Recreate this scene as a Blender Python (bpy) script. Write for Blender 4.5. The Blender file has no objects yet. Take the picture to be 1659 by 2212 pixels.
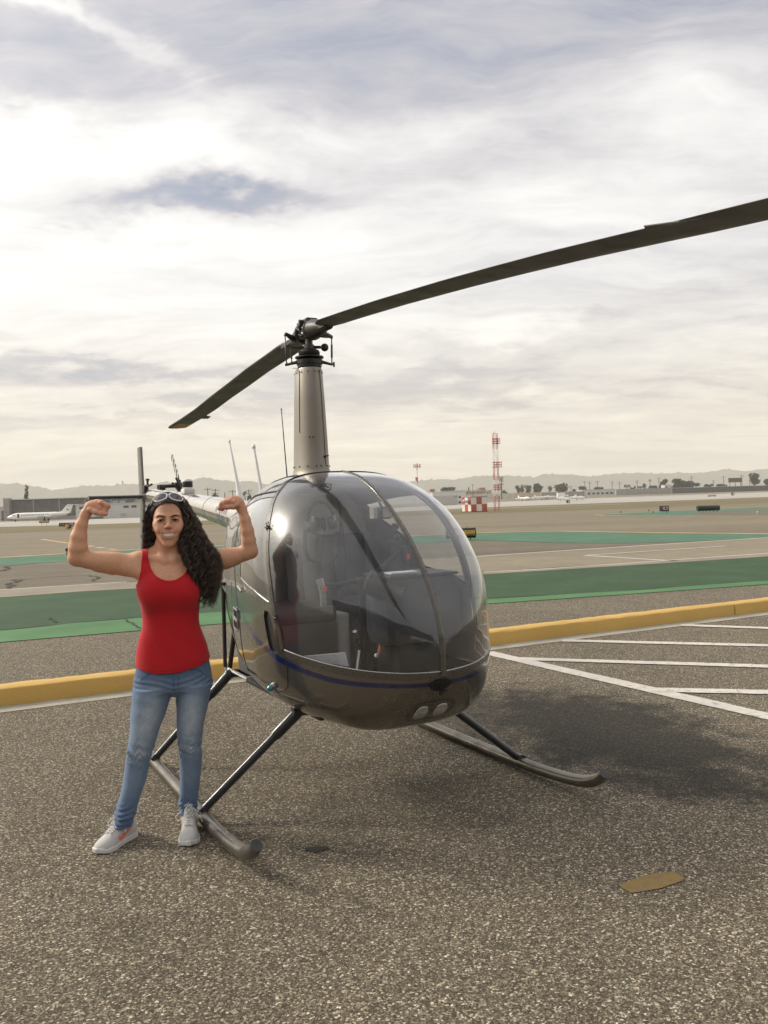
import bpy, bmesh, math, random
import numpy as np
from mathutils import Vector, Matrix, Euler

R = math.radians
S = bpy.context.scene
COL = S.collection

# ------------------------------------------------------------------ camera, sky, sun, exposure
CAM_H = 1.60
cam_d = bpy.data.cameras.new('camera'); cam = bpy.data.objects.new('camera', cam_d); COL.objects.link(cam)
S.camera = cam
cam_d.sensor_fit = 'VERTICAL'; cam_d.sensor_height = 24.0; cam_d.lens = 828.0 / 1024.0 * 24.0
cam_d.clip_start = 0.05; cam_d.clip_end = 20000
cam.rotation_mode = 'QUATERNION'
_pitch = math.atan((512 - 1089.5 * 0.462929) / 828.0); _roll = R(1.75)
_f = Vector((0, math.cos(_pitch), -math.sin(_pitch))); _r = Vector((1, 0, 0)); _u = _r.cross(_f)
_Rt = math.cos(_roll) * _r - math.sin(_roll) * _u; _Ut = math.sin(_roll) * _r + math.cos(_roll) * _u
_m = Matrix((_Rt, _Ut, -_f)).transposed()
cam.location = (0, 0, CAM_H); cam.rotation_quaternion = _m.to_quaternion()

SUN_EL, SUN_AZ = 33.0, -73.0          # azimuth from +Y towards +X
SUN_DIR = Vector((math.sin(R(SUN_AZ)) * math.cos(R(SUN_EL)), math.cos(R(SUN_AZ)) * math.cos(R(SUN_EL)), math.sin(R(SUN_EL))))
sun_d = bpy.data.lights.new('sun', 'SUN'); sun = bpy.data.objects.new('sun', sun_d); COL.objects.link(sun)
sun_d.energy = 1.5; sun_d.angle = R(11.0); sun_d.color = (1.0, 0.93, 0.82)
sun.rotation_euler = (-SUN_DIR).to_track_quat('-Z', 'Y').to_euler()
sun.location = (-40, 20, 40)

S.view_settings.view_transform = 'Standard'
try: S.view_settings.look = 'None'
except Exception: pass
S.view_settings.gamma = 1.0; S.view_settings.use_curve_mapping = False
S.view_settings.exposure = 0.65
S.render.engine = 'CYCLES'
cy = S.cycles
cy.use_denoising = True
try: cy.denoiser = 'OPENIMAGEDENOISE'
except Exception: pass
cy.max_bounces = 10; cy.diffuse_bounces = 3; cy.glossy_bounces = 5; cy.transmission_bounces = 6; cy.transparent_max_bounces = 16
cy.volume_bounces = 2
cy.caustics_reflective = False; cy.caustics_refractive = False
cy.sample_clamp_indirect = 6.0

# ---- node helper
class NT:
    def __init__(self, tree):
        self.t = tree; self.n = tree.nodes; self.l = tree.links
    def new(self, typ, **kw):
        n = self.n.new(typ)
        for k, v in kw.items():
            if k.startswith('i_'): n.inputs[k[2:].replace('_', ' ')].default_value = v
            else: setattr(n, k, v)
        return n
    def link(self, a, b): self.l.new(a, b)
    def val(self, sock, v):
        if isinstance(v, bpy.types.NodeSocket): self.link(v, sock)
        else: sock.default_value = v
    def math(self, op, a, b=None, c=None, clamp=False):
        n = self.n.new('ShaderNodeMath'); n.operation = op; n.use_clamp = clamp
        self.val(n.inputs[0], a)
        if b is not None: self.val(n.inputs[1], b)
        if c is not None: self.val(n.inputs[2], c)
        return n.outputs[0]
    def vmath(self, op, a, b=None, out=0):
        n = self.n.new('ShaderNodeVectorMath'); n.operation = op
        self.val(n.inputs[0], a)
        if b is not None: self.val(n.inputs[3 if op == 'SCALE' else 1], b)
        return n.outputs['Value'] if op in ('DOT_PRODUCT', 'LENGTH', 'DISTANCE') else n.outputs[0]
    def mix(self, fac, a, b, mode='MIX'):
        n = self.n.new('ShaderNodeMix'); n.data_type = 'RGBA'; n.blend_type = mode
        self.val(n.inputs[0], fac); self.val(n.inputs[6], a); self.val(n.inputs[7], b)
        return n.outputs[2]
    def rng(self, v, a, b, c=0.0, d=1.0, smooth=False):
        n = self.n.new('ShaderNodeMapRange'); n.interpolation_type = 'SMOOTHSTEP' if smooth else 'LINEAR'
        self.val(n.inputs[0], v)
        for i, q in zip((1, 2, 3, 4), (a, b, c, d)): n.inputs[i].default_value = q
        return n.outputs[0]
    def noise(self, vec, scale, detail=4, rough=0.5, dist=0.0, color=False):
        n = self.n.new('ShaderNodeTexNoise')
        if vec is not None: self.link(vec, n.inputs['Vector'])
        n.inputs['Scale'].default_value = scale; n.inputs['Detail'].default_value = detail
        n.inputs['Roughness'].default_value = rough; n.inputs['Distortion'].default_value = dist
        return n.outputs['Color' if color else 0]
    def ramp(self, fac, stops, interp='LINEAR'):
        n = self.n.new('ShaderNodeValToRGB'); cr = n.color_ramp; cr.interpolation = interp
        while len(cr.elements) < len(stops): cr.elements.new(0.5)
        for e, (p, c) in zip(cr.elements, stops):
            e.position = p; e.color = (*c, 1) if len(c) == 3 else c
        self.val(n.inputs[0], fac)
        return n.outputs[0]

# ---- sky: Nishita behind a thin broken cloud sheet
W = bpy.data.worlds.new('World'); S.world = W; W.use_nodes = True
w = NT(W.node_tree); w.n.clear()
out = w.new('ShaderNodeOutputWorld'); bg = w.new('ShaderNodeBackground'); w.link(bg.outputs[0], out.inputs[0])
SKY_STR = 0.1
bg.inputs['Strength'].default_value = SKY_STR
nish = w.new('ShaderNodeTexSky'); nish.sky_type = 'NISHITA'; nish.sun_disc = False
nish.sun_elevation = R(SUN_EL); nish.sun_rotation = R(SUN_AZ)
nish.air_density = 1.0; nish.dust_density = 2.0
tc = w.new('ShaderNodeTexCoord'); D = tc.outputs['Generated']
sx = w.new('ShaderNodeSeparateXYZ'); w.link(D, sx.inputs[0])
X_, Y_, Z_ = sx.outputs
el = w.math('MAXIMUM', Z_, 0.0)
inv = w.math('DIVIDE', 1.0, w.math('ADD', el, 0.16))
cx = w.new('ShaderNodeCombineXYZ'); w.link(w.math('MULTIPLY', X_, inv), cx.inputs[0]); w.link(w.math('MULTIPLY', Y_, inv), cx.inputs[1])
P0 = cx.outputs[0]                                                   # position on the cloud sheet
warp = w.vmath('SCALE', w.vmath('SUBTRACT', w.noise(P0, 1.1, 4, 0.55, color=True), (0.5, 0.5, 0.5)), 0.65)
P1 = w.vmath('ADD', P0, warp)
mp = w.new('ShaderNodeMapping'); w.link(P1, mp.inputs[0]); mp.inputs['Rotation'].default_value = (0, 0, R(-24)); mp.inputs['Scale'].default_value = (0.42, 1.0, 1.0)
big = w.noise(mp.outputs[0], 0.85, 7, 0.52, 0.3)
mp2 = w.new('ShaderNodeMapping'); w.link(P1, mp2.inputs[0]); mp2.inputs['Rotation'].default_value = (0, 0, R(-30)); mp2.inputs['Scale'].default_value = (0.35, 1.3, 1.0); mp2.inputs['Location'].default_value = (3.1, 1.7, 0)
fine = w.noise(mp2.outputs[0], 2.2, 10, 0.62, 0.15)
wisp = w.noise(mp2.outputs[0], 6.5, 9, 0.68, 0.1)
lum = w.math('ADD', w.math('MULTIPLY', w.math('SUBTRACT', big, 0.5), 1.05), w.math('MULTIPLY', w.math('SUBTRACT', fine, 0.5), 1.3))
lum = w.math('ADD', lum, w.math('MULTIPLY', w.math('ADD', w.math('SUBTRACT', wisp, 0.5), -0.03), 0.85))
DW = w.vmath('ADD', D, w.vmath('SCALE', w.vmath('SUBTRACT', w.noise(P0, 2.6, 5, 0.6, color=True), (0.5, 0.5, 0.5)), 0.16))
def blob(px, py, rx, ry, amount, ang=0.0):
    """a thicker or thinner cloud area: az/el extent in radians round a direction"""
    global lum
    az, e = math.atan2((px - 829) * 0.462929, 828.0), math.atan2((1089.5 - (px - 829) * 0.0306 - py) * 0.462929, 828.0 / max(0.2, math.cos(math.atan2((px - 829) * 0.462929, 828.0))))
    c = Vector((math.sin(az) * math.cos(e), math.cos(az) * math.cos(e), math.sin(e)))
    rt = Vector((math.cos(az), -math.sin(az), 0)); up = c.cross(rt) * -1
    if up.z < 0: up = -up
    ca, sa = math.cos(R(ang)), math.sin(R(ang))
    a = rt * ca + up * sa; b = up * ca - rt * sa
    d = w.vmath('SUBTRACT', DW, tuple(c))
    u = w.math('DIVIDE', w.vmath('DOT_PRODUCT', d, tuple(a)), rx); v = w.math('DIVIDE', w.vmath('DOT_PRODUCT', d, tuple(b)), ry)
    q = w.math('ADD', w.math('MULTIPLY', u, u), w.math('MULTIPLY', v, v))
    g = w.math('POWER', 2.718, w.math('MULTIPLY', q, -1.0))
    fwd = w.rng(w.vmath('DOT_PRODUCT', D, tuple(c)), 0.0, 0.3)
    lum = w.math('ADD', lum, w.math('MULTIPLY', w.math('MULTIPLY', g, amount), fwd))
SKY_BLOBS = [
    (440, 445, 0.17, 0.020, -0.75, 9), (330, 400, 0.22, 0.03, -0.22, 4), (170, 310, 0.26, 0.030, 0.55, -2), (60, 470, 0.12, 0.05, 0.2, 0),
    (60, 230, 0.16, 0.04, -0.30, -10), (380, 150, 0.22, 0.05, -0.05, 0), (110, 30, 0.14, 0.011, 0.5, -14), (700, 130, 0.25, 0.06, -0.20, 5),
    (1050, 255, 0.17, 0.04, -0.26, 0), (960, 60, 0.4, 0.07, -0.14, 0), (1480, 60, 0.25, 0.09, -0.18, 0), (1500, 240, 0.06, 0.10, 0.18, 10),
    (800, 600, 0.45, 0.11, 0.24, 0), (250, 620, 0.35, 0.07, 0.30, 0), (1350, 420, 0.35, 0.06, 0.16, 10), (330, 805, 0.32, 0.013, -0.42, 0), (1150, 700, 0.2, 0.02, 0.2, 4), (500, 870, 0.3, 0.012, 0.25, 0), (800, 760, 0.3, 0.014, -0.25, 2),
    (1250, 780, 0.4, 0.02, -0.26, 4), (950, 855, 0.5, 0.014, -0.32, 2), (1350, 690, 0.16, 0.02, -0.16, 6), (1450, 900, 0.3, 0.02, -0.12, 0), (560, 330, 0.3, 0.05, 0.28, 8),
]
for b in SKY_BLOBS: blob(*b)
lum = w.math('MULTIPLY', lum, w.rng(el, 0.02, 0.30, 0.55, 1.0))
sd = w.vmath('DOT_PRODUCT', D, tuple(SUN_DIR))
glow = w.math('POWER', w.math('MAXIMUM', sd, 0.0), 5.0)
lum = w.math('ADD', lum, w.math('MULTIPLY', glow, 0.22))
k = 1.0 / SKY_STR
tint = w.ramp(w.rng(lum, -0.75, 0.75), [(0.0, (0.19, 0.225, 0.30)), (0.18, (0.28, 0.295, 0.35)), (0.34, (0.385, 0.378, 0.41)), (0.48, (0.495, 0.488, 0.497)), (0.62, (0.59, 0.583, 0.578)), (0.78, (0.67, 0.662, 0.65)), (1.0, (0.76, 0.75, 0.73))])
low = w.rng(el, 0.0, 0.27, 1.0, 0.0, smooth=True)
cream = w.mix(low, (1, 1, 1, 1), (1.18, 1.09, 0.90, 1))
tint = w.mix(1.0, tint, cream, 'MULTIPLY')
halo = w.mix(w.math('MULTIPLY', glow, 0.55), (0, 0, 0, 1), (0.85, 0.79, 0.66, 1), 'MIX')
for pw_, am in ((30.0, 1.8), (150.0, 4.0)):
    halo = w.mix(1.0, halo, w.mix(w.math('POWER', w.math('MAXIMUM', sd, 0.0), pw_), (0, 0, 0, 1), (am, am * .93, am * .80, 1)), 'ADD')
tint = w.mix(1.0, tint, halo, 'ADD')
clouds = w.vmath('SCALE', tint, k)
cover = w.rng(lum, -0.9, -0.1, 0.80, 0.97)
below = w.rng(Z_, -0.03, 0.0, 0.0, 1.0)
sky = w.mix(cover, nish.outputs[0], clouds)
sky = w.mix(below, (1.4, 1.25, 1.0, 1), sky)
w.link(sky, bg.inputs['Color'])
# ------------------------------------------------------------------ helpers
def rnd(seed): return random.Random(seed)
def put(o, parent=None, label=None, cat=None, group=None, kind=None):
    COL.objects.link(o) if o.name not in COL.objects else None
    if parent is not None: o.parent = parent
    for k_, v_ in (('label', label), ('category', cat), ('group', group), ('kind', kind)):
        if v_: o[k_] = v_
    return o
def empty(name, loc=(0, 0, 0), rz=0.0, **kw):
    o = bpy.data.objects.new(name, None); o.location = loc; o.rotation_euler = (0, 0, rz); o.empty_display_size = 0.2
    return put(o, **kw)
class MB:
    """collects faces and links them as one mesh object"""
    def __init__(s): s.v = []; s.f = []; s.m = []; s.mi = 0
    def add(s, vs, fs):
        n = len(s.v); s.v += [tuple(map(float, q)) for q in vs]; s.f += [tuple(i + n for i in q) for q in fs]; s.m += [s.mi] * len(fs); return s
    def box(s, c, d, rz=0.0, rot=None, taper=1.0):
        M = rot if rot is not None else Matrix.Rotation(rz, 3, 'Z')
        vs = []
        for z in (-.5, .5):
            t = taper if z > 0 else 1.0
            for x, y in ((-.5, -.5), (.5, -.5), (.5, .5), (-.5, .5)): vs.append(Vector(c) + M @ Vector((x * d[0] * t, y * d[1] * t, z * d[2])))
        return s.add(vs, [(3, 2, 1, 0), (4, 5, 6, 7), (0, 1, 5, 4), (1, 2, 6, 5), (2, 3, 7, 6), (3, 0, 4, 7)])
    def bbox(s, c, d, b=0.01, rz=0.0, rot=None):
        """box with chamfered edges"""
        M = rot if rot is not None else Matrix.Rotation(rz, 3, 'Z')
        bm = bmesh.new(); bmesh.ops.create_cube(bm, size=1.0)
        for q in bm.verts: q.co = Vector((q.co.x * d[0], q.co.y * d[1], q.co.z * d[2]))
        bmesh.ops.bevel(bm, geom=bm.edges[:], offset=min(b, min(d) * .45), segments=2, affect='EDGES', profile=0.6)
        bm.verts.index_update()
        s.add([Vector(c) + M @ q.co for q in bm.verts], [[q.index for q in f.verts] for f in bm.faces]); bm.free(); return s
    def tube(s, pts, r, n=8, caps=True, flat=None):
        pts = [Vector(p) for p in pts]; m = len(pts)
        rs = r if hasattr(r, '__len__') else [r] * m
        t0 = (pts[1] - pts[0]).normalized(); ref = Vector((0, 0, 1)) if abs(t0.z) < .9 else Vector((1, 0, 0))
        a = t0.cross(ref).normalized(); vs = []
        for i, p in enumerate(pts):
            t = (pts[min(i + 1, m - 1)] - pts[max(i - 1, 0)]).normalized()
            a = (a - t * a.dot(t)).normalized(); b = t.cross(a)
            fa = flat if flat else 1.0
            for k_ in range(n):
                an = 2 * math.pi * k_ / n; vs.append(p + (a * math.cos(an) + b * math.sin(an) * fa) * rs[i])
        fs = [(i * n + k_, i * n + (k_ + 1) % n, (i + 1) * n + (k_ + 1) % n, (i + 1) * n + k_) for i in range(m - 1) for k_ in range(n)]
        if caps: fs += [tuple(range(n - 1, -1, -1)), tuple((m - 1) * n + k_ for k_ in range(n))]
        return s.add(vs, fs)
    def lathe(s, prof, n=24, c=(0, 0, 0), axis=None):
        """profile of (radius, height) turned round z (or a given axis)"""
        M = Vector((0, 0, 1)).rotation_difference(Vector(axis)).to_matrix() if axis is not None else Matrix.Identity(3)
        vs = []; m = len(prof)
        for r_, z in prof:
            for k_ in range(n):
                an = 2 * math.pi * k_ / n; vs.append(Vector(c) + M @ Vector((r_ * math.cos(an), r_ * math.sin(an), z)))
        fs = [(i * n + k_, i * n + (k_ + 1) % n, (i + 1) * n + (k_ + 1) % n, (i + 1) * n + k_) for i in range(m - 1) for k_ in range(n)]
        if prof[0][0] > 1e-6: fs.append(tuple(range(n - 1, -1, -1)))
        if prof[-1][0] > 1e-6: fs.append(tuple((m - 1) * n + k_ for k_ in range(n)))
        return s.add(vs, fs)
    def ball(s, c, r, n=10, m=6, sc=(1, 1, 1)):
        vs = []
        for i in range(m + 1):
            ph = math.pi * i / m
            for k_ in range(n):
                an = 2 * math.pi * k_ / n; vs.append((c[0] + r * sc[0] * math.sin(ph) * math.cos(an), c[1] + r * sc[1] * math.sin(ph) * math.sin(an), c[2] + r * sc[2] * math.cos(ph)))
        return s.add(vs, [(i * n + k_, (i + 1) * n + k_, (i + 1) * n + (k_ + 1) % n, i * n + (k_ + 1) % n) for i in range(m) for k_ in range(n)])
    def prism(s, pts, ext):
        """closed outline pushed along a vector"""
        n = len(pts); e = Vector(ext); p = [Vector(q) for q in pts]
        return s.add(p + [q + e for q in p], [tuple(range(n - 1, -1, -1)), tuple(range(n, 2 * n))] + [(i, (i + 1) % n, n + (i + 1) % n, n + i) for i in range(n)])
    def build(s, name, mat, parent=None, smooth=False, angle=None, **kw):
        me = bpy.data.meshes.new(name); me.from_pydata(s.v, [], s.f); 
        mats = mat if isinstance(mat, (list, tuple)) else [mat]
        for q in mats: me.materials.append(q)
        if len(mats) > 1: me.polygons.foreach_set('material_index', s.m)
        bm = bmesh.new(); bm.from_mesh(me); bmesh.ops.remove_doubles(bm, verts=bm.verts, dist=1e-6); bmesh.ops.recalc_face_normals(bm, faces=bm.faces)
        bm.to_mesh(me); bm.free()
        if smooth:
            me.polygons.foreach_set('use_smooth', [True] * len(me.polygons))
            me.set_sharp_from_angle(angle=R(angle if angle else 40))
        o = bpy.data.objects.new(name, me); return put(o, parent, **kw)
def np_mesh(name, V, F, mat, parent=None, smooth=True, **kw):
    V = np.asarray(V, np.float32); F = np.asarray(F, np.int32); k_ = F.shape[1]
    me = bpy.data.meshes.new(name); me.vertices.add(len(V)); me.vertices.foreach_set('co', V.ravel())
    me.loops.add(F.size); me.loops.foreach_set('vertex_index', F.ravel()); me.polygons.add(len(F))
    me.polygons.foreach_set('loop_start', np.arange(0, F.size, k_, dtype=np.int32))
    me.polygons.foreach_set('use_smooth', np.full(len(F), smooth)); me.update(calc_edges=True); me.validate()
    me.materials.append(mat); o = bpy.data.objects.new(name, me); return put(o, parent, **kw)
def copy_tree(o, parent=None):
    c = o.copy(); COL.objects.link(c)
    if parent is not None: c.parent = parent
    for ch in o.children: copy_tree(ch, c)
    return c
# the airfield rises very slightly towards the far right
def sstep(a, b, x):
    t = np.clip((x - a) / (b - a), 0, 1); return t * t * (3 - 2 * t)
def gz(x, y): return 2.6 * sstep(235, 440, y) * sstep(-30, 60, x)

# ------------------------------------------------------------------ materials
def mat(name, color, rough=0.5, metal=0.0, var=0.12, scale=6.0, bump=0.0, bscale=80.0, rvar=0.1, spec=0.5, coat=0.0, dirt=None, coords='Object', trans=0.0):
    m = bpy.data.materials.new(name); m.use_nodes = True; t = NT(m.node_tree)
    b = t.n['Principled BSDF']; b.inputs['Metallic'].default_value = metal; b.inputs['Specular IOR Level'].default_value = spec
    b.inputs['Coat Weight'].default_value = coat; b.inputs['Coat Roughness'].default_value = 0.04
    if trans: b.inputs['Transmission Weight'].default_value = trans
    v = t.new('ShaderNodeTexCoord').outputs[coords]
    n1 = t.noise(v, scale, 6, 0.6)
    c = tuple(color)
    col = t.mix(t.rng(n1, 0.3, 0.7), tuple(x * (1 - var) for x in c) + (1,), tuple(min(1, x * (1 + var)) for x in c) + (1,))
    if dirt:
        dc, amt, ds = dirt
        col = t.mix(t.math('MULTIPLY', t.rng(t.noise(v, ds, 8, 0.65, 0.4), 0.48, 0.72), amt), col, tuple(dc) + (1,))
    t.link(col, b.inputs['Base Color'])
    t.link(t.rng(t.noise(v, scale * 2.3, 4, 0.6), 0.3, 0.7, max(0.02, rough - rvar), min(1, rough + rvar)), b.inputs['Roughness'])
    if bump:
        bp = t.new('ShaderNodeBump'); bp.inputs['Strength'].default_value = 0.6; bp.inputs['Distance'].default_value = bump
        t.link(t.noise(v, bscale, 5, 0.6), bp.inputs['Height']); t.link(bp.outputs[0], b.inputs['Normal'])
    return m
def pos_node(t): return t.new('ShaderNodeNewGeometry').outputs['Position']

def apron_material(name, gain=1.0):
    """weathered chip-seal asphalt: pale and dark stone chips in dark binder"""
    m = bpy.data.materials.new(name); m.use_nodes = True; t = NT(m.node_tree); b = t.n['Principled BSDF']
    p = pos_node(t)
    pw = t.vmath('ADD', p, t.vmath('SCALE', t.vmath('SUBTRACT', t.noise(p, 60, 2, 0.5, color=True), (0.5, 0.5, 0.5)), 0.010))
    mpn = t.new('ShaderNodeMapping'); t.link(pw, mpn.inputs[0]); mpn.inputs['Scale'].default_value = (1, 1, 0.0)
    def vor(sc, feat='F1', rand=1.0):
        n = t.n.new('ShaderNodeTexVoronoi'); n.voronoi_dimensions = '2D'; n.feature = feat; t.link(mpn.outputs[0], n.inputs['Vector']); n.inputs['Scale'].default_value = sc; n.inputs['Randomness'].default_value = rand; return n
    A, Ae = vor(112), vor(112, 'DISTANCE_TO_EDGE'); B, Be = vor(185), vor(185, 'DISTANCE_TO_EDGE')
    sa = t.new('ShaderNodeSeparateColor'); t.link(A.outputs['Color'], sa.inputs[0])
    sb = t.new('ShaderNodeSeparateColor'); t.link(B.outputs['Color'], sb.inputs[0])
    g = gain
    chipA = t.ramp(sa.outputs[0], [(0.0, (.050 * g, .041 * g, .029 * g)), (0.35, (.098 * g, .081 * g, .056 * g)), (0.62, (.165 * g, .138 * g, .097 * g)), (0.80, (.29 * g, .245 * g, .175 * g)), (0.93, (.50 * g, .44 * g, .335 * g)), (1.0, (.66 * g, .60 * g, .49 * g))])
    chipB = t.ramp(sb.outputs[0], [(0.0, (.045 * g, .037 * g, .027 * g)), (0.5, (.105 * g, .087 * g, .061 * g)), (0.85, (.21 * g, .175 * g, .122 * g)), (1.0, (.42 * g, .36 * g, .26 * g))])
    gapA = t.rng(Ae.outputs['Distance'], 0.03, 0.16, 0.0, 1.0)
    isA = t.math('GREATER_THAN', sa.outputs[1], 0.40)
    col = t.mix(t.math('MULTIPLY', isA, gapA), chipB, chipA)
    gapB = t.rng(Be.outputs['Distance'], 0.0, 0.10, 0.22, 1.0)
    col = t.mix(1.0, col, t.mix(gapB, (0.28, 0.27, 0.25, 1), (1, 1, 1, 1)), 'MULTIPLY')
    # broad wear: paler where traffic has polished it, darker old oil
    wear = t.math('ADD', t.math('MULTIPLY', t.noise(p, 0.35, 5, 0.55), 0.55), t.math('MULTIPLY', t.noise(p, 2.6, 4, 0.6), 0.45))
    col = t.mix(1.0, col, t.ramp(wear, [(0.30, (.76, .76, .77)), (0.5, (1, 1, 1)), (0.72, (1.22, 1.2, 1.16))]), 'MULTIPLY')
    sep = t.new('ShaderNodeSeparateXYZ'); t.link(p, sep.inputs[0])
    wob = t.math('MULTIPLY', t.math('SUBTRACT', t.noise(p, 2.6, 9, 0.72), 0.5), 4.2)
    def dark_spot(cx_, cy_, rx, ry, ang, lo, hi):
        ca, sa_ = math.cos(R(ang)), math.sin(R(ang))
        dx = t.math('SUBTRACT', sep.outputs[0], cx_); dy = t.math('SUBTRACT', sep.outputs[1], cy_)
        u = t.math('DIVIDE', t.math('ADD', t.math('MULTIPLY', dx, ca), t.math('MULTIPLY', dy, sa_)), rx)
        v = t.math('DIVIDE', t.math('SUBTRACT', t.math('MULTIPLY', dy, ca), t.math('MULTIPLY', dx, sa_)), ry)
        q = t.math('ADD', t.math('ADD', t.math('MULTIPLY', u, u), t.math('MULTIPLY', v, v)), wob)
        return t.rng(q, lo, hi, 1.0, 0.0, smooth=True)
    st = t.math('MAXIMUM', dark_spot(1.46, 5.65, 0.66, 1.22, 18, 0.45, 1.95), t.math('MULTIPLY', dark_spot(0.55, 6.4, 0.45, 0.8, 0, 0.3, 1.6), 0.7))  # oil stain beyond the skid
    st = t.math('MAXIMUM', st, t.math('MULTIPLY', dark_spot(2.05, 4.95, 0.45, 0.30, -10, 0.1, 1.6), 0.8))
    light = t.math('MULTIPLY', dark_spot(0.05, 4.35, 0.75, 0.5, 20, 0.0, 1.8), 0.30)  # fainter dark ellipse on the ground under the cabin
    col = t.mix(t.math('MULTIPLY', st, 0.82), col, (.013, .0125, .0105, 1)); col = t.mix(light, col, (.030, .026, .020, 1))
    t.link(col, b.inputs['Base Color'])
    t.link(t.math('SUBTRACT', 0.92, t.math('MULTIPLY', st, 0.10)), b.inputs['Roughness']); b.inputs['Specular IOR Level'].default_value = 0.3
    bp = t.new('ShaderNodeBump'); bp.inputs['Strength'].default_value = 0.75; bp.inputs['Distance'].default_value = 0.006
    hgt = t.math('ADD', t.math('MULTIPLY', t.math('MULTIPLY', isA, gapA), t.math('ADD', 0.35, t.math('MULTIPLY', sa.outputs[2], 0.65))), t.math('MULTIPLY', gapB, 0.35))
    t.link(hgt, bp.inputs['Height']); t.link(bp.outputs[0], b.inputs['Normal'])
    return m
def tarmac(name, c0, c1, c2, s1=0.12, s2=1.3, grain=14.0, streak=0.0, rough=0.9):
    m = bpy.data.materials.new(name); m.use_nodes = True; t = NT(m.node_tree); b = t.n['Principled BSDF']
    p = pos_node(t); mpn = t.new('ShaderNodeMapping'); t.link(p, mpn.inputs[0]); mpn.inputs['Rotation'].default_value = (0, 0, R(-27)); mpn.inputs['Scale'].default_value = (0.25 if streak else 1, 1, 1)
    f = t.math('ADD', t.math('MULTIPLY', t.noise(mpn.outputs[0], s1, 6, 0.6, 0.4), 0.55), t.math('MULTIPLY', t.noise(p, s2, 6, 0.62), 0.45))
    col = t.ramp(f, [(0.30, c0), (0.5, c1), (0.70, c2)])
    col = t.mix(1.0, col, t.ramp(t.noise(p, grain, 5, 0.75), [(0.25, (.72, .72, .72)), (0.75, (1.26, 1.26, 1.26))]), 'MULTIPLY')
    t.link(col, b.inputs['Base Color']); b.inputs['Roughness'].default_value = rough; b.inputs['Specular IOR Level'].default_value = 0.25
    bp = t.new('ShaderNodeBump'); bp.inputs['Strength'].default_value = 0.3; bp.inputs['Distance'].default_value = 0.004
    t.link(t.noise(p, 70, 3, 0.7), bp.inputs['Height']); t.link(bp.outputs[0], b.inputs['Normal'])
    return m
def worn_paint(name, c, under, wear=0.55, scale=9.0, rough=0.7, dark=0.66):
    """traffic paint on rough asphalt, worn through to the stone in places"""
    m = bpy.data.materials.new(name); m.use_nodes = True; t = NT(m.node_tree); b = t.n['Principled BSDF']
    p = pos_node(t)
    n1 = t.noise(p, scale, 8, 0.7, 0.3); n2 = t.noise(p, 0.8, 4, 0.6)
    f = t.rng(t.math('ADD', t.math('MULTIPLY', n1, 0.75), t.math('MULTIPLY', n2, 0.25)), wear - 0.03, wear + 0.12)
    col = t.mix(t.rng(n2, 0.3, 0.7), tuple(x * dark for x in c) + (1,), tuple(c) + (1,))
    col = t.mix(1.0, col, t.ramp(t.noise(p, 120, 3, 0.7), [(0.25, (.84, .84, .84)), (0.75, (1.12, 1.12, 1.12))]), 'MULTIPLY')
    t.link(t.mix(f, col, tuple(under) + (1,)), b.inputs['Base Color']); b.inputs['Roughness'].default_value = rough; b.inputs['Specular IOR Level'].default_value = 0.3
    bp = t.new('ShaderNodeBump'); bp.inputs['Strength'].default_value = 0.5; bp.inputs['Distance'].default_value = 0.004
    t.link(t.noise(p, 110, 4, 0.65), bp.inputs['Height']); t.link(bp.outputs[0], b.inputs['Normal'])
    return m

M_apron = apron_material('chip seal asphalt', 1.40)
M_field = tarmac('pale airfield asphalt', (.155, .130, .088), (.215, .181, .124), (.285, .242, .17), streak=1)
M_taxi = tarmac('dark taxiway asphalt', (.120, .101, .074), (.162, .137, .100), (.215, .183, .135), s1=0.25, streak=1)
M_taxipale = tarmac('pale taxiway asphalt', (.205, .174, .122), (.255, .217, .155), (.31, .265, .195), s1=0.25, streak=1)
M_runway = tarmac('runway concrete', (.36, .335, .29), (.43, .40, .35), (.50, .47, .42), s1=0.05, s2=0.3, streak=1)
M_farapron = tarmac('far apron asphalt', (.17, .155, .13), (.20, .185, .155), (.25, .23, .195), s1=0.05, s2=0.3, streak=1)
M_green = worn_paint('green painted asphalt', (.034, .088, .028), (.085, .10, .055), 0.57, 5.0)
M_greenlight = worn_paint('pale green painted asphalt', (.100, .245, .090), (.11, .15, .08), 0.58, 5.0)
M_teal = worn_paint('sea green painted asphalt', (.085, .20, .115), (.13, .19, .14), 0.62, 3.0)
M_white = worn_paint('white marking paint', (.74, .70, .62), (.20, .17, .13), 0.56, 16.0)
M_oldwhite = worn_paint('worn pale marking paint', (.33, .28, .21), (.24, .205, .16), 0.56, 7.0)
M_peach = worn_paint('faded orange marking paint', (.66, .42, .20), (.30, .25, .17), 0.60, 6.0)
M_yellow = worn_paint('yellow kerb paint', (.66, .42, .12), (.46, .34, .16), 0.64, 7.0, dark=0.86)
M_ochre = worn_paint('old ochre paint', (.30, .20, .065), (.13, .105, .075), 0.53, 30.0)
M_gutter = mat('gutter concrete', (.37, .34, .27), 0.9, var=.2, scale=3, bump=.003, dirt=((.2, .17, .11), .6, 2.0))
M_crack = mat('crack filler', (.03, .027, .022), 0.8)
M_grass = tarmac('dry verge grass', (.105, .09, .04), (.17, .14, .07), (.25, .20, .115), s1=0.08, s2=0.7, grain=5.0, streak=1, rough=1.0)

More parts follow.
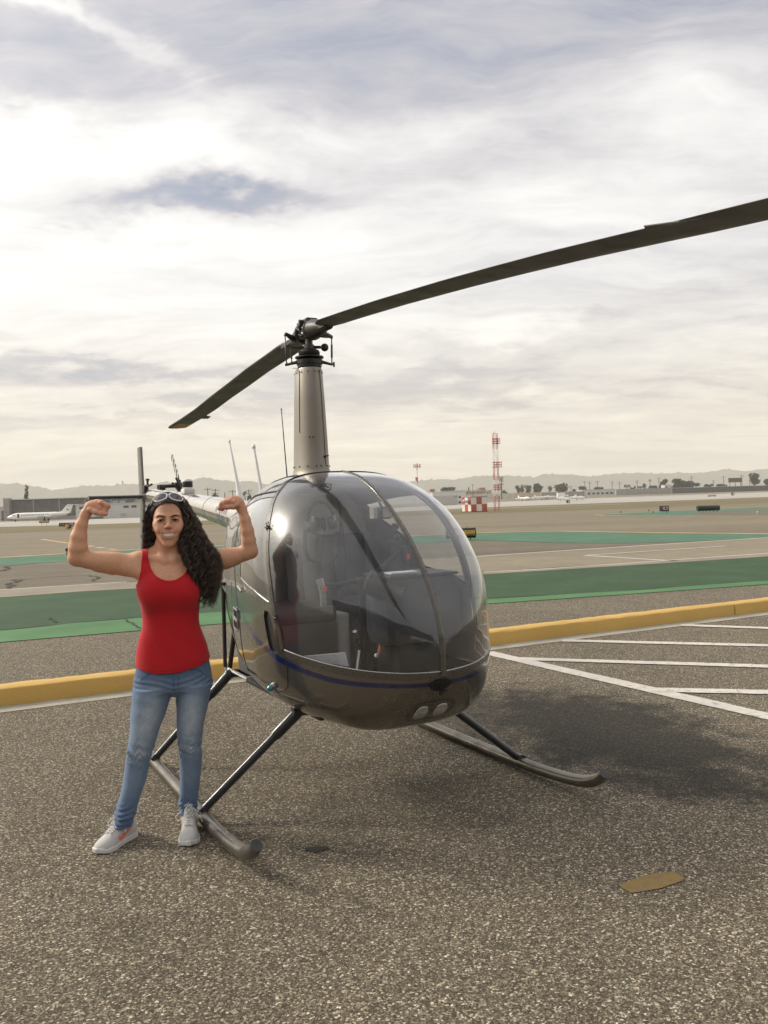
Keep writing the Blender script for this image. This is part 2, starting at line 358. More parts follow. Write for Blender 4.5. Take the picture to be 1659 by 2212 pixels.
# ------------------------------------------------------------------ the ground and what is painted on it
def sheet(name, pts, z, m, kind='structure', parent=None):
    mb = MB(); mb.add([(x, y, z + float(gz(x, y))) for x, y in pts], [tuple(range(len(pts)))]); return mb.build(name, m, parent, kind=kind)
def strip(name, lo, up, z, m, ext=30.0, kind='structure', n=1):
    """band between two polylines, carried on past both ends"""
    def grow(l):
        a, b = Vector(l[0]), Vector(l[1]); c, d = Vector(l[-1]), Vector(l[-2])
        return [tuple(a + (a - b).normalized() * ext)] + [tuple(q) for q in l] + [tuple(c + (c - d).normalized() * ext)] if ext else l
    lo, up = grow(lo), grow(up)
    def res(l, k_):
        l = [Vector(q) for q in l]; s_ = [0]
        for a, b in zip(l, l[1:]): s_.append(s_[-1] + (b - a).length)
        o_ = []
        for i in range(k_):
            q = s_[-1] * i / (k_ - 1); j = max(j for j in range(len(s_)) if s_[j] <= q + 1e-9); j = min(j, len(l) - 2)
            o_.append(l[j].lerp(l[j + 1], (q - s_[j]) / max(1e-9, s_[j + 1] - s_[j])))
        return o_
    k_ = 40; A, B = res(lo, k_), res(up, k_); mb = MB()
    vs = [(a.x, a.y, z + float(gz(a.x, a.y))) for a in A] + [(b.x, b.y, z + float(gz(b.x, b.y))) for b in B]
    mb.add(vs, [(i, i + 1, k_ + i + 1, k_ + i) for i in range(k_ - 1)]); return mb.build(name, m, None, kind=kind)
def line(name, pts, wd, z, m, parent=None, kind='structure'):
    mb = MB(); pts = [Vector(p) for p in pts]; vs = []
    for i, p in enumerate(pts):
        t = (pts[min(i + 1, len(pts) - 1)] - pts[max(0, i - 1)]).normalized(); q = Vector((-t.y, t.x)); ww = wd[i] if hasattr(wd, '__len__') else wd
        for s_ in (-.5, .5): a = p + q * ww * s_; vs.append((a.x, a.y, z + float(gz(a.x, a.y))))
    mb.add(vs, [(2 * i, 2 * i + 1, 2 * i + 3, 2 * i + 2) for i in range(len(pts) - 1)]); return mb.build(name, m, parent, kind=kind)

# one ground sheet out past the hills
gx = np.concatenate([-np.geomspace(7000, 60, 14), np.linspace(-50, 240, 30), np.geomspace(260, 7000, 14)])
gy = np.concatenate([-np.geomspace(3000, 20, 8), np.linspace(0, 225, 6), np.linspace(235, 460, 24), np.geomspace(480, 9000, 12)])
GX, GY = np.meshgrid(gx, gy, indexing='ij'); GZ = gz(GX, GY)
nx_, ny_ = GX.shape
idx = np.arange(nx_ * ny_).reshape(nx_, ny_)
np_mesh('ground', np.stack([GX, GY, GZ], -1).reshape(-1, 3), np.stack([idx[:-1, :-1], idx[1:, :-1], idx[1:, 1:], idx[:-1, 1:]], -1).reshape(-1, 4), M_field, kind='structure')

G_low = [(-4.89, 10.42), (-3.3, 11.11), (-.92, 12.05), (1.63, 12.85), (3.89, 13.5), (6.64, 14.38), (9.02, 15.12)]
G_mid = [(-5.39, 11.51), (-3.72, 12.54), (-1.03, 13.2), (1.68, 13.48), (3.95, 14.02), (6.92, 14.99), (9.4, 15.75)]
G_up = [(-7.54, 16.15), (-5.42, 17.35), (-1.32, 17.65), (2.15, 18.0), (5.8, 19.25), (9.52, 20.61), (13.23, 22.14)]
T_up = [(-8.31, 17.8), (-5.91, 18.85), (-1.41, 18.75), (2.22, 18.6), (6.0, 19.85), (10.03, 21.7), (14.1, 23.5)]
TL_lo = [(-12.27, 26.34), (-10.72, 27.96), (-6.23, 30.33), (.3, 32.5), (3.81, 34.0), (6.34, 30.21), (8.26, 28.6), (10.47, 28.42), (13.55, 29.28), (16.29, 30.02)]
TL_up = [(-14.82, 31.85), (-10.35, 35.13), (-7.39, 36.06), (.38, 40.27), (4.6, 42.01), (7.46, 41.57), (8.63, 41.04), (10.84, 37.49), (14.78, 31.92), (16.29, 30.09)]
strip('apron_pavement', [(-60, -60), (60, -60)], G_low, 0.004, M_apron, 40)
strip('green_band', G_low, G_mid, 0.012, M_greenlight)
strip('green_strip', G_mid, G_up, 0.008, M_green)
strip('edge_marking', G_up, T_up, 0.012, M_oldwhite)
strip('taxiway', G_up, [(-12.4, 26.2), (-6.23, 30.2), (.3, 32.4), (3.7, 33.9), (6.3, 30.1), (8.26, 28.5), (10.47, 28.3), (13.55, 29.15), (16.29, 29.95)], 0.004, M_taxi)
strip('taxiway_shoulder', [(-3, 18.9), (2.2, 18.75), (6.0, 19.95), (10.03, 21.8), (14.1, 23.6), (40, 35)], [(-4, 22.5), (2.0, 23.7), (2.62, 23.97), (6.31, 25.85), (13.55, 29.28), (42, 42)], 0.008, M_taxipale, 0)
sheet('green_island', TL_lo + TL_up[::-1], 0.008, M_teal)
line('edge_line', TL_up, 0.45, 0.012, M_peach)
line('taxiway_edge_line', [(2.0, 23.7), (2.62, 23.97), (6.31, 25.85), (13.55, 29.28), (22, 33.3)], 0.16, 0.012, M_white)
line('chevron_line', [(7.06, 20.08), (5.53, 23.04)], 0.16, 0.012, M_white); line('chevron_line', [(5.6, 23.0), (10.35, 25.16)], 0.14, 0.016, M_white)
line('edge_line', [(-14, 14.4), (-8.31, 17.8), (-5.91, 18.85)], 0.10, 0.016, M_white)
line('edge_line', [(2.22, 18.62), (3.76, 18.9), (10.03, 21.7), (14.1, 23.5), (22, 27)], 0.12, 0.016, M_white)
dash = [Vector((-22.38, 54.02)), Vector((-11.21, 34.94))]
for i in range(9):
    a = dash[0].lerp(dash[1], i / 9 + (0.0 if i < 4 else 0.02)); b = dash[0].lerp(dash[1], i / 9 + (0.11 if i < 4 else 0.08)); line('dashed_line', [a, b], 0.30, 0.004, M_peach)
line('faded_line', [(6.86, 53.46), (10.17, 56.91)], 0.25, 0.004, M_oldwhite)
line('faded_line', [(-9, 52), (-5.5, 52.8)], 0.3, 0.004, M_oldwhite)
sheet('green_island', [(20.22, 77.5), (24.45, 82.46), (28.66, 85.0), (43.75, 94.33), (80, 118), (80, 92), (45, 62), (29.21, 54.5), (25.6, 58.5), (21.2, 69.8)], 0.004, M_teal)
sheet('asphalt_patch', [(24.9, 70.0), (28.5, 75.5), (36.39, 80.0), (60, 96), (60, 86), (35, 62.5), (28.05, 60.5), (25.6, 64.3)], 0.008, M_taxi)
line('edge_line', [(80, 118), (43.75, 94.4), (28.66, 85.1), (24.4, 82.6), (20.0, 78.5), (19.6, 74), (21.0, 69.5), (25.5, 58.3), (29.1, 54.2), (45, 61.6)], 0.4, 0.008, M_peach)
G_near = [(-35.77, 77.03), (-24.93, 83.62), (-11.69, 90.9), (8.33, 104.5), (19.28, 108.5), (59.42, 128.09), (84.81, 141.63)]
G_far = [(-63.8, 122), (-32.52, 116), (-14.0, 134.5), (17.51, 200), (45.49, 235), (114.04, 262), (146.4, 275)]
strip('dry_grass', G_near, G_far, 0.004, M_grass, 60)
line('grass_track', [(6.78, 165), (13.32, 168), (38.9, 186), (83.81, 205), (140, 230)], 3.2, 0.008, M_runway)
strip('runway', [(-75, 124), (-32.5, 118), (-14, 136), (17.5, 202), (45.5, 237), (114, 264), (160, 282)], [(-150, 245), (-80, 215), (-30, 250), (30, 330), (90, 350), (190, 365), (260, 380)], 0.006, M_runway, 120)
strip('far_apron', [(-30, 250), (30, 280), (60, 300), (120, 322), (200, 345)], [(-30, 262), (20, 318), (60, 345), (110, 372), (200, 392)], 0.012, M_farapron, 30)

# hatching and the kerb beside it
def hatch(a, b, wd, z=0.012):
    rr = rnd(int(a[0] * 100)); A, B = Vector(a), Vector(b); n = int((B - A).length / .07); t = (B - A).normalized(); q = Vector((-t.y, t.x))
    return line('painted_line', [A.lerp(B, i / n) + q * rr.uniform(-.0035, .0035) for i in range(n + 1)], [wd * rr.uniform(.95, 1.04) for i in range(n + 1)], z, M_white)
hatch((1.03, 8.72), (4.0, 3.64), 0.17, 0.010)
hatch((1.31, 8.30), (5.6, 6.86), 0.145); hatch((1.96, 9.29), (6.2, 7.84), 0.15); hatch((3.60, 10.14), (7.2, 8.36), 0.15); hatch((2.14, 6.80), (5.2, 6.06), 0.15)
sheet('ochre_patch', [(.915, 3.385), (.935, 3.335), (.95, 3.315), (1.07, 3.345), (1.19, 3.41), (1.205, 3.44), (1.175, 3.49), (1.10, 3.485), (1.02, 3.45)], 0.008, M_ochre)
sheet('tar_spot', [(-.42, 3.83), (-.36, 3.80), (-.30, 3.83), (-.31, 3.86), (-.37, 3.868), (-.41, 3.855)], 0.008, M_crack)
for pts, wd in (([(-8.27, 18.3), (-8.78, 19.33), (-8.94, 20.25), (-9.4, 20.6)], .10), ([(-9.3, 20.37), (-8.44, 21.11), (-7.64, 21.24), (-7.12, 20.5), (-6.95, 19.6), (-6.76, 19.36)], .06), ([(-11.2, 24.03), (-11.17, 24.37), (-11.45, 25.16), (-12.11, 26.2)], .10),
                ([(-3.92, 12.36), (-3.62, 11.73), (-3.32, 11.15)], .035), ([(-5.19, 12.71), (-4.79, 12.04)], .03), ([(-5.39, 11.52), (-3.72, 12.55), (-1.03, 13.21), (1.68, 13.49), (3.95, 14.03), (6.92, 15.0), (9.4, 15.76)], .045)):
    dense = []
    rr = rnd(len(pts))
    for a, b in zip(pts, pts[1:]):
        for i in range(6): q = Vector(a).lerp(Vector(b), i / 6); dense.append((q.x + rr.uniform(-1, 1) * wd * .9, q.y + rr.uniform(-1, 1) * wd * .9))
    line('pavement_crack', dense, [wd * rr.uniform(.4, 1.3) for _ in dense], 0.018, M_crack)

KA = math.atan2(4.2, 8.37); KU = Vector((math.cos(KA), math.sin(KA))); KV = Vector((-math.sin(KA), math.cos(KA)))
K0 = Vector((-3.277, 6.905))
def kp(u, v): q = K0 + KU * u + KV * v; return q
def kerb(u0, u1, name):
    mb = MB(); rr = rnd(int(u0 * 10) + 77); n = max(2, int((u1 - u0) / 0.12)); prof = [(0.0, 0.0), (0.012, 0.128), (0.022, 0.146), (0.042, 0.154), (0.215, 0.156), (0.235, 0.146), (0.240, 0.0)]
    vs = []
    for i in range(n + 1):
        u = u0 + (u1 - u0) * i / n
        for j, (v, z) in enumerate(prof):
            e = (rr.uniform(-.004, .004) if 0 < j < 6 else 0) - (rr.random() < .03) * (.012 if j in (2, 3) else 0)
            q = kp(u, v + e * .6); vs.append((q.x, q.y, z + e))
    m_ = len(prof)
    fs = [(i * m_ + j, i * m_ + j + 1, (i + 1) * m_ + j + 1, (i + 1) * m_ + j) for i in range(n) for j in range(m_ - 1)] + [tuple(range(m_)), tuple(n * m_ + j for j in range(m_ - 1, -1, -1))]
    mb.add(vs, fs); return mb.build(name, M_yellow, None, kind='structure', smooth=True, angle=35)
J = 8.76
for a, b in ((-21.2, -15.22), (-15.2, -9.22), (-9.2, -3.22), (-3.2, 2.77), (2.79, J), (J + .02, J + 6), (J + 6.02, J + 12), (J + 12.02, J + 18)): kerb(a, b, 'kerb')
g0, g1, g2, g3 = kp(-25, -.24), kp(27, -.24), kp(27, -.002), kp(-25, -.002)
sheet('gutter', [tuple(g0), tuple(g1), tuple(g2), tuple(g3)], 0.008, M_gutter)
line('kerb_joint', [tuple(kp(-25, .27)), tuple(kp(27, .27))], 0.05, 0.010, M_crack)
# ------------------------------------------------------------------ the far side of the airfield
def sg(v): return float(v)
M_wallgrey = mat('weathered grey stucco', (.30, .295, .28), .9, var=.10, scale=.35, dirt=((.17, .165, .155), .6, .25), coords='Object')
M_wallbeige = mat('beige stucco wall', (.56, .46, .33), .9, var=.08, scale=.4, dirt=((.36, .29, .2), .5, .3))
M_wallcream = mat('cream stucco wall', (.55, .53, .47), .9, var=.08, scale=.4, dirt=((.38, .36, .31), .4, .3))
M_walldark = mat('dark block wall', (.085, .085, .09), .9, var=.12, scale=.4, dirt=((.05, .05, .055), .6, .5))
M_corr = mat('old corrugated hangar cladding', (.105, .10, .095), .85, var=.22, scale=.5, dirt=((.20, .19, .175), .7, .35))
M_white_b = mat('off white building paint', (.56, .57, .56), .85, var=.06, scale=.4, dirt=((.36, .37, .36), .45, .3))
M_rooftrim = mat('pale roof trim', (.50, .49, .46), .8, var=.1, scale=1)
M_doorpanel = mat('grey hangar door', (.40, .395, .38), .8, var=.06, scale=.6, dirt=((.28, .27, .255), .5, .3))
M_glassdark = mat('dark window glass', (.03, .035, .04), .12, var=.2, scale=2)
M_terracotta = mat('terracotta stucco', (.34, .115, .055), .9, var=.15, scale=.6)
M_tanb = mat('tan stucco', (.40, .29, .15), .9, var=.15, scale=.6)
M_signred = mat('aviation red enamel', (.23, .014, .018), .5, var=.15, scale=2)
M_red = mat('red orange paint', (.46, .065, .03), .55, var=.10, scale=1.2, dirt=((.38, .10, .06), .4, 1.5))
M_wht = mat('white panel paint', (.74, .72, .67), .55, var=.06, scale=1.2, dirt=((.5, .47, .41), .4, 1.5))
M_black = mat('black paint', (.012, .012, .013), .5, var=.2, scale=3)
M_signyel = mat('amber sign face', (.50, .30, .035), .5, var=.10, scale=3, dirt=((.32, .2, .05), .5, 4))
M_steel = mat('galvanised steel', (.30, .30, .30), .5, .6, var=.15, scale=3)
M_wood = mat('weathered pole wood', (.10, .085, .07), .9, var=.2, scale=1)
M_planewhite = mat('white aircraft paint', (.78, .77, .74), .3, var=.04, scale=1, coat=.3)
M_blue = mat('blue reflector', (.015, .05, .22), .3, var=.1)
M_hill = tarmac('scrub covered hills', (.045, .05, .034), (.07, .072, .048), (.115, .105, .075), s1=0.004, s2=0.02, grain=0.06, rough=1.0)

def wall(name, x0, x1, y, h, m, label, cat, depth=.4, cap=None, group=None):
    z = sg(gz((x0 + x1) / 2, y)); e = empty(name, ((x0 + x1) / 2, y, z), 0, label=label, cat=cat, group=group)
    L = x1 - x0
    if name == 'perimeter_wall':
        n = max(1, int(round(L / 5.6))); mb = MB(); mb.bbox((0, 0, (h - .1) / 2 - 1), (L / n - .05, depth, h - .1 + 2), .02); p = mb.build('wall_panel', m, e); 
        for i in range(n):
            c = p if i == 0 else p.copy()
            if i: COL.objects.link(c); c.parent = e
            c.location = (-L / 2 + (i + .5) * L / n, .05 * math.sin(i * 2.1), .03 * math.sin(i * 1.3))
    else: mb = MB(); mb.box((0, 0, h / 2 - 1), (L, depth, h + 2)); mb.build('wall', m, e)
    MB().box((0, 0, h + .02), (L + .1, depth + .14, .16)).build('coping', cap or m, e)
    return e
wall('perimeter_wall', 43.2, 62.9, 430, 2.9, M_wallcream, 'pale cream wall behind the checkered shed', 'wall')
wall('perimeter_wall', 63.0, 67.4, 430.4, 2.7, M_wallcream, 'short cream wall end left of the beige wall', 'wall')
wall('perimeter_wall', 67.5, 82.1, 430, 2.75, M_wallbeige, 'beige wall with stained right end', 'wall')
wall('perimeter_wall', 82.3, 104.5, 430.6, 2.65, M_wallgrey, 'light grey wall behind the parked light aircraft', 'wall')
wall('perimeter_wall', 123.6, 153.2, 440, 3.15, M_wallgrey, 'long grey wall right of the white low building', 'wall')
wall('perimeter_wall', 153.4, 246.0, 440, 2.95, M_walldark, 'long dark wall at the right edge of the airfield', 'wall', cap=M_rooftrim)
def building(name, x0, x1, y, h, dep, m, label, wins=(), doors=(), roof=None, rz=0, group=None, cat='building', base=None):
    z = sg(gz((x0 + x1) / 2, y)) if base is None else base
    e = empty(name, ((x0 + x1) / 2, y, z), rz, label=label, cat=cat, group=group); L = x1 - x0; xc = (x0 + x1) / 2
    MB().box((0, dep / 2, h / 2 - .5), (L, dep, h + 1)).build('wall', m, e)
    MB().box((0, dep / 2, h + .10), (L + .3, dep + .3, .24)).build('roof', roof or M_rooftrim, e)
    for (a, b, c, d) in wins:
        f = MB().box(((a + b) / 2 - xc, -.02, (c + d) / 2), (b - a + .16, .10, d - c + .16)).build('window', M_rooftrim, e)
        MB().box(((a + b) / 2 - xc, -.05, (c + d) / 2), (b - a, .10, d - c)).build('pane', M_glassdark, f)
    for (a, b, c, d, dm) in doors: MB().bbox(((a + b) / 2 - xc, -.08, (c + d) / 2), (b - a - .04, .16, d - c), .02).build('door', dm, e)
    return e
building('low_building', 106.3, 123.6, 442, 3.3, 14, M_white_b, 'long white low building between two grey walls', wins=[(109 + 2.4 * i, 110.4 + 2.4 * i, .9, 1.9) for i in range(6)], doors=[])
h1a = building('hangar', 17.8, 29.85, 300, 4.9, 18, M_white_b, 'small white hangar marked 1A behind the checkered shed', wins=[(27.2, 28.0, 2.6, 3.4), (27.1, 28.05, .7, 1.5)],
               doors=[(20.36, 22.4, .05, 3.7, M_doorpanel), (22.44, 24.5, .05, 3.7, M_doorpanel), (24.54, 26.7, .05, 3.7, M_doorpanel), (18.1, 20.3, .05, 3.6, M_doorpanel)])
def text_mesh(name, body, size, m, loc, parent, rot=(math.pi / 2, 0, 0), ext=0.01, align='CENTER', sx=1.0, **kw):
    cu = bpy.data.curves.new(name, 'FONT'); cu.body = body; cu.size = size; cu.extrude = ext; cu.align_x = align; cu.align_y = 'CENTER'; cu.resolution_u = 3
    o = bpy.data.objects.new(name, cu); COL.objects.link(o); dg = bpy.context.evaluated_depsgraph_get(); me = bpy.data.meshes.new_from_object(o.evaluated_get(dg))
    bpy.data.objects.remove(o); bpy.data.curves.remove(cu); me.name = name; me.materials.clear(); me.materials.append(m)
    q = bpy.data.objects.new(name, me); q.location = loc; q.rotation_euler = rot; q.scale = (sx, 1, 1); return put(q, parent, **kw)
text_mesh('lettering', '1A', 1.15, M_black, (26.0 - 23.82, -.19, 3.25), h1a)
for (x0, x1, h, m, lab) in ((26.9, 29.6, 7.6, M_terracotta, 'small terracotta block at the far left of the low town roofs'), (32.8, 42.4, 5.8, M_tanb, 'tan low building below a dark round tree'), (42.5, 47.3, 5.6, M_terracotta, 'terracotta low building beside the thin light pole'),
                            (46.4, 52.6, 5.2, M_tanb, 'tan building just right of the thin light pole'), (55.2, 58.6, 6.8, M_terracotta, 'terracotta tower block behind the cream wall'), (52.7, 61.3, 5.2, M_tanb, 'wide tan building in front of the terracotta tower block')):
    building('town_building', x0, x1, 470 + (6 if m is M_terracotta else 0), h, 10, m, lab, wins=[(x0 + .8 + 1.7 * i, x0 + 1.6 + 1.7 * i, h - 1.7, h - .8) for i in range(int((x1 - x0 - .8) / 1.7))])
building('town_building', 159.6, 163.4, 470, 5.0, 6, M_white_b, 'small white roof hut between the far dark trees', wins=[(160.2, 161.2, 3.5, 4.4)])

# left side: old hangar, white building, jet
hang = empty('hangar', (-97.4, 260, 0), 0, label='big old grey hangar with a long flat roof behind the white jet', cat='hangar')
MB().box((0, 14, 3.2), (41.6, 28, 6.6)).build('wall', M_corr, hang)
MB().box((0, 13.8, 6.62), (42.2, 29, .26)).build('roof', M_rooftrim, hang)
pn = MB().bbox((0, 0, 0), (7.6, .18, 4.6), .04).build('panel', M_corr, hang)
for i in range(5):
    c = pn if i == 0 else pn.copy()
    if i: COL.objects.link(c); c.parent = hang
    c.location = (-16.4 + 8.1 * i, -.12, 3.7)
pl = MB().box((0, 0, 0), (.34, .34, 6.4)).build('pilaster', M_wallgrey, hang)
for i in range(6):
    c = pl if i == 0 else pl.copy()
    if i: COL.objects.link(c); c.parent = hang
    c.location = (-20.5 + 8.1 * i, -.2, 3.2)
MB().box((-20.2, -.9, 3.4), (1.8, 2.2, 7.4)).build('end_bay', M_wallgrey, hang)
MB().box((0, -.35, .55), (41, .5, 1.1)).build('plinth', M_wallgrey, hang)
building('shed', -123.4, -119.2, 262, 4.4, 10, M_wallcream, 'pale shed at the left edge beside the old hangar', wins=[(-122.6, -121.6, 2.6, 3.6)], doors=[(-121, -119.6, .05, 3.2, M_corr)])
wb = building('white_building', -89.3, -52.0, 240, 4.15, 16, M_white_b, 'long low white building with small dark windows behind the jet tail',
              wins=[(-88.2, -86.7, 2.9, 3.6), (-79.8, -79.15, 2.95, 3.6), (-75.4, -73.9, 2.9, 3.55), (-73.1, -71.65, 2.9, 3.55), (-69.5, -68.7, 2.9, 3.55), (-66, -64.6, 2.9, 3.55), (-60, -58.6, 2.9, 3.55)],
              doors=[(-76.3, -74.8, .6, 1.4, M_doorpanel), (-69.6, -68.5, .6, 1.35, M_doorpanel), (-83.4, -81.8, .05, 2.3, M_doorpanel)])
for i, x in enumerate((-79.0, -77.0, -72.5, -64)): MB().bbox((x + 70.65, 4, 4.7), (1.3, 1.2, .8), .04).build('rooftop_unit', M_steel, wb)
MB().box((-83.3 + 70.65, -1.2, .25), (4.6, .5, .5)).build('kerb_block', M_walldark, wb)

def jet():
    e = empty('business_jet', (-88.9, 214, 0), 0, label='white twin engine jet parked before the old hangar', cat='aeroplane')
    # local x from nose (-) to tail (+)
    st = [(-8.6, .03, 1.12), (-8.2, .25, 1.16), (-7.4, .52, 1.25), (-6.6, .74, 1.38), (-5.8, .84, 1.42), (-3, .86, 1.42), (1.5, .86, 1.42), (3.6, .78, 1.50), (5.4, .55, 1.68), (7.0, .28, 1.90), (7.9, .06, 2.05)]
    mb = MB(); mb.tube([(x, 0, z) for x, r, z in st], [r for x, r, z in st], 20); mb.build('fuselage', M_planewhite, e, smooth=True)
    mb = MB(); mb.prism([(4.4, -.09, 2.0), (5.7, -.09, 2.5), (6.9, -.09, 3.85), (8.6, -.09, 4.0), (7.9, -.09, 1.95)], (0, .18, 0)); f = mb.build('tail_fin', M_planewhite, e)
    MB().tube([(6.9, -.11, 3.0), (7.3, -.11, 2.7), (7.6, -.11, 2.5)], .06, 4).tube([(6.9, -.11, 2.62), (7.5, -.11, 2.92)], .05, 4).build('tail_emblem', M_black, f)
    for s in (-1, 1):
        mb = MB(); mb.prism([(7.0, 0, 3.9), (8.6, 0, 3.95), (9.0, s * 2.6, 4.0), (8.3, s * 2.6, 4.0)], (0, 0, .1)); mb.build('tailplane', M_planewhite, e)
        mb = MB(); mb.prism([(-.6, s * .5, .95), (2.6, s * .5, .95), (3.9, s * 8.2, 1.35), (2.8, s * 8.2, 1.35)], (0, 0, .14)); mb.build('wing', M_planewhite, e)
        mb = MB(); mb.tube([(3.4, s * 1.25, 1.75), (3.9, s * 1.25, 1.75), (5.4, s * 1.25, 1.78), (6.2, s * 1.2, 1.8)], [.36, .44, .42, .26], 14); mb.build('engine', M_planewhite, e, smooth=True)
        MB().tube([(1.7, s * 1.3, 0), (1.7, s * 1.3, 1.0)], .07, 6).lathe([(.0, -.12), (.3, -.12), (.34, 0), (.3, .12), (0, .12)], 14, (1.7, s * 1.3, .34), (0, 1, 0)).build('landing_gear', M_black, e)
    MB().tube([(-6.4, 0, .2), (-6.4, 0, .9)], .06, 6).lathe([(.0, -.1), (.2, -.1), (.23, 0), (.2, .1), (0, .1)], 12, (-6.4, 0, .23), (0, 1, 0)).build('landing_gear', M_black, e)
    w0 = MB().bbox((0, 0, 0), (.26, .05, .30), .02).build('cabin_window', M_glassdark, e)
    for i in range(13):
        c = w0 if i == 0 else w0.copy()
        if i: COL.objects.link(c); c.parent = e
        c.location = (-4.3 + .56 * i, -.84, 1.66)
    MB().bbox((-5.25, -.845, 1.5), (.5, .06, 1.0), .03).build('cabin_door', M_black, e)
    MB().prism([(-7.0, -.50, 1.66), (-6.2, -.70, 1.86), (-6.1, -.74, 1.68), (-6.9, -.58, 1.56)], (0, -.1, 0)).build('windshield', M_glassdark, e)
    return e
jet()
def lightplane(loc, rz, label, sc=1.0):
    e = empty('light_aircraft', (loc[0], loc[1], sg(gz(*loc))), rz, label=label, cat='aeroplane', group='light aircraft parked in front of the far walls')
    e.scale = (sc, sc, sc)
    mb = MB(); st = [(-3.0, .12, 1.15), (-2.8, .34, 1.15), (-2.0, .46, 1.18), (-1.0, .55, 1.3), (.4, .52, 1.32), (1.6, .34, 1.28), (3.6, .12, 1.25)]
    mb.tube([(x, 0, z) for x, r, z in st], [r for x, r, z in st], 12); mb.build('fuselage', M_planewhite, e, smooth=True)
    MB().prism([(2.7, -.05, 1.25), (3.2, -.05, 2.35), (3.8, -.05, 2.35), (3.75, -.05, 1.2)], (0, .1, 0)).build('tail_fin', M_planewhite, e)
    MB().prism([(-1.2, -5.0, 1.0), (.3, -5.0, 1.0), (.5, 0, .85), (.3, 5.0, 1.0), (-1.2, 5.0, 1.0), (-1.4, 0, .85)], (0, 0, .14)).build('wing', M_planewhite, e)
    MB().prism([(2.9, -1.6, 1.3), (3.6, -1.6, 1.3), (3.6, 1.6, 1.3), (2.9, 1.6, 1.3)], (0, 0, .07)).build('tailplane', M_planewhite, e)
    MB().prism([(-1.3, -.42, 1.5), (-.9, -.42, 1.82), (.6, -.42, 1.80), (1.0, -.42, 1.5)], (0, .84, 0)).build('canopy', M_glassdark, e)
    for x, y in ((-2.2, 0), (.1, -1.2), (.1, 1.2)): MB().tube([(x, y, .2), (x, y, 1.0)], .05, 6).lathe([(0, -.07), (.17, -.07), (.2, 0), (.17, .07), (0, .07)], 10, (x, y, .2), (0, 1, 0)).build('landing_gear', M_black, e)
    MB().lathe([(0, -.2), (.1, 0), (.03, .1)], 8, (-3.05, 0, 1.15), (1, 0, 0)).box((-3.08, 0, 1.15), (.04, .12, 1.8)).build('propeller', M_black, e)
lightplane((56.2, 330), 2.2, 'nearest white light aircraft left of the parked row, nose turned left'); lightplane((62.3, 345), 1.2, 'white light aircraft half hidden at the left of the parked row', .8)
lightplane((67, 350), 2.8, 'small white light aircraft with a raised fin in mid row', .9); lightplane((71, 352), .3, 'white light aircraft pointing left at the end of the first row', .95)
lightplane((66.2, 300), .2, 'white light aircraft beside the parked box truck', 1.05); lightplane((72.3, 310), 2.9, 'white light aircraft rightmost in the far parked row', 1.0)
e = empty('box_truck', (73.3, 340, sg(gz(73, 340))), 0, label='white box truck parked behind the light aircraft', cat='truck')
MB().bbox((-.5, 0, 1.75), (3.0, 2.2, 2.1), .05).build('cargo_box', M_wht, e); MB().bbox((1.6, 0, 1.2), (1.1, 2.0, 1.5), .12).build('cab', M_wht, e); MB().box((1.75, -1.01, 1.5), (.6, .04, .5)).build('side_window', M_glassdark, e)
for x in (-1.3, 1.4):
    for y in (-.95, .95): MB().lathe([(0, -.12), (.38, -.12), (.4, 0), (.38, .12), (0, .12)], 14, (x, y, .4), (0, 1, 0)).build('wheel', M_black, e)

# ILS shelter, red and white
sh = empty('equipment_shed', (13.4, 127.2, 0), R(23), label='small red and white checkered equipment shed on the dry grass', cat='shed')
Wd, Dp, Ht = 2.83, 2.87, 2.28
MB().box((Wd / 2, Dp / 2, Ht / 2), (Wd, Dp, Ht)).build('body', M_wht, sh); MB().bbox((Wd / 2, Dp / 2, Ht + .05), (Wd + .16, Dp + .16, .12), .02).build('roof', M_steel, sh); MB().box((Wd / 2, Dp / 2, .04), (Wd + .08, Dp + .08, .12)).build('base', M_black, sh)
cell = {}
for r_ in range(2):
    for i in range(3):
        m_ = M_red if (i + r_) % 2 == 1 else M_wht
        MB().box((Wd * (i + .5) / 3, -.012, .1 + (Ht - .12) * (1.5 - r_) / 2), (Wd / 3 - .012, .03, (Ht - .12) / 2 - .012)).build('panel', m_, sh)
    for i in range(3):
        m_ = M_red if (i + r_) % 2 == 0 else M_wht
        MB().box((-.012, Dp * (i + .5) / 3, .1 + (Ht - .12) * (1.5 - r_) / 2), (.03, Dp / 3 - .012, (Ht - .12) / 2 - .012)).build('panel', m_, sh)
MB().bbox((-.25, .55, 1.62), (.5, .65, .42), .04).box((-.51, .55, 1.62), (.02, .5, .3)).build('air_conditioner', M_steel, sh)
MB().ball((-.2, 1.9, 1.75), .22, 10, 6).tube([(0, 1.9, 1.7), (-.2, 1.9, 1.75)], .03, 5).build('dish', M_wht, sh)

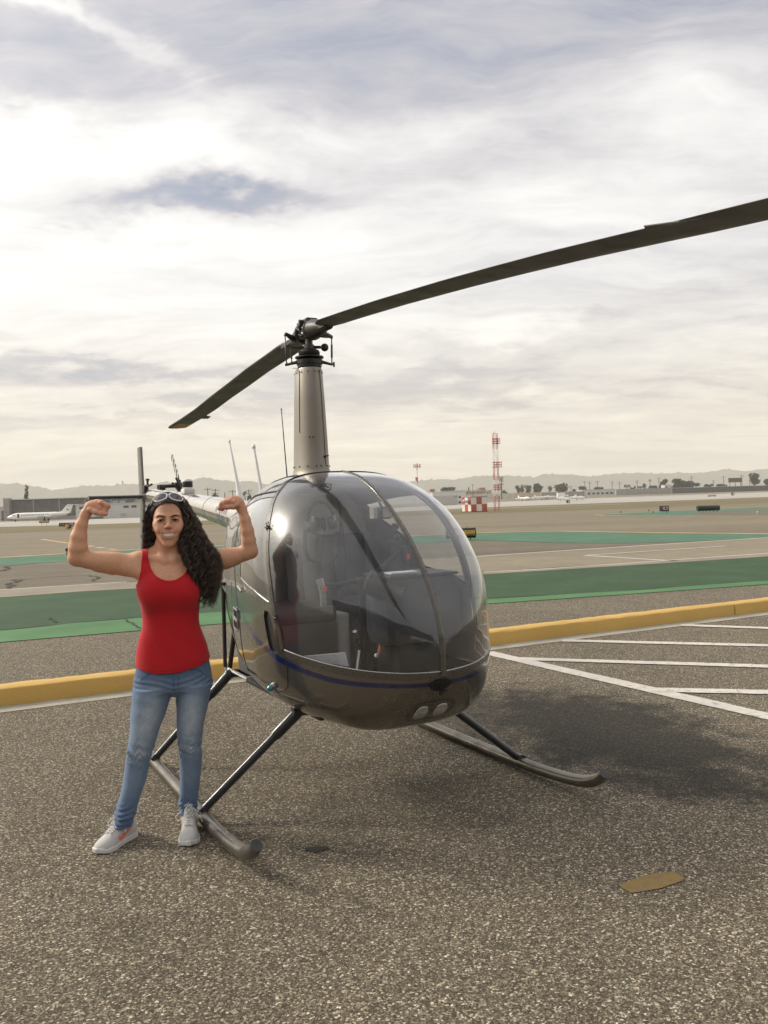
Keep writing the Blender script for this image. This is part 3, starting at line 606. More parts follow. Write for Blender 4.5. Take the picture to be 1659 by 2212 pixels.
# glide slope mast
def lattice(name, loc, h, wb, wt, bands, label, cat, arms=(), tube_r=.026, step=1.0, legs=4):
    e = empty(name, loc, R(8), label=label, cat=cat)
    def wd(z): return wb + (wt - wb) * z / h
    corners = [(-.5, -.5), (.5, -.5), (.5, .5), (-.5, .5)]
    edges = sorted(set([0.0, h] + [b[0] for b in bands]))
    for (z0, m_), z1 in zip(bands, [b[0] for b in bands[1:]] + [h]):
        mb = MB()
        for cx_, cy_ in corners: mb.tube([(cx_ * wd(z0), cy_ * wd(z0), z0), (cx_ * wd(z1), cy_ * wd(z1), z1)], tube_r * 1.5, 5)
        n = max(1, int(round((z1 - z0) / step)))
        for i in range(n):
            a, b = z0 + (z1 - z0) * i / n, z0 + (z1 - z0) * (i + 1) / n
            for k_ in range(4):
                p, q = corners[k_], corners[(k_ + 1) % 4]
                if i % 2: p, q = q, p
                mb.tube([(p[0] * wd(a), p[1] * wd(a), a), (q[0] * wd(b), q[1] * wd(b), b)], tube_r * .65, 4, caps=False); mb.tube([(p[0] * wd(b), p[1] * wd(b), b), (q[0] * wd(b), q[1] * wd(b), b)], tube_r * .65, 4, caps=False)
        mb.build('mast_section', m_, e)
    for z, m_, ext in arms:
        mb = MB()
        for dz in (-.35, 0, .35): mb.box((ext * .35, 0, z + dz), (.8 + ext, .9, .07))
        for x in (-.2, .15, .5): mb.tube([(x * (1 + ext), -.5, z - .5), (x * (1 + ext), -.5, z + .5)], .04, 5); mb.tube([(x * (1 + ext), .4, z - .4), (x * (1 + ext), .4, z + .6)], .03, 5)
        mb.build('antenna_array', m_, e)
    return e
tw = lattice('antenna_mast', (17.85, 130.6, 0), 12.2, .72, .62, [(0, M_red), (2.4, M_wht), (4.86, M_red), (6.9, M_wht), (9.8, M_red)], 'tall red and white lattice mast beside the checkered shed', 'radio mast', arms=((11.0, M_red, .25), (7.3, M_red, .55), (3.75, M_red, .45)))
MB().ball((-.25, -.2, 12.4), .13, 8, 5).tube([(-.25, -.2, 12.2), (-.25, -.2, 12.4)], .03, 4).tube([(.2, .2, 12.2), (.2, .2, 12.8)], .02, 4).build('top_lamp', M_wht, tw)
MB().tube([(-2.2, 0, 2.6), (.1, 0, 4.4)], .04, 4).build('stay', M_wht, tw)
# cell towers and poles
e = empty('cell_tower', (17.4, 420, sg(gz(17.4, 420))), 0, label='red and white cell mast with antenna crown above the cabin roof', cat='cell mast')
for i, (a, b) in enumerate(((0, 10.5), (10.5, 13.0), (13, 17.2), (17.2, 20.5))): MB().tube([(0, 0, a), (0, 0, b)], .22, 8).build('pole', (M_wht, M_red)[i % 2], e)
mb = MB()
for i in range(9): an = i * 2 * math.pi / 9; mb.box((1.7 * math.cos(an), 1.7 * math.sin(an), 19.2), (.22, .22, 1.9), an)
mb.lathe([(1.5, 18.9), (1.6, 18.9), (1.6, 19.1), (1.5, 19.1)], 14)
for i in range(4): an = i * math.pi / 2; mb.tube([(0, 0, 19), (1.6 * math.cos(an), 1.6 * math.sin(an), 19)], .05, 4)
mb.build('antenna_crown', M_red, e); MB().box((-.5, 0, 12.6), (.9, .5, 1.9)).box((.1, 0, 12.3), (.5, .5, 2.2)).build('equipment_box', M_red, e)
e = empty('cell_tower', (57.0, 400, sg(gz(57, 400))), 0, label='dark green cell pole disguised with bristling antennas beside the mast', cat='cell mast')
MB().tube([(0, 0, 0), (0, 0, 10.6)], [.26, .18], 8).build('pole', M_walldark, e); mb = MB()
for i in range(14): an = i * 2.4; z = 8.6 + .17 * i; mb.tube([(0, 0, z - .1), (.95 * math.cos(an), .95 * math.sin(an), z + .1)], .05, 4); mb.box((.95 * math.cos(an), .95 * math.sin(an), z + .1), (.16, .16, .8), an)
for i in range(6): an = i; mb.tube([(0, 0, 7.2), (1.2 * math.cos(an), .8 * math.sin(an), 7.3)], .04, 4); mb.box((1.2 * math.cos(an), .8 * math.sin(an), 7.3), (.14, .14, .6), an)
mb.build('antenna_crown', M_walldark, e)
def pole(x, y, h, label, arms=2, base=None, seed=0):
    z = sg(gz(x, y)) if base is None else base
    e = empty('utility_pole', (x, y, z), R(seed * 37 % 60 - 30), label=label, cat='utility pole', group='utility poles along the far boundary')
    MB().tube([(0, 0, 0), (0, 0, h)], [.19, .12], 7).build('pole', M_wood, e)
    for i in range(arms): MB().box((0, -.12, h - .5 - .9 * i), (2.3 - .3 * i, .12, .14)).build('crossarm', M_wood, e)
    if arms:
        mb = MB()
        for x_ in (-1, -.5, .5, 1): mb.tube([(x_, -.12, h - .42), (x_, -.12, h - .22)], .06, 5)
        mb.build('insulators', M_steel, e)
PL = [(114.3, 470, 8.6, 1, 'bare pole left of a crossarm pole above the grey wall'), (117.2, 470.5, 8.5, 2, 'crossarm pole second from the left above the white building'), (121.5, 470, 8.8, 2, 'tall crossarm pole between two round dark trees'), (129.9, 470, 8.3, 3, 'crossarm pole just left of the small dark billboard'),
      (134.3, 471, 7.7, 2, 'short crossarm pole behind the small dark billboard'), (144.1, 470, 8.3, 2, 'crossarm pole left of the palm tree'), (156.5, 470, 9.5, 3, 'tall crossarm pole right of the palm tree'), (193.2, 470, 9.2, 1, 'tall bare pole left of the big billboard'),
      (188.2, 472, 7.0, 2, 'shorter crossarm pole left of the big billboard'), (203.5, 470, 9.6, 2, 'tall pole at the right end of the big billboard'), (106.4, 470, 6.4, 2, 'short pole right of the largest round tree'), (208.0, 470, 6.8, 1, 'short pole right of the big billboard'), (175.0, 470, 9.7, 2, 'tall pole rising out of the ragged trees')]
for i, (x, y, h, a, lab) in enumerate(PL): pole(x, y, h, lab, a, seed=i)
for i, (x, y, h, a, lab) in enumerate([(-55.1, 260, 8.5, 1, 'crossarm pole left of the bush beside the tail boom'), (-52.8, 260.5, 8.1, 2, 'crossarm pole standing in the bush beside the tail boom'), (-50.0, 261, 6.9, 0, 'short bare pole behind the tail boom'), (-47.3, 260, 7.6, 1, 'pole with one crossarm left of the white aerial'), (-42.2, 260, 7.6, 3, 'crossarm pole right of the white aerial')]): pole(x, y, h, lab, a, 0, i + 3)
e = empty('light_pole', (27.0, 250, sg(gz(27, 250))), 0, label='thin lamp pole behind the checkered shed', cat='lamp post'); MB().tube([(0, 0, 0), (0, 0, 6.6)], [.11, .07], 6).build('pole', M_walldark, e); MB().box((0, 0, 6.65), (.66, .22, .14)).build('lamp_head', M_walldark, e)
lattice('beacon_tower', (-91.2, 290, 0), 11.6, 1.1, .8, [(0, M_steel), (6, M_wht)], 'white lattice beacon tower behind the old hangar roof', 'beacon tower', step=1.3)
e = empty('beacon', (-91.2, 290, 11.6), 0, label='small lamp on top of the white lattice tower', cat='beacon'); MB().tube([(0, 0, 0), (0, 0, .5)], .12, 6).ball((0, 0, .75), .28, 8, 5).build('lamp', M_steel, e)
# billboards
e = empty('billboard', (191.3, 450, sg(gz(191, 450))), R(-4), label='large dark billboard seen from behind on tall legs', cat='billboard'); MB().bbox((0, 0, 6.4), (7.3, .3, 2.3), .05).build('panel', M_walldark, e)
for x in (-2.8, 0, 2.8): MB().box((x, .2, 3.2), (.24, .24, 6.4)).build('leg', M_walldark, e)
mb = MB()
for i in range(9): mb.box((-3.3 + .82 * i, -.2, 6.4), (.09, .1, 2.4))
mb.box((0, -.5, 5.2), (7.6, .7, .08)); mb.build('rib', M_wood, e)
e = empty('billboard', (132.5, 450, sg(gz(132, 450))), 0, label='small dark billboard above the grey wall', cat='billboard'); MB().bbox((0, 0, 4.9), (3.4, .25, 1.4), .04).build('panel', M_walldark, e); MB().box((0, -.15, 4.9), (2.7, .05, .8)).build('face', M_steel, e); MB().box((0, .1, 2.2), (.3, .3, 4.4)).build('leg', M_walldark, e)
e = empty('shop_sign', (138.5, 446, sg(gz(138, 446))), 0, label='blue sign board above the grey wall', cat='sign'); MB().bbox((0, 0, 4.1), (3.4, .3, .95), .04).build('panel', mat('blue sign paint', (.05, .13, .28), .5), e); MB().box((0, .1, 1.9), (.3, .3, 3.6)).build('leg', M_walldark, e)

# airfield signs
def drum_sign(name, x, y, rz, L, h, z0, mface, mbody, label, cat='sign', legs=2, texts=()):
    e = empty(name, (x, y, 0), rz, label=label, cat=cat)
    n = 10; r = h / 2
    prof = [(-.34 * h + .22 * h * (1 - math.cos(math.pi * (i / n - .5) * 1.0)) * 0 - .30 * h * math.cos(math.pi * (i / n - .5)), z0 + h * i / n) for i in range(n + 1)]   # bowed front
    front = [(y_ + .34 * h, z) for y_, z in prof]
    mb = MB(); mb.prism([(-L / 2, q[0], q[1]) for q in front] + [(-L / 2, .30 * h, z0 + h), (-L / 2, .30 * h, z0)], (L, 0, 0)); mb.build('case', mbody, e)
    vs = []
    for sx_ in (-1, 1): vs += [(sx_ * (L / 2 - .03), q[0] - .008, z0 + .02 + (q[1] - z0) * (h - .04) / h) for q in front]
    m_ = len(front); mb = MB(); mb.add(vs, [(i, i + 1, m_ + i + 1, m_ + i) for i in range(m_ - 1)]); mb.build('sign_face', mface, e, smooth=True)
    for sx_ in (-1, 1): MB().prism([(sx_ * L / 2 - .012, q[0] * 1.06, z0 - .01 + (q[1] - z0) * (h + .02) / h) for q in front] + [(sx_ * L / 2 - .012, .31 * h, z0 + h + .01), (sx_ * L / 2 - .012, .31 * h, z0 - .01)], (.03, 0, 0)).build('end_cap', M_black, e)
    for i in range(legs): MB().tube([(-L / 2 + L * (i + .5) / legs, .05 * h, 0), (-L / 2 + L * (i + .5) / legs, .05 * h, z0 + .02)], .022, 6).build('leg', M_black, e)
    for (b_, s_, m2, tx, tz, sx2) in texts:
        i = int((tz - z0) / h * n); i = max(0, min(n - 1, i)); a, b2 = front[i], front[i + 1]
        tilt = math.atan2(b2[0] - a[0], b2[1] - a[1])
        text_mesh('lettering', b_, s_, m2, (tx, a[0] + (b2[0] - a[0]) * .5 - .016, tz), e, rot=(math.pi / 2 - tilt, 0, 0), ext=.003, sx=sx2)
    return e
ys = drum_sign('taxi_sign', 3.20, 34.75, R(8), 1.22, .42, .08, M_signyel, M_black, 'amber drum shaped taxiway sign with two lines of dark lettering, beside the nose bubble', legs=3)
# its two lines are too worn to read: strokes only
for row, (z, hh, mm, a_) in enumerate(((.375, .075, mat('faded lettering', (.25, .18, .05), .6), 1), (.20, .085, M_black, 2))):
    mb = MB(); rr = rnd(9 + row); x = -.50
    while x < .50:
        wl = rr.choice((.035, .045, .055)); yb = -.30 * .42 * math.cos(math.pi * ((z - .08) / .42 - .5)) - .018
        if rr.random() > .14:
            mb.box((x, yb, z), (.012, .008, hh)); 
            if rr.random() < .7: mb.box((x + wl * .4, yb, z + rr.choice((-.4, 0, .4)) * hh), (wl * .7, .008, .012))
            if rr.random() < .6: mb.box((x + wl * .75, yb, z), (.012, .008, hh * rr.choice((.5, 1))))
        x += wl * 1.35
    mb.build('lettering', mm, ys)
for x in (-.35, .3): MB().tube([(x, .05, .5), (x, .05, .545)], .012, 5).build('lug', M_black, ys)
ils = drum_sign('taxi_sign', 26.25, 77.6, R(-14), .80, .52, .15, M_signred, M_black, 'red hold sign reading ILS on the far green island', legs=2, texts=[('ILS', .46, M_wht, .10, .40, .85)])
MB().box((-.30, -.17, .41), (.2, .03, .5)).build('dark_panel', M_walldark, ils)
cyl = empty('taxi_sign', (29.05, 74.2, 0), R(2), label='long black barrel sign seen from behind on the far green island', cat='sign')
MB().tube([(-.98, 0, .38), (.98, 0, .38)], .235, 20).build('case', M_black, cyl, smooth=True); MB().prism([(-.9, -.22, .45), (.88, -.22, .45), (.88, -.10, .60), (-.9, -.10, .60)], (0, .02, .01)).build('back_panel', M_walldark, cyl)
for i in range(6): MB().tube([(-.8 + .32 * i, 0, 0), (-.8 + .32 * i, 0, .2)], .025, 6).build('leg', M_black, cyl)
MB().lathe([(0, 0), (.05, 0), (.05, .02), (0, .02)], 10, (.985, 0, .42), (1, 0, 0)).build('end_label', M_wht, cyl)
rs = drum_sign('taxi_sign', -39.3, 104.4, R(14), 3.2, .46, .05, M_signred, M_black, 'low red runway sign reading 26-8 on the left grass', legs=4, texts=[('26-8', .44, M_wht, .10, .28, 1.0)])
MB().box((-1.22, -.155, .28), (.66, .04, .44)).build('black_panel', M_black, rs); text_mesh('lettering', 'D8', .40, M_signyel, (-1.22, -.178, .28), rs, ext=.004)
drum_sign('taxi_sign', -50.1, 122, R(14), 1.35, .36, .38, M_signyel, M_black, 'small amber sign on the pale runway below the jet', legs=2)
yl = empty('guard_light', (-32.25, 84.5, 0), R(-25), label='yellow and black guard light box on the left grass edge', cat='airfield light')
MB().bbox((-.10, 0, .32), (.36, .36, .40), .05).build('housing', M_signyel, yl); MB().bbox((.17, 0, .30), (.2, .34, .36), .03).build('lamp_face', M_black, yl); MB().box((.20, -.18, .36), (.10, .02, .08)).build('label_plate', M_wht, yl)
for x in (-.14, .12): MB().tube([(x, 0, 0), (x, 0, .14)], .03, 6).build('leg', M_black, yl)
for (x, y, h, rz, lab) in ((56.3, 252.9, 1.15, .3, 'black box sign standing before the light aircraft'), (129.1, 306.2, 1.4, -.2, 'black box sign far right on the pale runway')):
    e = empty('marker_box', (x, y, sg(gz(x, y))), rz, label=lab, cat='sign'); MB().bbox((0, 0, h * .62), (1.0, .5, h * .76), .06).build('case', M_black, e); MB().box((.1, -.26, h * .62), (.3, .03, h * .5)).build('label_plate', M_wht, e)
    for s in (-.3, .3): MB().tube([(s, 0, 0), (s, 0, h * .26)], .06, 6).build('leg', M_black, e)
e = empty('barrier', (118.9, 300, sg(gz(118.9, 300))), 0, label='long yellow barrier on the far pale runway', cat='barrier'); MB().bbox((0, 0, .55), (3.0, .5, .6), .05).build('panel', M_signyel, e)
for x in (-1.2, 1.2): MB().box((x, 0, .14), (.2, .7, .28)).build('foot', M_black, e)
for (x, y, h, m_, lab) in ((24.03, 84.1, .2, M_black, 'dark edge light left of the ILS sign'), (28.15, 88.0, .21, M_black, 'dark edge light beyond the ILS sign'), (25.5, 78.5, .15, M_black, 'low edge light just left of the ILS sign'), (27.1, 60.1, .28, M_signyel, 'yellow edge light right of the black barrel sign')):
    e = empty('edge_light', (x, y, 0), 0, label=lab, cat='airfield light'); MB().lathe([(.07, 0), (.05, .03), (.03, h * .6)], 8).build('stem', m_, e); MB().ball((0, 0, h * .75), .055, 8, 6, (1, 1, 1.3)).build('lens', M_wht if m_ is M_signyel else M_walldark, e)
e = empty('edge_marker', (-12.08, 31.4, 0), 0, label='orange edge marker post with a blue top on the sea green island', cat='airfield light'); MB().lathe([(.06, 0), (.035, .03), (.03, .2)], 10).build('stem', mat('orange plastic', (.42, .20, .06), .5), e); MB().lathe([(.035, .2), (.05, .22), (.05, .29), (.02, .32), (0, .32)], 12).build('lens', M_blue, e)

# ------------------------------------------------------------------ trees
def leaf_mat(name, c, var=.35):
    m = bpy.data.materials.new(name); m.use_nodes = True; t = NT(m.node_tree); b = t.n['Principled BSDF']
    ob = t.new('ShaderNodeTexCoord').outputs['Object']
    col = t.mix(t.noise(ob, 1.4, 3, 0.6), tuple(x * (1 - var) for x in c) + (1,), tuple(x * (1 + var) for x in c) + (1,))
    t.link(col, b.inputs['Base Color']); b.inputs['Roughness'].default_value = .75; b.inputs['Specular IOR Level'].default_value = .2
    return m
M_leaf = [leaf_mat('dark evergreen foliage', (.035, .05, .024)), leaf_mat('olive foliage', (.062, .07, .036)), leaf_mat('grey green foliage', (.075, .08, .05))]
M_bark = mat('bark', (.09, .075, .06), .95, var=.3, scale=2)
def crown_mesh(seed, lobes, n, leaf):
    rg = np.random.default_rng(seed); P = []
    for (cx_, cy_, cz_, rx, ry, rz_) in lobes:
        k_ = int(n * rx * rz_ / sum(l[3] * l[5] for l in lobes)) + 4
        d = rg.normal(size=(k_, 3)); d /= np.linalg.norm(d, axis=1)[:, None]; rr = (.55 + .5 * rg.random(k_)) * (0.85 + .3 * np.sin(d[:, 0] * 5 + seed) * np.sin(d[:, 2] * 4))
        P.append(np.array([cx_, cy_, cz_]) + d * rr[:, None] * np.array([rx, ry, rz_]))
    P = np.concatenate(P); k_ = len(P); a = rg.normal(size=(k_, 3)); a /= np.linalg.norm(a, axis=1)[:, None]; b = np.cross(a, rg.normal(size=(k_, 3))); b /= np.linalg.norm(b, axis=1)[:, None]
    s = leaf * (.6 + .8 * rg.random(k_))[:, None]
    V = np.stack([P - a * s - b * s * .6, P + a * s - b * s * .5, P + a * s * .8 + b * s * .6, P - a * s * .9 + b * s * .5], 1).reshape(-1, 3)
    return V, np.arange(4 * k_).reshape(-1, 4)
def tree(name, x, y, w_, top, bottom, label, m, seed, n=700, kind='round', base=None, group='trees along the far boundary'):
    z = sg(gz(x, y)) if base is None else base; h = top - z
    e = empty(name, (x, y, z), 0, label=label, cat='tree', group=group); rr = rnd(seed); L = []
    if kind == 'conifer':
        for i in range(14): f = i / 13; r_ = w_ * .5 * (1.02 - f) ** .75 * rr.uniform(.85, 1.15) + .12; L.append((rr.uniform(-.1, .1) * w_, rr.uniform(-.1, .1) * w_, h * (.12 + .85 * f), r_, r_, h * .07))
    elif kind == 'ragged':
        for i in range(9): L.append((rr.uniform(-.48, .48) * w_, rr.uniform(-.3, .3) * w_, h * rr.uniform(.45, .95) * (1 - .2 * (i % 3 == 0)), w_ * .17 * rr.uniform(.6, 1.3), w_ * .17, h * .14 * rr.uniform(.6, 1.4)))
    else:
        lowz = max(.18, (bottom - z) / h)
        for i in range(11):
            f = rr.uniform(lowz + .14, .88); q = math.sin(math.pi * min(1, max(0, (f - lowz) / (1.02 - lowz)))) ** .6
            L.append((rr.uniform(-.34, .34) * w_ * q, rr.uniform(-.34, .34) * w_ * q, h * f, w_ * .25 * rr.uniform(.75, 1.25), w_ * .25, h * (.13 + .05 * rr.random())))
        L.append((0, 0, h * .62, w_ * .36, w_ * .36, h * .26))
    V, F = crown_mesh(seed, L, n, max(.16, .06 * w_)); V[:, 2] = np.minimum(V[:, 2], h); np_mesh('crown', V, F, m, e, smooth=False)
    mb = MB(); mb.tube([(0, 0, -.2), (.1 * rr.uniform(-1, 1), 0, h * .3), (.2 * rr.uniform(-1, 1), 0, h * .62)], [.035 * h, .026 * h, .012 * h], 7)
    for i in range(4): an = i * 1.7 + seed; mb.tube([(0, 0, h * (.28 + .06 * i)), (math.cos(an) * w_ * .26, math.sin(an) * w_ * .26, h * (.52 + .07 * i))], [.014 * h, .006 * h], 5)
    mb.build('trunk', M_bark, e); return e
def palm(x, y, top, label, base=None):
    z = sg(gz(x, y)) if base is None else base; h = top - z; e = empty('palm_tree', (x, y, z), 0, label=label, cat='palm tree')
    MB().tube([(0, 0, 0), (.1, 0, h * .5), (0, 0, h - .5)], [.2, .15, .14], 7).build('trunk', M_bark, e); rr = rnd(int(x)); mb = MB()
    for i in range(26):
        an = i * 2.4; el_ = rr.uniform(-.7, 1.2); L_ = rr.uniform(.9, 1.25); pts = []
        for k_ in range(5): s_ = k_ / 4 * L_; pts.append((math.cos(an) * s_ * math.cos(el_), math.sin(an) * s_ * math.cos(el_), h - .5 + s_ * math.sin(el_) - .4 * s_ * s_))
        mb.tube(pts, [.06, .16, .17, .10, .02], 4, flat=.2)
    mb.build('crown', M_leaf[0], e)
palm(151.3, 470, 11.2, 'slim palm standing right of the blue sign'); palm(-43.5, 260, 7.1, 'small palm beside the white aerial', 0)
TR = [(37.3, 7.6, 10.4, 8.3, 0, 'round', 'round dark tree behind the small white hangar'), (49.7, 1.7, 10.3, 7, 0, 'conifer', 'small pointed conifer left of the thin lamp pole'), (70.2, 4.7, 8.4, 5.5, 1, 'ragged', 'ragged bush right of the disguised cell pole'),
      (78.0, 3.6, 10.9, 5, 0, 'round', 'first dark tree of the clump above the beige wall'), (81.0, 3.2, 10.7, 5, 0, 'round', 'second dark tree of the clump above the beige wall'), (84.3, 4.8, 10.8, 5, 0, 'round', 'third dark tree of the clump above the beige wall'), (89.6, 6.6, 11.4, 5, 0, 'round', 'tallest dark tree closing the clump above the beige wall'),
      (97.0, 2.8, 9.7, 6.2, 1, 'round', 'small upright tree alone right of the clump'), (104.0, 8.0, 11.7, 5, 0, 'round', 'large round dark tree above the light grey wall'), (116.0, 5.8, 8.7, 5.5, 1, 'round', 'low wide tree left of the white building roof poles'), (125.5, 5.6, 7.9, 5.5, 1, 'round', 'low bush above the white low building'),
      (163.7, 6.6, 11.8, 5.5, 0, 'ragged', 'ragged tall tree behind the white roof hut'), (171.3, 7.9, 11.4, 5.5, 0, 'round', 'broad dark dome shaped tree right of the white roof hut'), (178.9, 9.8, 10.5, 5.5, 2, 'ragged', 'thin grey ragged trees left of the big billboard'), (216.6, 6.8, 13.4, 6, 0, 'round', 'tallest tree near the right edge'), (222.8, 5.8, 10.0, 6, 1, 'round', 'lower tree at the right edge of the view'),
      (152.0, 2.2, 9.2, 6, 0, 'round', 'small round tree close to the palm'), (158.0, 5.8, 8.1, 5.8, 1, 'ragged', 'low ragged bushes right of the palm'), (188.4, 6.2, 7.7, 5.8, 1, 'ragged', 'low shrubs below the big billboard poles'), (145.3, 3.9, 8.0, 6, 1, 'ragged', 'low shrubs left of the blue sign'), (199, 9, 7.6, 5.8, 2, 'ragged', 'low scrub below the big billboard'), (110.5, 2.0, 7.2, 5.5, 0, 'round', 'tiny round bush right of the large round tree')]
for i, (x, w_, top, bot, mi, kd, lab) in enumerate(TR): tree('conifer' if kd == 'conifer' else 'tree', x, 480 + (i % 3) * 2, w_, top, bot, lab, M_leaf[mi], 40 + i, 900 if w_ > 5 else 500, kd)
tree('conifer', -124.9, 290, 3.0, 12.4, 0, 'tall dark conifer behind the left end of the old hangar', M_leaf[0], 11, 1300, 'conifer', 0, group=None)
for i, (x, w_, top, kd, mi, lab) in enumerate(((-52.9, 2.6, 7.1, 'ragged', 2, 'thin grey bush around the pole beside the tail boom'), (-42.5, 1.3, 6.0, 'round', 0, 'small dark tree right of the small palm'), (-45.5, .9, 6.6, 'conifer', 0, 'slim dark tree left of the small palm'), (-71.5, 3.4, 5.6, 'round', 1, 'low tree top behind the long white building'))):
    tree('tree', x, 262, w_, top, 3.5, lab, M_leaf[mi], 90 + i, 420, kd, 0)

# ------------------------------------------------------------------ hills and the air in front of them
HILL = [(-2600, 120), (-2000, 100), (-1700, 126), (-1387, 120), (-1327, 115), (-1297, 111), (-1254, 103), (-1202, 89), (-1142, 94), (-1088, 101), (-988, 99), (-908, 103), (-835, 100), (-794, 106), (-711, 102), (-651, 120), (-601, 108), (-528, 99), (-478, 101), (-429, 88), (-300, 82), (-100, 84), (20, 78), (123, 82), (210, 86), (272, 82), (328, 93), (376, 93), (445, 92), (547, 82), (582, 93), (673, 88), (749, 79), (832, 86), (929, 87), (1006, 81), (1160, 81), (1247, 90), (1313, 82), (1395, 87), (1632, 92), (2000, 110), (2600, 100)]
hx = np.linspace(-2600, 2600, 700); rg = np.random.default_rng(5)
ht = np.interp(hx, [p[0] for p in HILL], [p[1] for p in HILL])
def fbm(x, seed, oct_=6, f0=.004):
    r2 = np.random.default_rng(seed); o_ = 0
    for i in range(oct_): f = f0 * 2 ** i; o_ = o_ + np.sin(x * f * 6.28 + r2.uniform(0, 6.28)) * np.sin(x * f * 3.9 + r2.uniform(0, 6.28)) / 1.7 ** i
    return o_
tree_fr = np.maximum(0, rg.normal(0, 1.3, len(hx))) + np.maximum(0, rg.normal(-1.5, 2.4, len(hx)))
ys_ = np.array([2550, 2650, 2760, 2860, 2930, 2975, 3000, 3040, 3150, 3300]); fr = np.array([0, .22, .40, .62, .80, .93, 1.0, .97, .7, 0])
HX, HY = np.meshgrid(hx, ys_, indexing='ij'); HZ = ht[:, None] * fr[None, :]
rid = fbm(hx, 3)[:, None] * 9 * np.sin(np.pi * np.clip(fr, 0, 1))[None, :] + fbm(HX + HY * 1.7, 8, 6, .006) * 5 * np.clip(1 - fr, 0, 1)[None, :]
HZ = np.maximum(HZ + rid, -2); HZ[:, 5:7] += tree_fr[:, None]; HZ[:, 6] = ht + tree_fr * 1.4; HZ[:, 0] = -2; HZ[:, -1] = -2
ii = np.arange(HX.size).reshape(HX.shape)
np_mesh('hills', np.stack([HX, HY, HZ], -1).reshape(-1, 3), np.stack([ii[:-1, :-1], ii[1:, :-1], ii[1:, 1:], ii[:-1, 1:]], -1).reshape(-1, 4), M_hill, kind='structure')
e = empty('radio_mast', (-651, 2998, 118), 0, label='faint thin radio mast on the hill crest above the tail boom', cat='radio mast'); MB().tube([(0, 0, -4), (0, 0, 22)], [1.0, .4], 5).build('mast', M_steel, e)
hz = bpy.data.materials.new('haze'); hz.use_nodes = True; t = NT(hz.node_tree); t.n.clear()
o_ = t.new('ShaderNodeOutputMaterial'); pv = t.new('ShaderNodeVolumePrincipled'); pv.inputs['Color'].default_value = (.98, .965, .91, 1); pv.inputs['Density'].default_value = 0.00031; pv.inputs['Anisotropy'].default_value = 0.0
t.link(pv.outputs[0], o_.inputs['Volume'])
MB().box((0, 1400, 77), (6400, 4400, 158)).build('haze', hz, None, kind='stuff')
# ------------------------------------------------------------------ helicopter (x forward, y to its left, z up)
HEL = empty('helicopter', (-0.43, 5.10, 0), R(-61.5), label='two seat helicopter with glossy grey brown cabin and blue stripe, standing on skids', cat='helicopter')
def paint(name, c, rough=.24, metal=.75, coat=1.0, var=.04):
    m = bpy.data.materials.new(name); m.use_nodes = True; t = NT(m.node_tree); b = t.n['Principled BSDF']
    o = t.new('ShaderNodeTexCoord').outputs['Object']
    t.link(t.mix(t.noise(o, 3, 5, .6), tuple(x * (1 - var) for x in c) + (1,), tuple(x * (1 + var) for x in c) + (1,)), b.inputs['Base Color'])
    b.inputs['Metallic'].default_value = metal; b.inputs['Coat Weight'].default_value = coat; b.inputs['Coat Roughness'].default_value = .03; b.inputs['Coat IOR'].default_value = 1.5
    t.link(t.rng(t.noise(o, 5, 5, .6), .3, .7, rough - .05, rough + .06), b.inputs['Roughness'])
    bp = t.new('ShaderNodeBump'); bp.inputs['Strength'].default_value = .25; bp.inputs['Distance'].default_value = .006      # oil-canning of thin skin
    t.link(t.noise(o, 2.6, 2, .4), bp.inputs['Height']); t.link(bp.outputs[0], b.inputs['Normal']); t.link(bp.outputs[0], b.inputs['Coat Normal'])
    return m
M_body = paint('metallic taupe paint', (.165, .146, .122)); M_strip = paint('dark taupe frame paint', (.11, .10, .086), .38, .5, .5); M_boom = paint('pale metallic paint', (.50, .47, .415), .26)
M_fair = paint('lit taupe body paint', (.285, .255, .213), .48, .45, .15)  # lighter copy of the body paint, stands for better light on the fairing
M_stripe = paint('dark blue stripe paint', (.004, .009, .075), .25, .1)
M_purple = paint('violet lettering paint', (.13, .11, .25), .3, .2)
M_rubber = mat('black rubber', (.012, .012, .012), .6, var=.2)
M_metal = mat('bare metal', (.42, .41, .39), .32, .9, var=.1, scale=9)
M_dkmetal = mat('dark oily steel', (.055, .052, .047), .42, .6, var=.35, scale=14, bump=.0006, bscale=60)
M_rodmetal = mat('dull rod metal', (.13, .125, .115), .45, .7, var=.25, scale=20)
M_skid = mat('worn grey skid tube', (.20, .185, .16), .33, .8, var=.18, scale=5, dirt=((.10, .09, .075), .7, 6))
M_strut = mat('dark strut paint', (.03, .032, .034), .35, .2, var=.2, scale=8, coat=.3)
M_blade = mat('grey brown blade paint', (.085, .081, .075), .55, .05, var=.12, scale=3, dirt=((.05, .046, .04), .6, 5))
M_bladeyel = mat('yellow blade tip', (.42, .25, .04), .5, var=.1)
M_seat = mat('grey seat vinyl', (.085, .088, .095), .5, var=.08, bump=.0008, bscale=200)
M_bulk = mat('pale grey bulkhead trim', (.52, .50, .47), .75, var=.06, scale=4)
M_liner = mat('dark grey headliner', (.10, .10, .105), .85, var=.1)
M_floor = mat('black floor mat', (.022, .022, .022), .8, var=.2)
M_panelblk = mat('matt black panel', (.022, .023, .026), .55, var=.15)
M_shroud = mat('grey console leather', (.028, .030, .036), .55, var=.1, bump=.0006, bscale=160)
M_redtag = mat('red safety tag', (.75, .07, .04), .5)
M_orange = mat('orange strap', (.80, .20, .07), .6)
M_lens = mat('clear lens', (.36, .345, .31), .12, var=.25, scale=60, bump=.001, bscale=160, coat=1)
M_navg = mat('teal nav lens', (.0, .16, .20), .06, var=.15, coat=1)
M_paper = mat('printed paper', (.66, .68, .70), .7, var=.05)
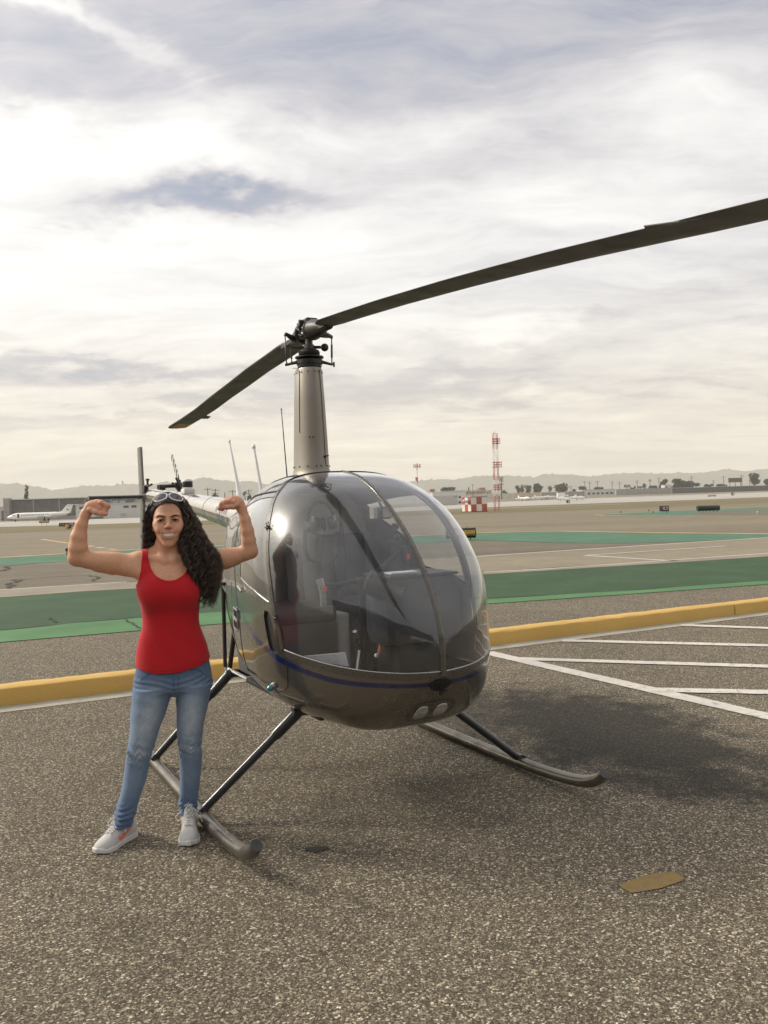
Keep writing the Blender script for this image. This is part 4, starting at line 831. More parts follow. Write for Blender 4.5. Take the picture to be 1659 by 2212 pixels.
M_ink = mat('grey print', (.32, .33, .36), .7)
def glass_mat(name, tint, dust=.06, gain=2.2):
    m = bpy.data.materials.new(name); m.use_nodes = True; t = NT(m.node_tree); t.n.clear()
    o = t.new('ShaderNodeOutputMaterial'); tr = t.new('ShaderNodeBsdfTransparent'); tr.inputs[0].default_value = (*tint, 1)
    gl = t.new('ShaderNodeBsdfGlossy'); gl.inputs['Roughness'].default_value = .012; gl.inputs[0].default_value = (1, 1, 1, 1)
    df = t.new('ShaderNodeBsdfDiffuse'); df.inputs[0].default_value = (.62, .60, .57, 1)
    ob = t.new('ShaderNodeTexCoord').outputs['Object']
    fr = t.new('ShaderNodeFresnel'); t.link(t.rng(t.new('ShaderNodeNewGeometry').outputs['Backfacing'], 0, 1, 1.49, 1 / 1.49), fr.inputs['IOR'])
    g2 = t.new('ShaderNodeBsdfGlossy'); g2.inputs['Roughness'].default_value = .30; gm = t.new('ShaderNodeMixShader'); gm.inputs[0].default_value = .38; t.link(gl.outputs[0], gm.inputs[1]); t.link(g2.outputs[0], gm.inputs[2])
    f = t.math('MINIMUM', t.math('MULTIPLY', fr.outputs[0], gain), 1.0)
    dn = t.rng(t.noise(ob, 7, 7, .7, .6), .35, .75, dust * .5, dust * 1.8)
    m1 = t.new('ShaderNodeMixShader'); t.link(dn, m1.inputs[0]); t.link(tr.outputs[0], m1.inputs[1]); t.link(df.outputs[0], m1.inputs[2])
    m2 = t.new('ShaderNodeMixShader'); t.link(f, m2.inputs[0]); t.link(m1.outputs[0], m2.inputs[1]); t.link(gm.outputs[0], m2.inputs[2])
    t.link(m2.outputs[0], o.inputs[0]); return m
M_glass = glass_mat('acrylic bubble', (.90, .91, .92), .03); M_glassdoor = glass_mat('tinted door acrylic', (.86, .88, .89), .03)

# ---- cabin surface: cross sections along x
fXT = [-1.25, -.9, -.6, -.3, 0, .25, .458, .629, .797, .935, 1.046, 1.134, 1.202, 1.283, 1.345, 1.397, 1.427, 1.434]
fZT = [1.60, 1.635, 1.68, 1.735, 1.785, 1.80, 1.792, 1.758, 1.687, 1.602, 1.517, 1.445, 1.374, 1.280, 1.179, 1.079, .98, .89]
fXB = [-1.25, -.9, -.7, -.5, -.3, 0, .3, .6, .9, 1.154, 1.302, 1.404, 1.428, 1.434]
fZB = [1.38, 1.14, .936, .777, .646, .564, .529, .52, .495, .495, .601, .752, .816, .89]
fXW = [-1.25, -.9, -.6, -.3, 0, .3, .6, .8, 1.0, 1.15, 1.25, 1.33, 1.39, 1.42, 1.434]
fW = [.13, .30, .398, .455, .528, .588, .622, .603, .537, .467, .39, .299, .198, .097, 0]
MU_, ML_ = 3.1, 3.4
_ns = 900
_xd = 1.434 - (np.linspace(0, 1, _ns) ** 2) * (1.434 + 1.25)
def _sm(v, k):
    g = np.exp(-.5 * (np.arange(-60, 61) / k) ** 2); g /= g.sum()
    return np.convolve(np.r_[2 * v[0] - v[60:0:-1], v, 2 * v[-1] - v[-2:-62:-1]], g, 'valid')
_wd = np.maximum(_sm(np.interp(_xd, fXW, fW), 14), 0); _wd[0] = 0
_td = _sm(np.interp(_xd, fXT, fZT), 12); _bd = _sm(np.interp(_xd, fXB, fZB), 14)
_zc = np.clip(.95 + 0 * _xd, _bd + .02, _td - .02); _zc = np.where(_xd < -.3, np.maximum(_zc, .95 + (_xd + .3) * -.47), _zc); _zc = _sm(_zc, 14)
_td[0] = _bd[0] = _zc[0] = .89
def sec(x):
    i = lambda a: float(np.interp(-x, -_xd, a)); return i(_wd), i(_td), i(_bd), i(_zc)
def surf_y(x, z):
    """half width of the cabin skin at station x and height z"""
    w_, t_, b_, c_ = sec(x); e, q = (MU_, (z - c_) / max(t_ - c_, 1e-4)) if z >= c_ else (ML_, (c_ - z) / max(c_ - b_, 1e-4))
    return w_ * max(0.0, 1 - min(1, abs(q)) ** e) ** (1 / e)
def imp(x, y, z):
    w_, t_, b_, c_ = sec(x); w_ = max(w_, 1e-4)
    if z >= c_: return (abs(y) / w_) ** MU_ + ((z - c_) / max(t_ - c_, 1e-4)) ** MU_ - 1
    return (abs(y) / w_) ** ML_ + ((c_ - z) / max(c_ - b_, 1e-4)) ** ML_ - 1
def nrm(p):
    h = .004; x, y, z = p; x = min(x, 1.425)
    g = Vector((imp(x + h, y, z) - imp(x - h, y, z), imp(x, y + h, z) - imp(x, y - h, z), imp(x, y, z + h) - imp(x, y, z - h)))
    if abs(y) < .002: g.y = 0
    return g.normalized()
def on(x, z, side): return Vector((x, side * surf_y(x, z), z))
def ip(v, tab): return float(np.interp(v, [q[0] for q in tab], [q[1] for q in tab]))
T_ws = [(.60, .80), (.69, .845), (.72, .888), (.764, .902), (.818, .910), (.90, .893), (.92, .888), (1.007, .868), (1.086, .838), (1.237, .792), (1.363, .735), (1.463, .687), (1.574, .618), (1.676, .519), (1.716, .479), (1.752, .432), (1.80, .42)]      # windscreen rear / door front: x at height z
T_low = [(.86, .908), (.89, .904), (.967, .891), (1.036, .880), (1.172, .858), (1.276, .840), (1.353, .827), (1.404, .819), (1.434, .814)]   # windscreen foot: z at x
T_dr = [(.60, .30), (.75, .30), (.9, .245), (1.0, .19), (1.21, .04), (1.367, -.066), (1.53, -.13), (1.70, -.16)]          # door rear edge
T_dt = [(-.2, 1.645), (.046, 1.676), (.263, 1.684), (.465, 1.690), (.7, 1.69)]
T_gb = [(-.2, 1.30), (.20, 1.245), (.296, 1.219), (.475, 1.191), (.6, 1.177), (.7, 1.149), (.785, 1.127), (1, 1.07)]
T_gr = [(1.1, .33), (1.219, .285), (1.292, .25), (1.395, .175), (1.53, -.04), (1.62, -.10)]
T_gt = [(-.12, 1.60), (.13, 1.635), (.30, 1.652), (.44, 1.657), (.6, 1.655)]
T_st = [(-1.0, 1.22), (-.64, 1.19), (-.04, 1.105), (.317, 1.035), (.376, 1.005), (.74, .890), (.848, .853), (.946, .830), (1.03, .811), (1.17, .786), (1.27, .773), (1.35, .765), (1.40, .757), (1.434, .754)]
def f_ws(p): return p.x - ip(p.z, T_ws)
def f_low(p): return p.z - ip(p.x, T_low)
def f_df(p): return (ip(p.z, T_ws) - (.026 if p.z > .93 else .004)) - p.x
def f_dr(p): return p.x - ip(p.z, T_dr)
def f_dt(p): return ip(p.x, T_dt) - p.z
def f_db(p): return p.z - .695
def f_gf(p): return ip(p.z, T_ws) - .062 - p.x
def f_gb(p): return p.z - ip(p.x, T_gb)
def f_gr(p): return p.x - ip(p.z, T_gr)
def f_gt(p): return ip(p.x, T_gt) - p.z
def hw(x): return float(np.interp(x, [.2, .7, 1.0, 1.43], [.020, .018, .013, .011]))
def f_s1(p): return p.z - (ip(p.x, T_st) - hw(p.x))
def f_s2(p): return p.z - (ip(p.x, T_st) + hw(p.x))
def f_vent(p):
    """slot in the door: a leaning rounded rectangle"""
    ax = (p.x - .778) - (.985 - p.z) * .33; return 1 - (abs(ax) / .038) ** 4 - (abs(p.z - .985) / .098) ** 5
def f_mid(p): return p.y - 0.0
# grid
NTH, s_ = 144, np.linspace(0, 1, 150) ** 1.35
xs_ = 1.434 - s_ * (1.434 + 1.15); bm = bmesh.new(); rows = []
for i, x in enumerate(xs_):
    w_, t_, b_, c_ = sec(x); row = []
    if i == 0: rows.append([bm.verts.new((1.434, 0, .89))]); continue
    for k_ in range(NTH):
        th = 2 * math.pi * k_ / NTH; c, s = math.cos(th), math.sin(th); e = MU_ if s >= 0 else ML_
        # even spacing along the outline
        y = w_ * math.copysign(abs(c) ** (2 / e), c); z = c_ + ((t_ - c_) if s >= 0 else (c_ - b_)) * math.copysign(abs(s) ** (2 / e), s); row.append(bm.verts.new((x, y, z)))
    rows.append(row)
for k_ in range(NTH): bm.faces.new((rows[0][0], rows[1][k_], rows[1][(k_ + 1) % NTH]))
for i in range(1, len(rows) - 1):
    for k_ in range(NTH): bm.faces.new((rows[i][k_], rows[i + 1][k_], rows[i + 1][(k_ + 1) % NTH], rows[i][(k_ + 1) % NTH]))
bm.faces.new(rows[-1])
def cut(f, box=None):
    bm.verts.ensure_lookup_table(); val = {}
    for v in bm.verts:
        q = f(v.co)
        if abs(q) < 1e-5: q = 1e-5
        val[v] = q
    new = {}
    for e in list(bm.edges):
        a, b = e.verts
        if val[a] * val[b] < 0:
            lo_, hi_ = 0.0, 1.0; va = val[a]
            for _ in range(14):
                t = (lo_ + hi_) / 2
                if f(a.co.lerp(b.co, t)) * va > 0: lo_ = t
                else: hi_ = t
            t = min(.995, max(.005, t))
            if box and not box((a.co + b.co) / 2): continue
            ne, nv = bmesh.utils.edge_split(e, a, t); new[nv] = 1; val[nv] = 0
    for fc in {fc for v in new for fc in v.link_faces}:
        vs = [v for v in fc.verts if v in new]
        if len(vs) == 2:
            try: bmesh.utils.face_split(fc, vs[0], vs[1])
            except ValueError: pass
cut(f_mid, lambda p: True)
for f, bx in ((f_ws, lambda p: p.x > .3), (f_low, lambda p: p.x > .8), (f_df, lambda p: p.x > .3 and p.z > .66), (f_dr, lambda p: p.x < .4 and p.z > .66), (f_dt, lambda p: p.x < .6), (f_db, lambda p: .2 < p.x < .95), (f_gf, lambda p: p.x > .3 and p.z > 1.05), (f_gb, lambda p: p.x < .9), (f_gr, lambda p: p.z > 1.1 and p.x < .4), (f_gt, lambda p: p.x < .6),
              (f_s1, lambda p: p.z < 1.3), (f_s2, lambda p: p.z < 1.3), (f_vent, lambda p: .6 < p.x < .95)): cut(f, bx)
def kind(c):
    if f_ws(c) > 0 and f_low(c) > 0 and c.x > .4: return 'windshield' + ('L' if c.y > 0 else 'R')
    if abs(c.y) > .2 and f_df(c) > 0 and f_dr(c) > 0 and f_dt(c) > 0 and f_db(c) > 0:
        s = 'L' if c.y > 0 else 'R'
        if f_gf(c) > 0 and f_gb(c) > 0 and f_gr(c) > 0 and f_gt(c) > 0: return 'door_window' + s
        if f_vent(c) > 0: return 'vent' + s
        return 'door' + s
    return 'fuselage'
bm.normal_update()
VN = {v: v.normal.copy() for v in bm.verts}
groups = {}
for fc in bm.faces:
    c = fc.calc_center_median(); k_ = kind(c); ms = 1 if (k_ in ('fuselage', 'doorL', 'doorR') and f_s1(c) > 0 and f_s2(c) < 0 and c.x > -.75) else 0
    groups.setdefault(k_, []).append((fc, ms))
def from_faces(name, items, mats, parent, off=0.0, flip=False, smooth=True, **kw):
    me = bpy.data.meshes.new(name); vi = {}; V = []; F = []; MI = []; NR = []
    for fc, ms in items:
        idx_ = []
        for v in fc.verts:
            if v not in vi: vi[v] = len(V); n_ = VN[v]; V.append(v.co + n_ * off); NR.append(-n_ if flip else n_)
            idx_.append(vi[v])
        F.append(tuple(reversed(idx_)) if flip else tuple(idx_)); MI.append(ms)
    me.from_pydata(V, [], F)
    for m_ in mats: me.materials.append(m_)
    me.polygons.foreach_set('material_index', MI); me.polygons.foreach_set('use_smooth', [True] * len(F))
    me.normals_split_custom_set_from_vertices([tuple(n_) for n_ in NR])
    o = bpy.data.objects.new(name, me); return put(o, parent, **kw)
fus = from_faces('fuselage', groups['fuselage'], [M_body, M_stripe], HEL)
doors = {}
for s in 'LR':
    from_faces('windshield', groups['windshield' + s], [M_glass], HEL)
    d = from_faces('door', groups['door' + s], [M_body, M_stripe], HEL); doors[s] = d
    from_faces('door_window', groups['door_window' + s], [M_glassdoor], d)
    from_faces('air_vent', groups['vent' + s], [M_rubber], d, off=-.012)
from_faces('headliner', [q for q in groups['fuselage'] if q[0].calc_center_median().z > 1.45 and -.14 < q[0].calc_center_median().x < .43 and abs(q[0].calc_center_median().y) < .44], [M_liner, M_liner], HEL, off=-.014, flip=True)
from_faces('cabin_liner', [q for q in groups['fuselage'] if q[0].calc_center_median().z < 1.0 and q[0].calc_center_median().x > -.1], [M_floor, M_floor], HEL, off=-.012, flip=True)
for s in 'LR': from_faces('door_liner', groups['door' + s] + groups['vent' + s], [M_liner, M_liner], doors[s], off=-.014, flip=True)
bm.free()
# ---- raised strips, seals and rivets that follow the skin
def ribbon(mb, pts, width, h, off=0.0):
    """flat raised strip centred on points of the skin"""
    m_ = len(pts); vs = []
    for i, p in enumerate(pts):
        n_ = nrm(p); t = (pts[min(i + 1, m_ - 1)] - pts[max(0, i - 1)]).normalized(); b_ = n_.cross(t).normalized()
        for u, q in ((-.5, -.002), (-.46, h), (0, h * 1.05), (.46, h), (.5, -.002)): vs.append(p + b_ * (u * width + off) + n_ * q)
    mb.add(vs, [(i * 5 + j, i * 5 + j + 1, (i + 1) * 5 + j + 1, (i + 1) * 5 + j) for i in range(m_ - 1) for j in range(4)] + [tuple(range(5)), tuple(range(m_ * 5 - 1, m_ * 5 - 6, -1))])
RV = MB()
def rivet(p, r=.0042, up=0.0):
    n_ = nrm(p); a = n_.orthogonal().normalized(); b_ = n_.cross(a); vs = [p + n_ * (r * .62 + up)]
    for rr_, q in ((.7, .5), (1.0, -.1)):
        for k_ in range(6): an = k_ * math.pi / 3; vs.append(p + (a * math.cos(an) + b_ * math.sin(an)) * r * rr_ + n_ * (r * q + up))
    RV.add(vs, [(0, 1 + k_, 1 + (k_ + 1) % 6) for k_ in range(6)] + [(1 + k_, 7 + k_, 7 + (k_ + 1) % 6, 1 + (k_ + 1) % 6) for k_ in range(6)])
def rivets(pts, gap, r=.0042, up=0.0, off=0.0):
    acc = 0
    for a, b in zip(pts, pts[1:]):
        L_ = (b - a).length
        while acc < L_: q = a.lerp(b, acc / L_); rivet(q, r, up); acc += gap
        acc -= L_
def low_line(dz, side, n=50): return [on(x, ip(x, T_low) + dz, side) for x in np.concatenate([np.linspace(.895, 1.38, n), 1.434 - (np.linspace(.23, .03, 14)) ** 2])]
for side in (-1, 1):
    pts = low_line(-.016, side); pts = [p for p in pts] + ([Vector((1.4325, 0, .800))] if side < 0 else [])
    mb = MB(); ribbon(mb, pts, .034, .0035); mb.build('windshield_frame', M_strip, HEL, smooth=True)
    rivets(low_line(-.018, side), .052, .0046, .0035)
    mb = MB(); mb.tube([p + nrm(p) * .002 for p in low_line(.001, side)], .0028, 6); mb.build('windshield_seal', M_metal, HEL, smooth=True)
    zz = np.linspace(.905, 1.745, 60); pts = [on(ip(z, T_ws) - .013, z, side) for z in zz]
    mb = MB(); ribbon(mb, pts, .026, .0032); mb.build('windshield_frame', M_strip, HEL, smooth=True); rivets(pts, .062, .0040, .003)
    mb = MB(); mb.tube([on(ip(z, T_ws) + .001, z, side) for z in zz], .0024, 6); mb.build('windshield_seal', M_rubber, HEL, smooth=True)
    d = doors['R' if side < 0 else 'L']
    xs2 = np.linspace(-.125, .50, 40); mb = MB(); mb.tube([on(x, ip(x, T_dt) - .002, side) for x in xs2], .0062, 6); mb.build('door_seal', M_rubber, d, smooth=True)
    zz = np.linspace(.70, 1.68, 50); mb = MB(); mb.tube([on(ip(z, T_dr), z, side) for z in zz], .0028, 6)
    zz2 = np.linspace(.70, .90, 20); mb.tube([on(ip(z, T_ws) - .003, z, side) for z in zz2], .0028, 6); mb.tube([on(x, .695, side) for x in np.linspace(.31, .845, 30)], .0028, 6); mb.build('door_seam', M_rubber, d, smooth=True)
    mb = MB(); mb.tube([on(x, ip(x, T_gb), side) for x in np.linspace(.292, .775, 30)], .0032, 6); mb.build('window_trim', M_metal, d, smooth=True)
    mb = MB(); mb.tube([on(x, ip(x, T_gt), side) for x in np.linspace(-.08, .50, 30)], .0030, 6); mb.tube([on(ip(z, T_gr), z, side) for z in np.linspace(1.225, 1.60, 30)], .0026, 6); mb.build('window_trim', M_rubber, d, smooth=True)
    rivets([on(ip(z, T_dr) - .025, z, side) for z in np.linspace(.78, 1.62, 40)], .07, .0036)
    rivets([on(x, ip(x, T_gb) - .03, side) for x in np.linspace(.0, .78, 30)], .075, .0034)
    rivets([on(x, 1.32 + .18 * x, side) for x in np.linspace(-.5, -.12, 12)], .06, .0034)
    # hinges and latch
    for (x, z) in ((.652, 1.496), (.838, 1.057)):
        p = on(x, z, side); n_ = nrm(p); mb = MB(); mb.tube([p + n_ * .006 - Vector((0, 0, .014)), p + n_ * .006 + Vector((0, 0, .014))], .006, 8); mb.tube([p + n_ * .008 + Vector((-.022, 0, 0)), p + n_ * .008 + Vector((.022, 0, 0))], .005, 6)
        for dx, dz in ((-.016, .022), (.012, .026), (-.012, -.022), (.014, -.024)): mb.ball(tuple(p + n_ * .004 + Vector((dx, 0, dz))), .0045, 6, 4)
        mb.build('hinge', M_dkmetal, d, smooth=True)
    p = on(.33, 1.163, side); n_ = nrm(p); mb = MB(); mb.tube([p + n_ * .012 + Vector((-.035, 0, .012)), p + n_ * .014 + Vector((.03, 0, -.012))], .006, 8); mb.tube([p, p + n_ * .014], .005, 6); mb.build('handle', M_metal, d, smooth=True)
    # bottom rib and belly seam
    pts = [on(x, .655 + .055 * (.95 - x) * 2 * (x < .95), side) for x in np.linspace(.55, .97, 24)]; mb = MB(); mb.tube(pts, .0026, 6); mb.build('skin_seam', M_dkmetal, HEL, smooth=True)
    p = on(.748, .700, side); n_ = nrm(p); mb = MB(); mb.lathe([(.020, -.004), (.020, .006), (.017, .009)], 16, tuple(p), tuple(n_)); e_ = mb.build('nav_light', M_metal, HEL, smooth=True)
    mb = MB(); mb.lathe([(.0175, .007), (.0175, .018), (.013, .030), (.006, .037), (0, .039)], 16, tuple(p), tuple(n_)); mb.build('lens', M_navg if side < 0 else M_redtag, e_, smooth=True)
    # louvred boarding vents on the aft skin
    for z0 in (.998, .935):
        x0, x1 = .02, .19; P = [on(x0, z0 + .028, side), on(x1, z0 + .028, side), on(x1 + .01, z0 - .02, side), on(x0 + .01, z0 - .02, side)]; P = [q + nrm(q) * .008 for q in P]
        mb = MB(); mb.tube(P + [P[0]], .0042, 6); st_ = mb.build('step_plate', M_metal, HEL, smooth=True)
        mb = MB()
        for i in range(6): f_ = .16 + .13 * i; a = P[3].lerp(P[2], f_); b_ = P[0].lerp(P[1], f_ + .06); mb.tube([a, b_], .0036, 5)
        mb.build('tread', M_dkmetal, st_, smooth=True)
zt = np.linspace(.46, 1.30, 60); bow = [Vector((x, 0, sec(x)[1])) for x in np.linspace(.40, 1.30, 60)] + [Vector((float(np.interp(z, [.80, .89, .98, 1.079, 1.179, 1.28], [1.4315, 1.4345, 1.428, 1.397, 1.345, 1.283])), 0, z)) for z in np.linspace(1.27, .795, 26)]
def bow_n(i):
    a, b = bow[max(0, i - 1)], bow[min(len(bow) - 1, i + 1)]; t = (b - a).normalized(); return Vector((-t.z, 0, t.x)) * (1 if -t.z * 0 + t.x >= 0 or True else -1)
vs = []; BW = .030
for i, p in enumerate(bow):
    n_ = bow_n(i)
    for u, q in ((-.5, -.003), (-.46, .004), (-.16, .0045), (0, .0085), (.16, .0045), (.46, .004), (.5, -.003)): vs.append(p + n_ * q + Vector((0, u * BW, 0)))
m_ = len(bow); mb = MB(); mb.add(vs, [(i * 7 + j, (i + 1) * 7 + j, (i + 1) * 7 + j + 1, i * 7 + j + 1) for i in range(m_ - 1) for j in range(6)] + [tuple(range(7)), tuple(range(m_ * 7 - 1, m_ * 7 - 8, -1))]); mb.build('center_bow', M_strip, HEL, smooth=True)
acc = 0
for i in range(1, len(bow)):
    acc += (bow[i] - bow[i - 1]).length
    if acc > .058:
        acc = 0
        for s in (-1, 1): RV.ball(tuple(bow[i] + bow_n(i) * .003 + Vector((0, s * .0105, 0))), .0032, 6, 4)
# roof front edge seal
pts = [Vector((.415 + .07 * (1 - abs(y) / .33) * 0, y, sec(.42)[2] if False else 0)) for y in ()]
mb = MB(); pr = []
for y in np.linspace(-.36, .36, 40):
    w_, t_, b_, c_ = sec(.425); z = c_ + (t_ - c_) * max(0, 1 - (abs(y) / w_) ** MU_) ** (1 / MU_); pr.append(Vector((.425, y, z + .002)))
mb.tube(pr, .004, 6); mb.build('roof_seal', M_rubber, HEL, smooth=True)
for yy, sgn in ((-.20, -1), (.20, 1)):
    mb = MB(); pp = []
    for x in np.linspace(.38, -.75, 30):
        y = sgn * (.26 - .10 * max(0, -x)); w_, t_, b_, c_ = sec(x); z = c_ + (t_ - c_) * max(0, 1 - (abs(y) / w_) ** MU_) ** (1 / MU_); pp.append(Vector((x, y, z + .001)))
    mb.tube(pp, .0042, 6); mb.build('roof_seam', M_rubber, HEL, smooth=True); rivets([q - Vector((0, sgn * .02, 0)) for q in pp[2:24]], .055, .0036)
RV.build('rivets', M_dkmetal, HEL, smooth=True, kind='stuff')

# nose: intake, landing lights
mb = MB(); vs = []
for k_ in range(24):
    an = 2 * math.pi * k_ / 24; y = .062 * math.cos(an); z = .752 + .026 * math.sin(an) - .010 * (1 - abs(math.cos(an))) * (math.sin(an) < 0); x = 1.2
    for _ in range(1): pass
    lo, hi = 1.0, 1.46
    for _ in range(30):
        md = (lo + hi) / 2
        if imp(md, y, z) < 0: lo = md
        else: hi = md
    vs.append(Vector((lo, y, z)))
def inset_patch(name, outline, depth, m, parent, lift=.003):
    c = sum(outline, Vector()) / len(outline); n_ = nrm(c); mb = MB(); k_ = len(outline)
    mb.add([p + n_ * lift for p in outline] + [c.lerp(p, .90) + n_ * (lift + .001) for p in outline] + [c + n_ * (lift - .001)], [(i, (i + 1) % k_, k_ + (i + 1) % k_, k_ + i) for i in range(k_)] + [(k_ + i, k_ + (i + 1) % k_, 2 * k_) for i in range(k_)]); return mb.build(name, m, parent, smooth=True)
ik = inset_patch('air_intake', vs, .01, M_rubber, HEL)
MB().tube([(1.40, 0, .735), (1.43, 0, .728), (1.455, 0, .730)], .007, 8).tube([(1.405, 0, .70), (1.412, 0, .735)], .012, 6, flat=.5).build('pitot_tube', M_rubber, HEL, smooth=True)
def nose_pt(y, z):
    lo, hi = .8, 1.46
    for _ in range(34):
        md = (lo + hi) / 2
        if imp(md, y, z) < 0: lo = md
        else: hi = md
    return Vector((lo, y, z))
surround = [nose_pt(.008 + .128 * math.copysign(abs(math.cos(a)) ** .7, math.cos(a)), .608 + .058 * math.copysign(abs(math.sin(a)) ** .7, math.sin(a))) for a in np.linspace(0, 2 * math.pi, 33)[:-1]]
inset_patch('light_surround_shade', surround, .01, M_strip, HEL, .0015)  # dark patch painted for the shading round the landing lights
for yc in (-.052, .056):
    ol = [nose_pt(yc + .036 * math.copysign(abs(math.cos(a)) ** .8, math.cos(a)), .606 + .036 * math.copysign(abs(math.sin(a)) ** .8, math.sin(a))) for a in np.linspace(0, 2 * math.pi, 25)[:-1]]
    c = sum(ol, Vector()) / 24; n_ = nrm(c); mb = MB(); rings = []
    for f_, l_ in ((1.0, .003), (.96, .008), (.6, .011), (.3, .012)): rings += [c.lerp(p, f_) + n_ * l_ for p in ol]
    rings.append(c + n_ * .0125); mb.add(rings, [(r_ * 24 + i, r_ * 24 + (i + 1) % 24, (r_ + 1) * 24 + (i + 1) % 24, (r_ + 1) * 24 + i) for r_ in range(3) for i in range(24)] + [(72 + i, 72 + (i + 1) % 24, 96) for i in range(24)])
    mb.build('landing_light', M_lens, HEL, smooth=True)

# ---- mast fairing, hub, rotor
mb = MB(); vs = []; prof = [(1.770, .125, .185), (1.80, .108, .158), (1.83, .101, .148), (2.0, .096, .140), (2.25, .087, .125), (2.435, .079, .110), (2.447, .074, .104)]
for z, b_, a_ in prof:
    for k_ in range(36):
        an = 2 * math.pi * k_ / 36; vs.append((-.02 + a_ * math.cos(an), b_ * math.sin(an), z))
mb.add(vs, [(i * 36 + k_, i * 36 + (k_ + 1) % 36, (i + 1) * 36 + (k_ + 1) % 36, (i + 1) * 36 + k_) for i in range(len(prof) - 1) for k_ in range(36)] + [tuple(6 * 36 + k_ for k_ in range(36))])
mf = mb.build('mast_fairing', M_fair, HEL, smooth=True)
mb = MB()
def fair(an, z, up=.002):
    b_ = float(np.interp(z, [p[0] for p in prof], [p[1] for p in prof])); a_ = float(np.interp(z, [p[0] for p in prof], [p[2] for p in prof])); return (-.02 + (a_ + up) * math.cos(an), (b_ + up) * math.sin(an), z)
for an in np.arange(0, 6.28, .5): mb.ball(fair(an, 1.845), .0045, 6, 4); mb.ball(fair(an + .2, 2.42), .0042, 6, 4)
for dz in (0,): mb.ball(fair(-.62, 2.02), .005, 6, 4); mb.ball(fair(-.42, 2.02), .005, 6, 4)
mb.build('rivets', M_dkmetal, mf, kind='stuff')
MB().tube([fair(-1.25, z, .0005) for z in np.linspace(2.05, 2.43, 8)], .0026, 5).tube([fair(.35, z, .0005) for z in np.linspace(1.85, 2.43, 8)], .0022, 5).build('seam', M_rubber, mf)
MB().tube([fair(.30, 1.90), (fair(.30, 1.90)[0] + .03, fair(.30, 1.90)[1] + .01, 1.905)], .004, 6).ball(fair(.30, 1.90), .008, 8, 5).build('drain_fitting', M_dkmetal, mf)
MB().lathe([(.095, 1.762), (.13, 1.775), (.15, 1.79), (.10, 1.80)], 28, (-.02, 0, 0)).build('mast_boot', M_panelblk, HEL, smooth=True)
ROT = Vector((0, 0, 0)); AZ = R(-1.55)
def rv(x, y, z): return Vector((x * math.cos(AZ) - y * math.sin(AZ), x * math.sin(AZ) + y * math.cos(AZ), z))
sw = MB(); sw.lathe([(.062, 2.45), (.072, 2.455), (.072, 2.472), (.05, 2.475)], 24).lathe([(.055, 2.470), (.080, 2.473), (.082, 2.498), (.06, 2.502)], 28).lathe([(.06, 2.505), (.088, 2.512), (.088, 2.520), (.055, 2.524)], 28)
for k_ in range(10): an = k_ * .628; sw.ball((.066 * math.cos(an), .066 * math.sin(an), 2.462), .010, 7, 5)
sw.build('swashplate', M_dkmetal, HEL, smooth=True)
MB().lathe([(.045, 2.522), (.064, 2.532), (.067, 2.545), (.060, 2.558), (.044, 2.566), (.026, 2.570)], 26).build('rubber_boot', M_rubber, HEL, smooth=True)
MB().lathe([(.0235, 2.44), (.0235, 2.655)], 18).lathe([(.03, 2.563), (.033, 2.566), (.033, 2.592), (.026, 2.596)], 18).build('rotor_mast', M_rodmetal, HEL, smooth=True)
LAT = Vector((.40, .916, 0))
a0, a1 = LAT * -.062, LAT * .072
MB().tube([Vector((0, 0, 2.579)) + a0, Vector((0, 0, 2.579)) + a1], .0095, 8).ball(tuple(Vector((0, 0, 2.577)) + LAT * .096), .0245, 14, 10).tube([Vector((0, 0, 2.579)) - LAT * .062, Vector((0, 0, 2.579)) - LAT * .098 + Vector((0, 0, .004)), Vector((0, 0, 2.60)) - LAT * .125], [.013, .010, .008], 8).build('counterweight', M_dkmetal, HEL, smooth=True)
for s, off, zb, ztp in ((-1, .140, 2.480, 2.655), (-1, .108, 2.488, 2.585), (1, .137, 2.474, 2.638)):
    b_ = Vector((0, 0, zb)) + LAT * s * off; t_ = Vector((0, 0, ztp)) + LAT * s * (off + .004)
    m2 = (b_ + t_) / 2; MB().tube([b_, b_.lerp(t_, .22), b_.lerp(t_, .24), b_.lerp(t_, .72), b_.lerp(t_, .74), t_], [.004, .004, .0068, .0068, .0042, .0042], 8).ball(tuple(t_), .0085, 8, 6).ball(tuple(b_), .0085, 8, 6).build('pitch_link', M_rodmetal, HEL, smooth=True)
MB().tube([LAT * -.14 + Vector((0, 0, 2.474)), LAT * -.07 + Vector((0, 0, 2.490))], [.007, .011], 8).tube([LAT * .142 + Vector((0, 0, 2.470)), LAT * .07 + Vector((0, 0, 2.490))], [.007, .011], 8).tube([LAT * .150 + Vector((0, 0, 2.456)), LAT * .150 + Vector((0, 0, 2.486))], .006, 7).tube([LAT * -.150 + Vector((0, 0, 2.473)), LAT * -.125 + Vector((0, 0, 2.476))], .008, 7).build('swash_arm', M_dkmetal, HEL, smooth=True)
MB().tube([LAT * -.105 + Vector((0, 0, 2.452)), LAT * -.05 + Vector((0, 0, 2.452))], .0016, 4).build('pointer', M_dkmetal, HEL)
hub = MB(); ry = Matrix.Rotation(AZ, 3, 'Z')
hub.bbox(rv(0, 0, 2.688), (.115, .088, .115), .012, rot=ry).bbox(rv(0, 0, 2.738), (.13, .07, .022), .006, rot=ry)
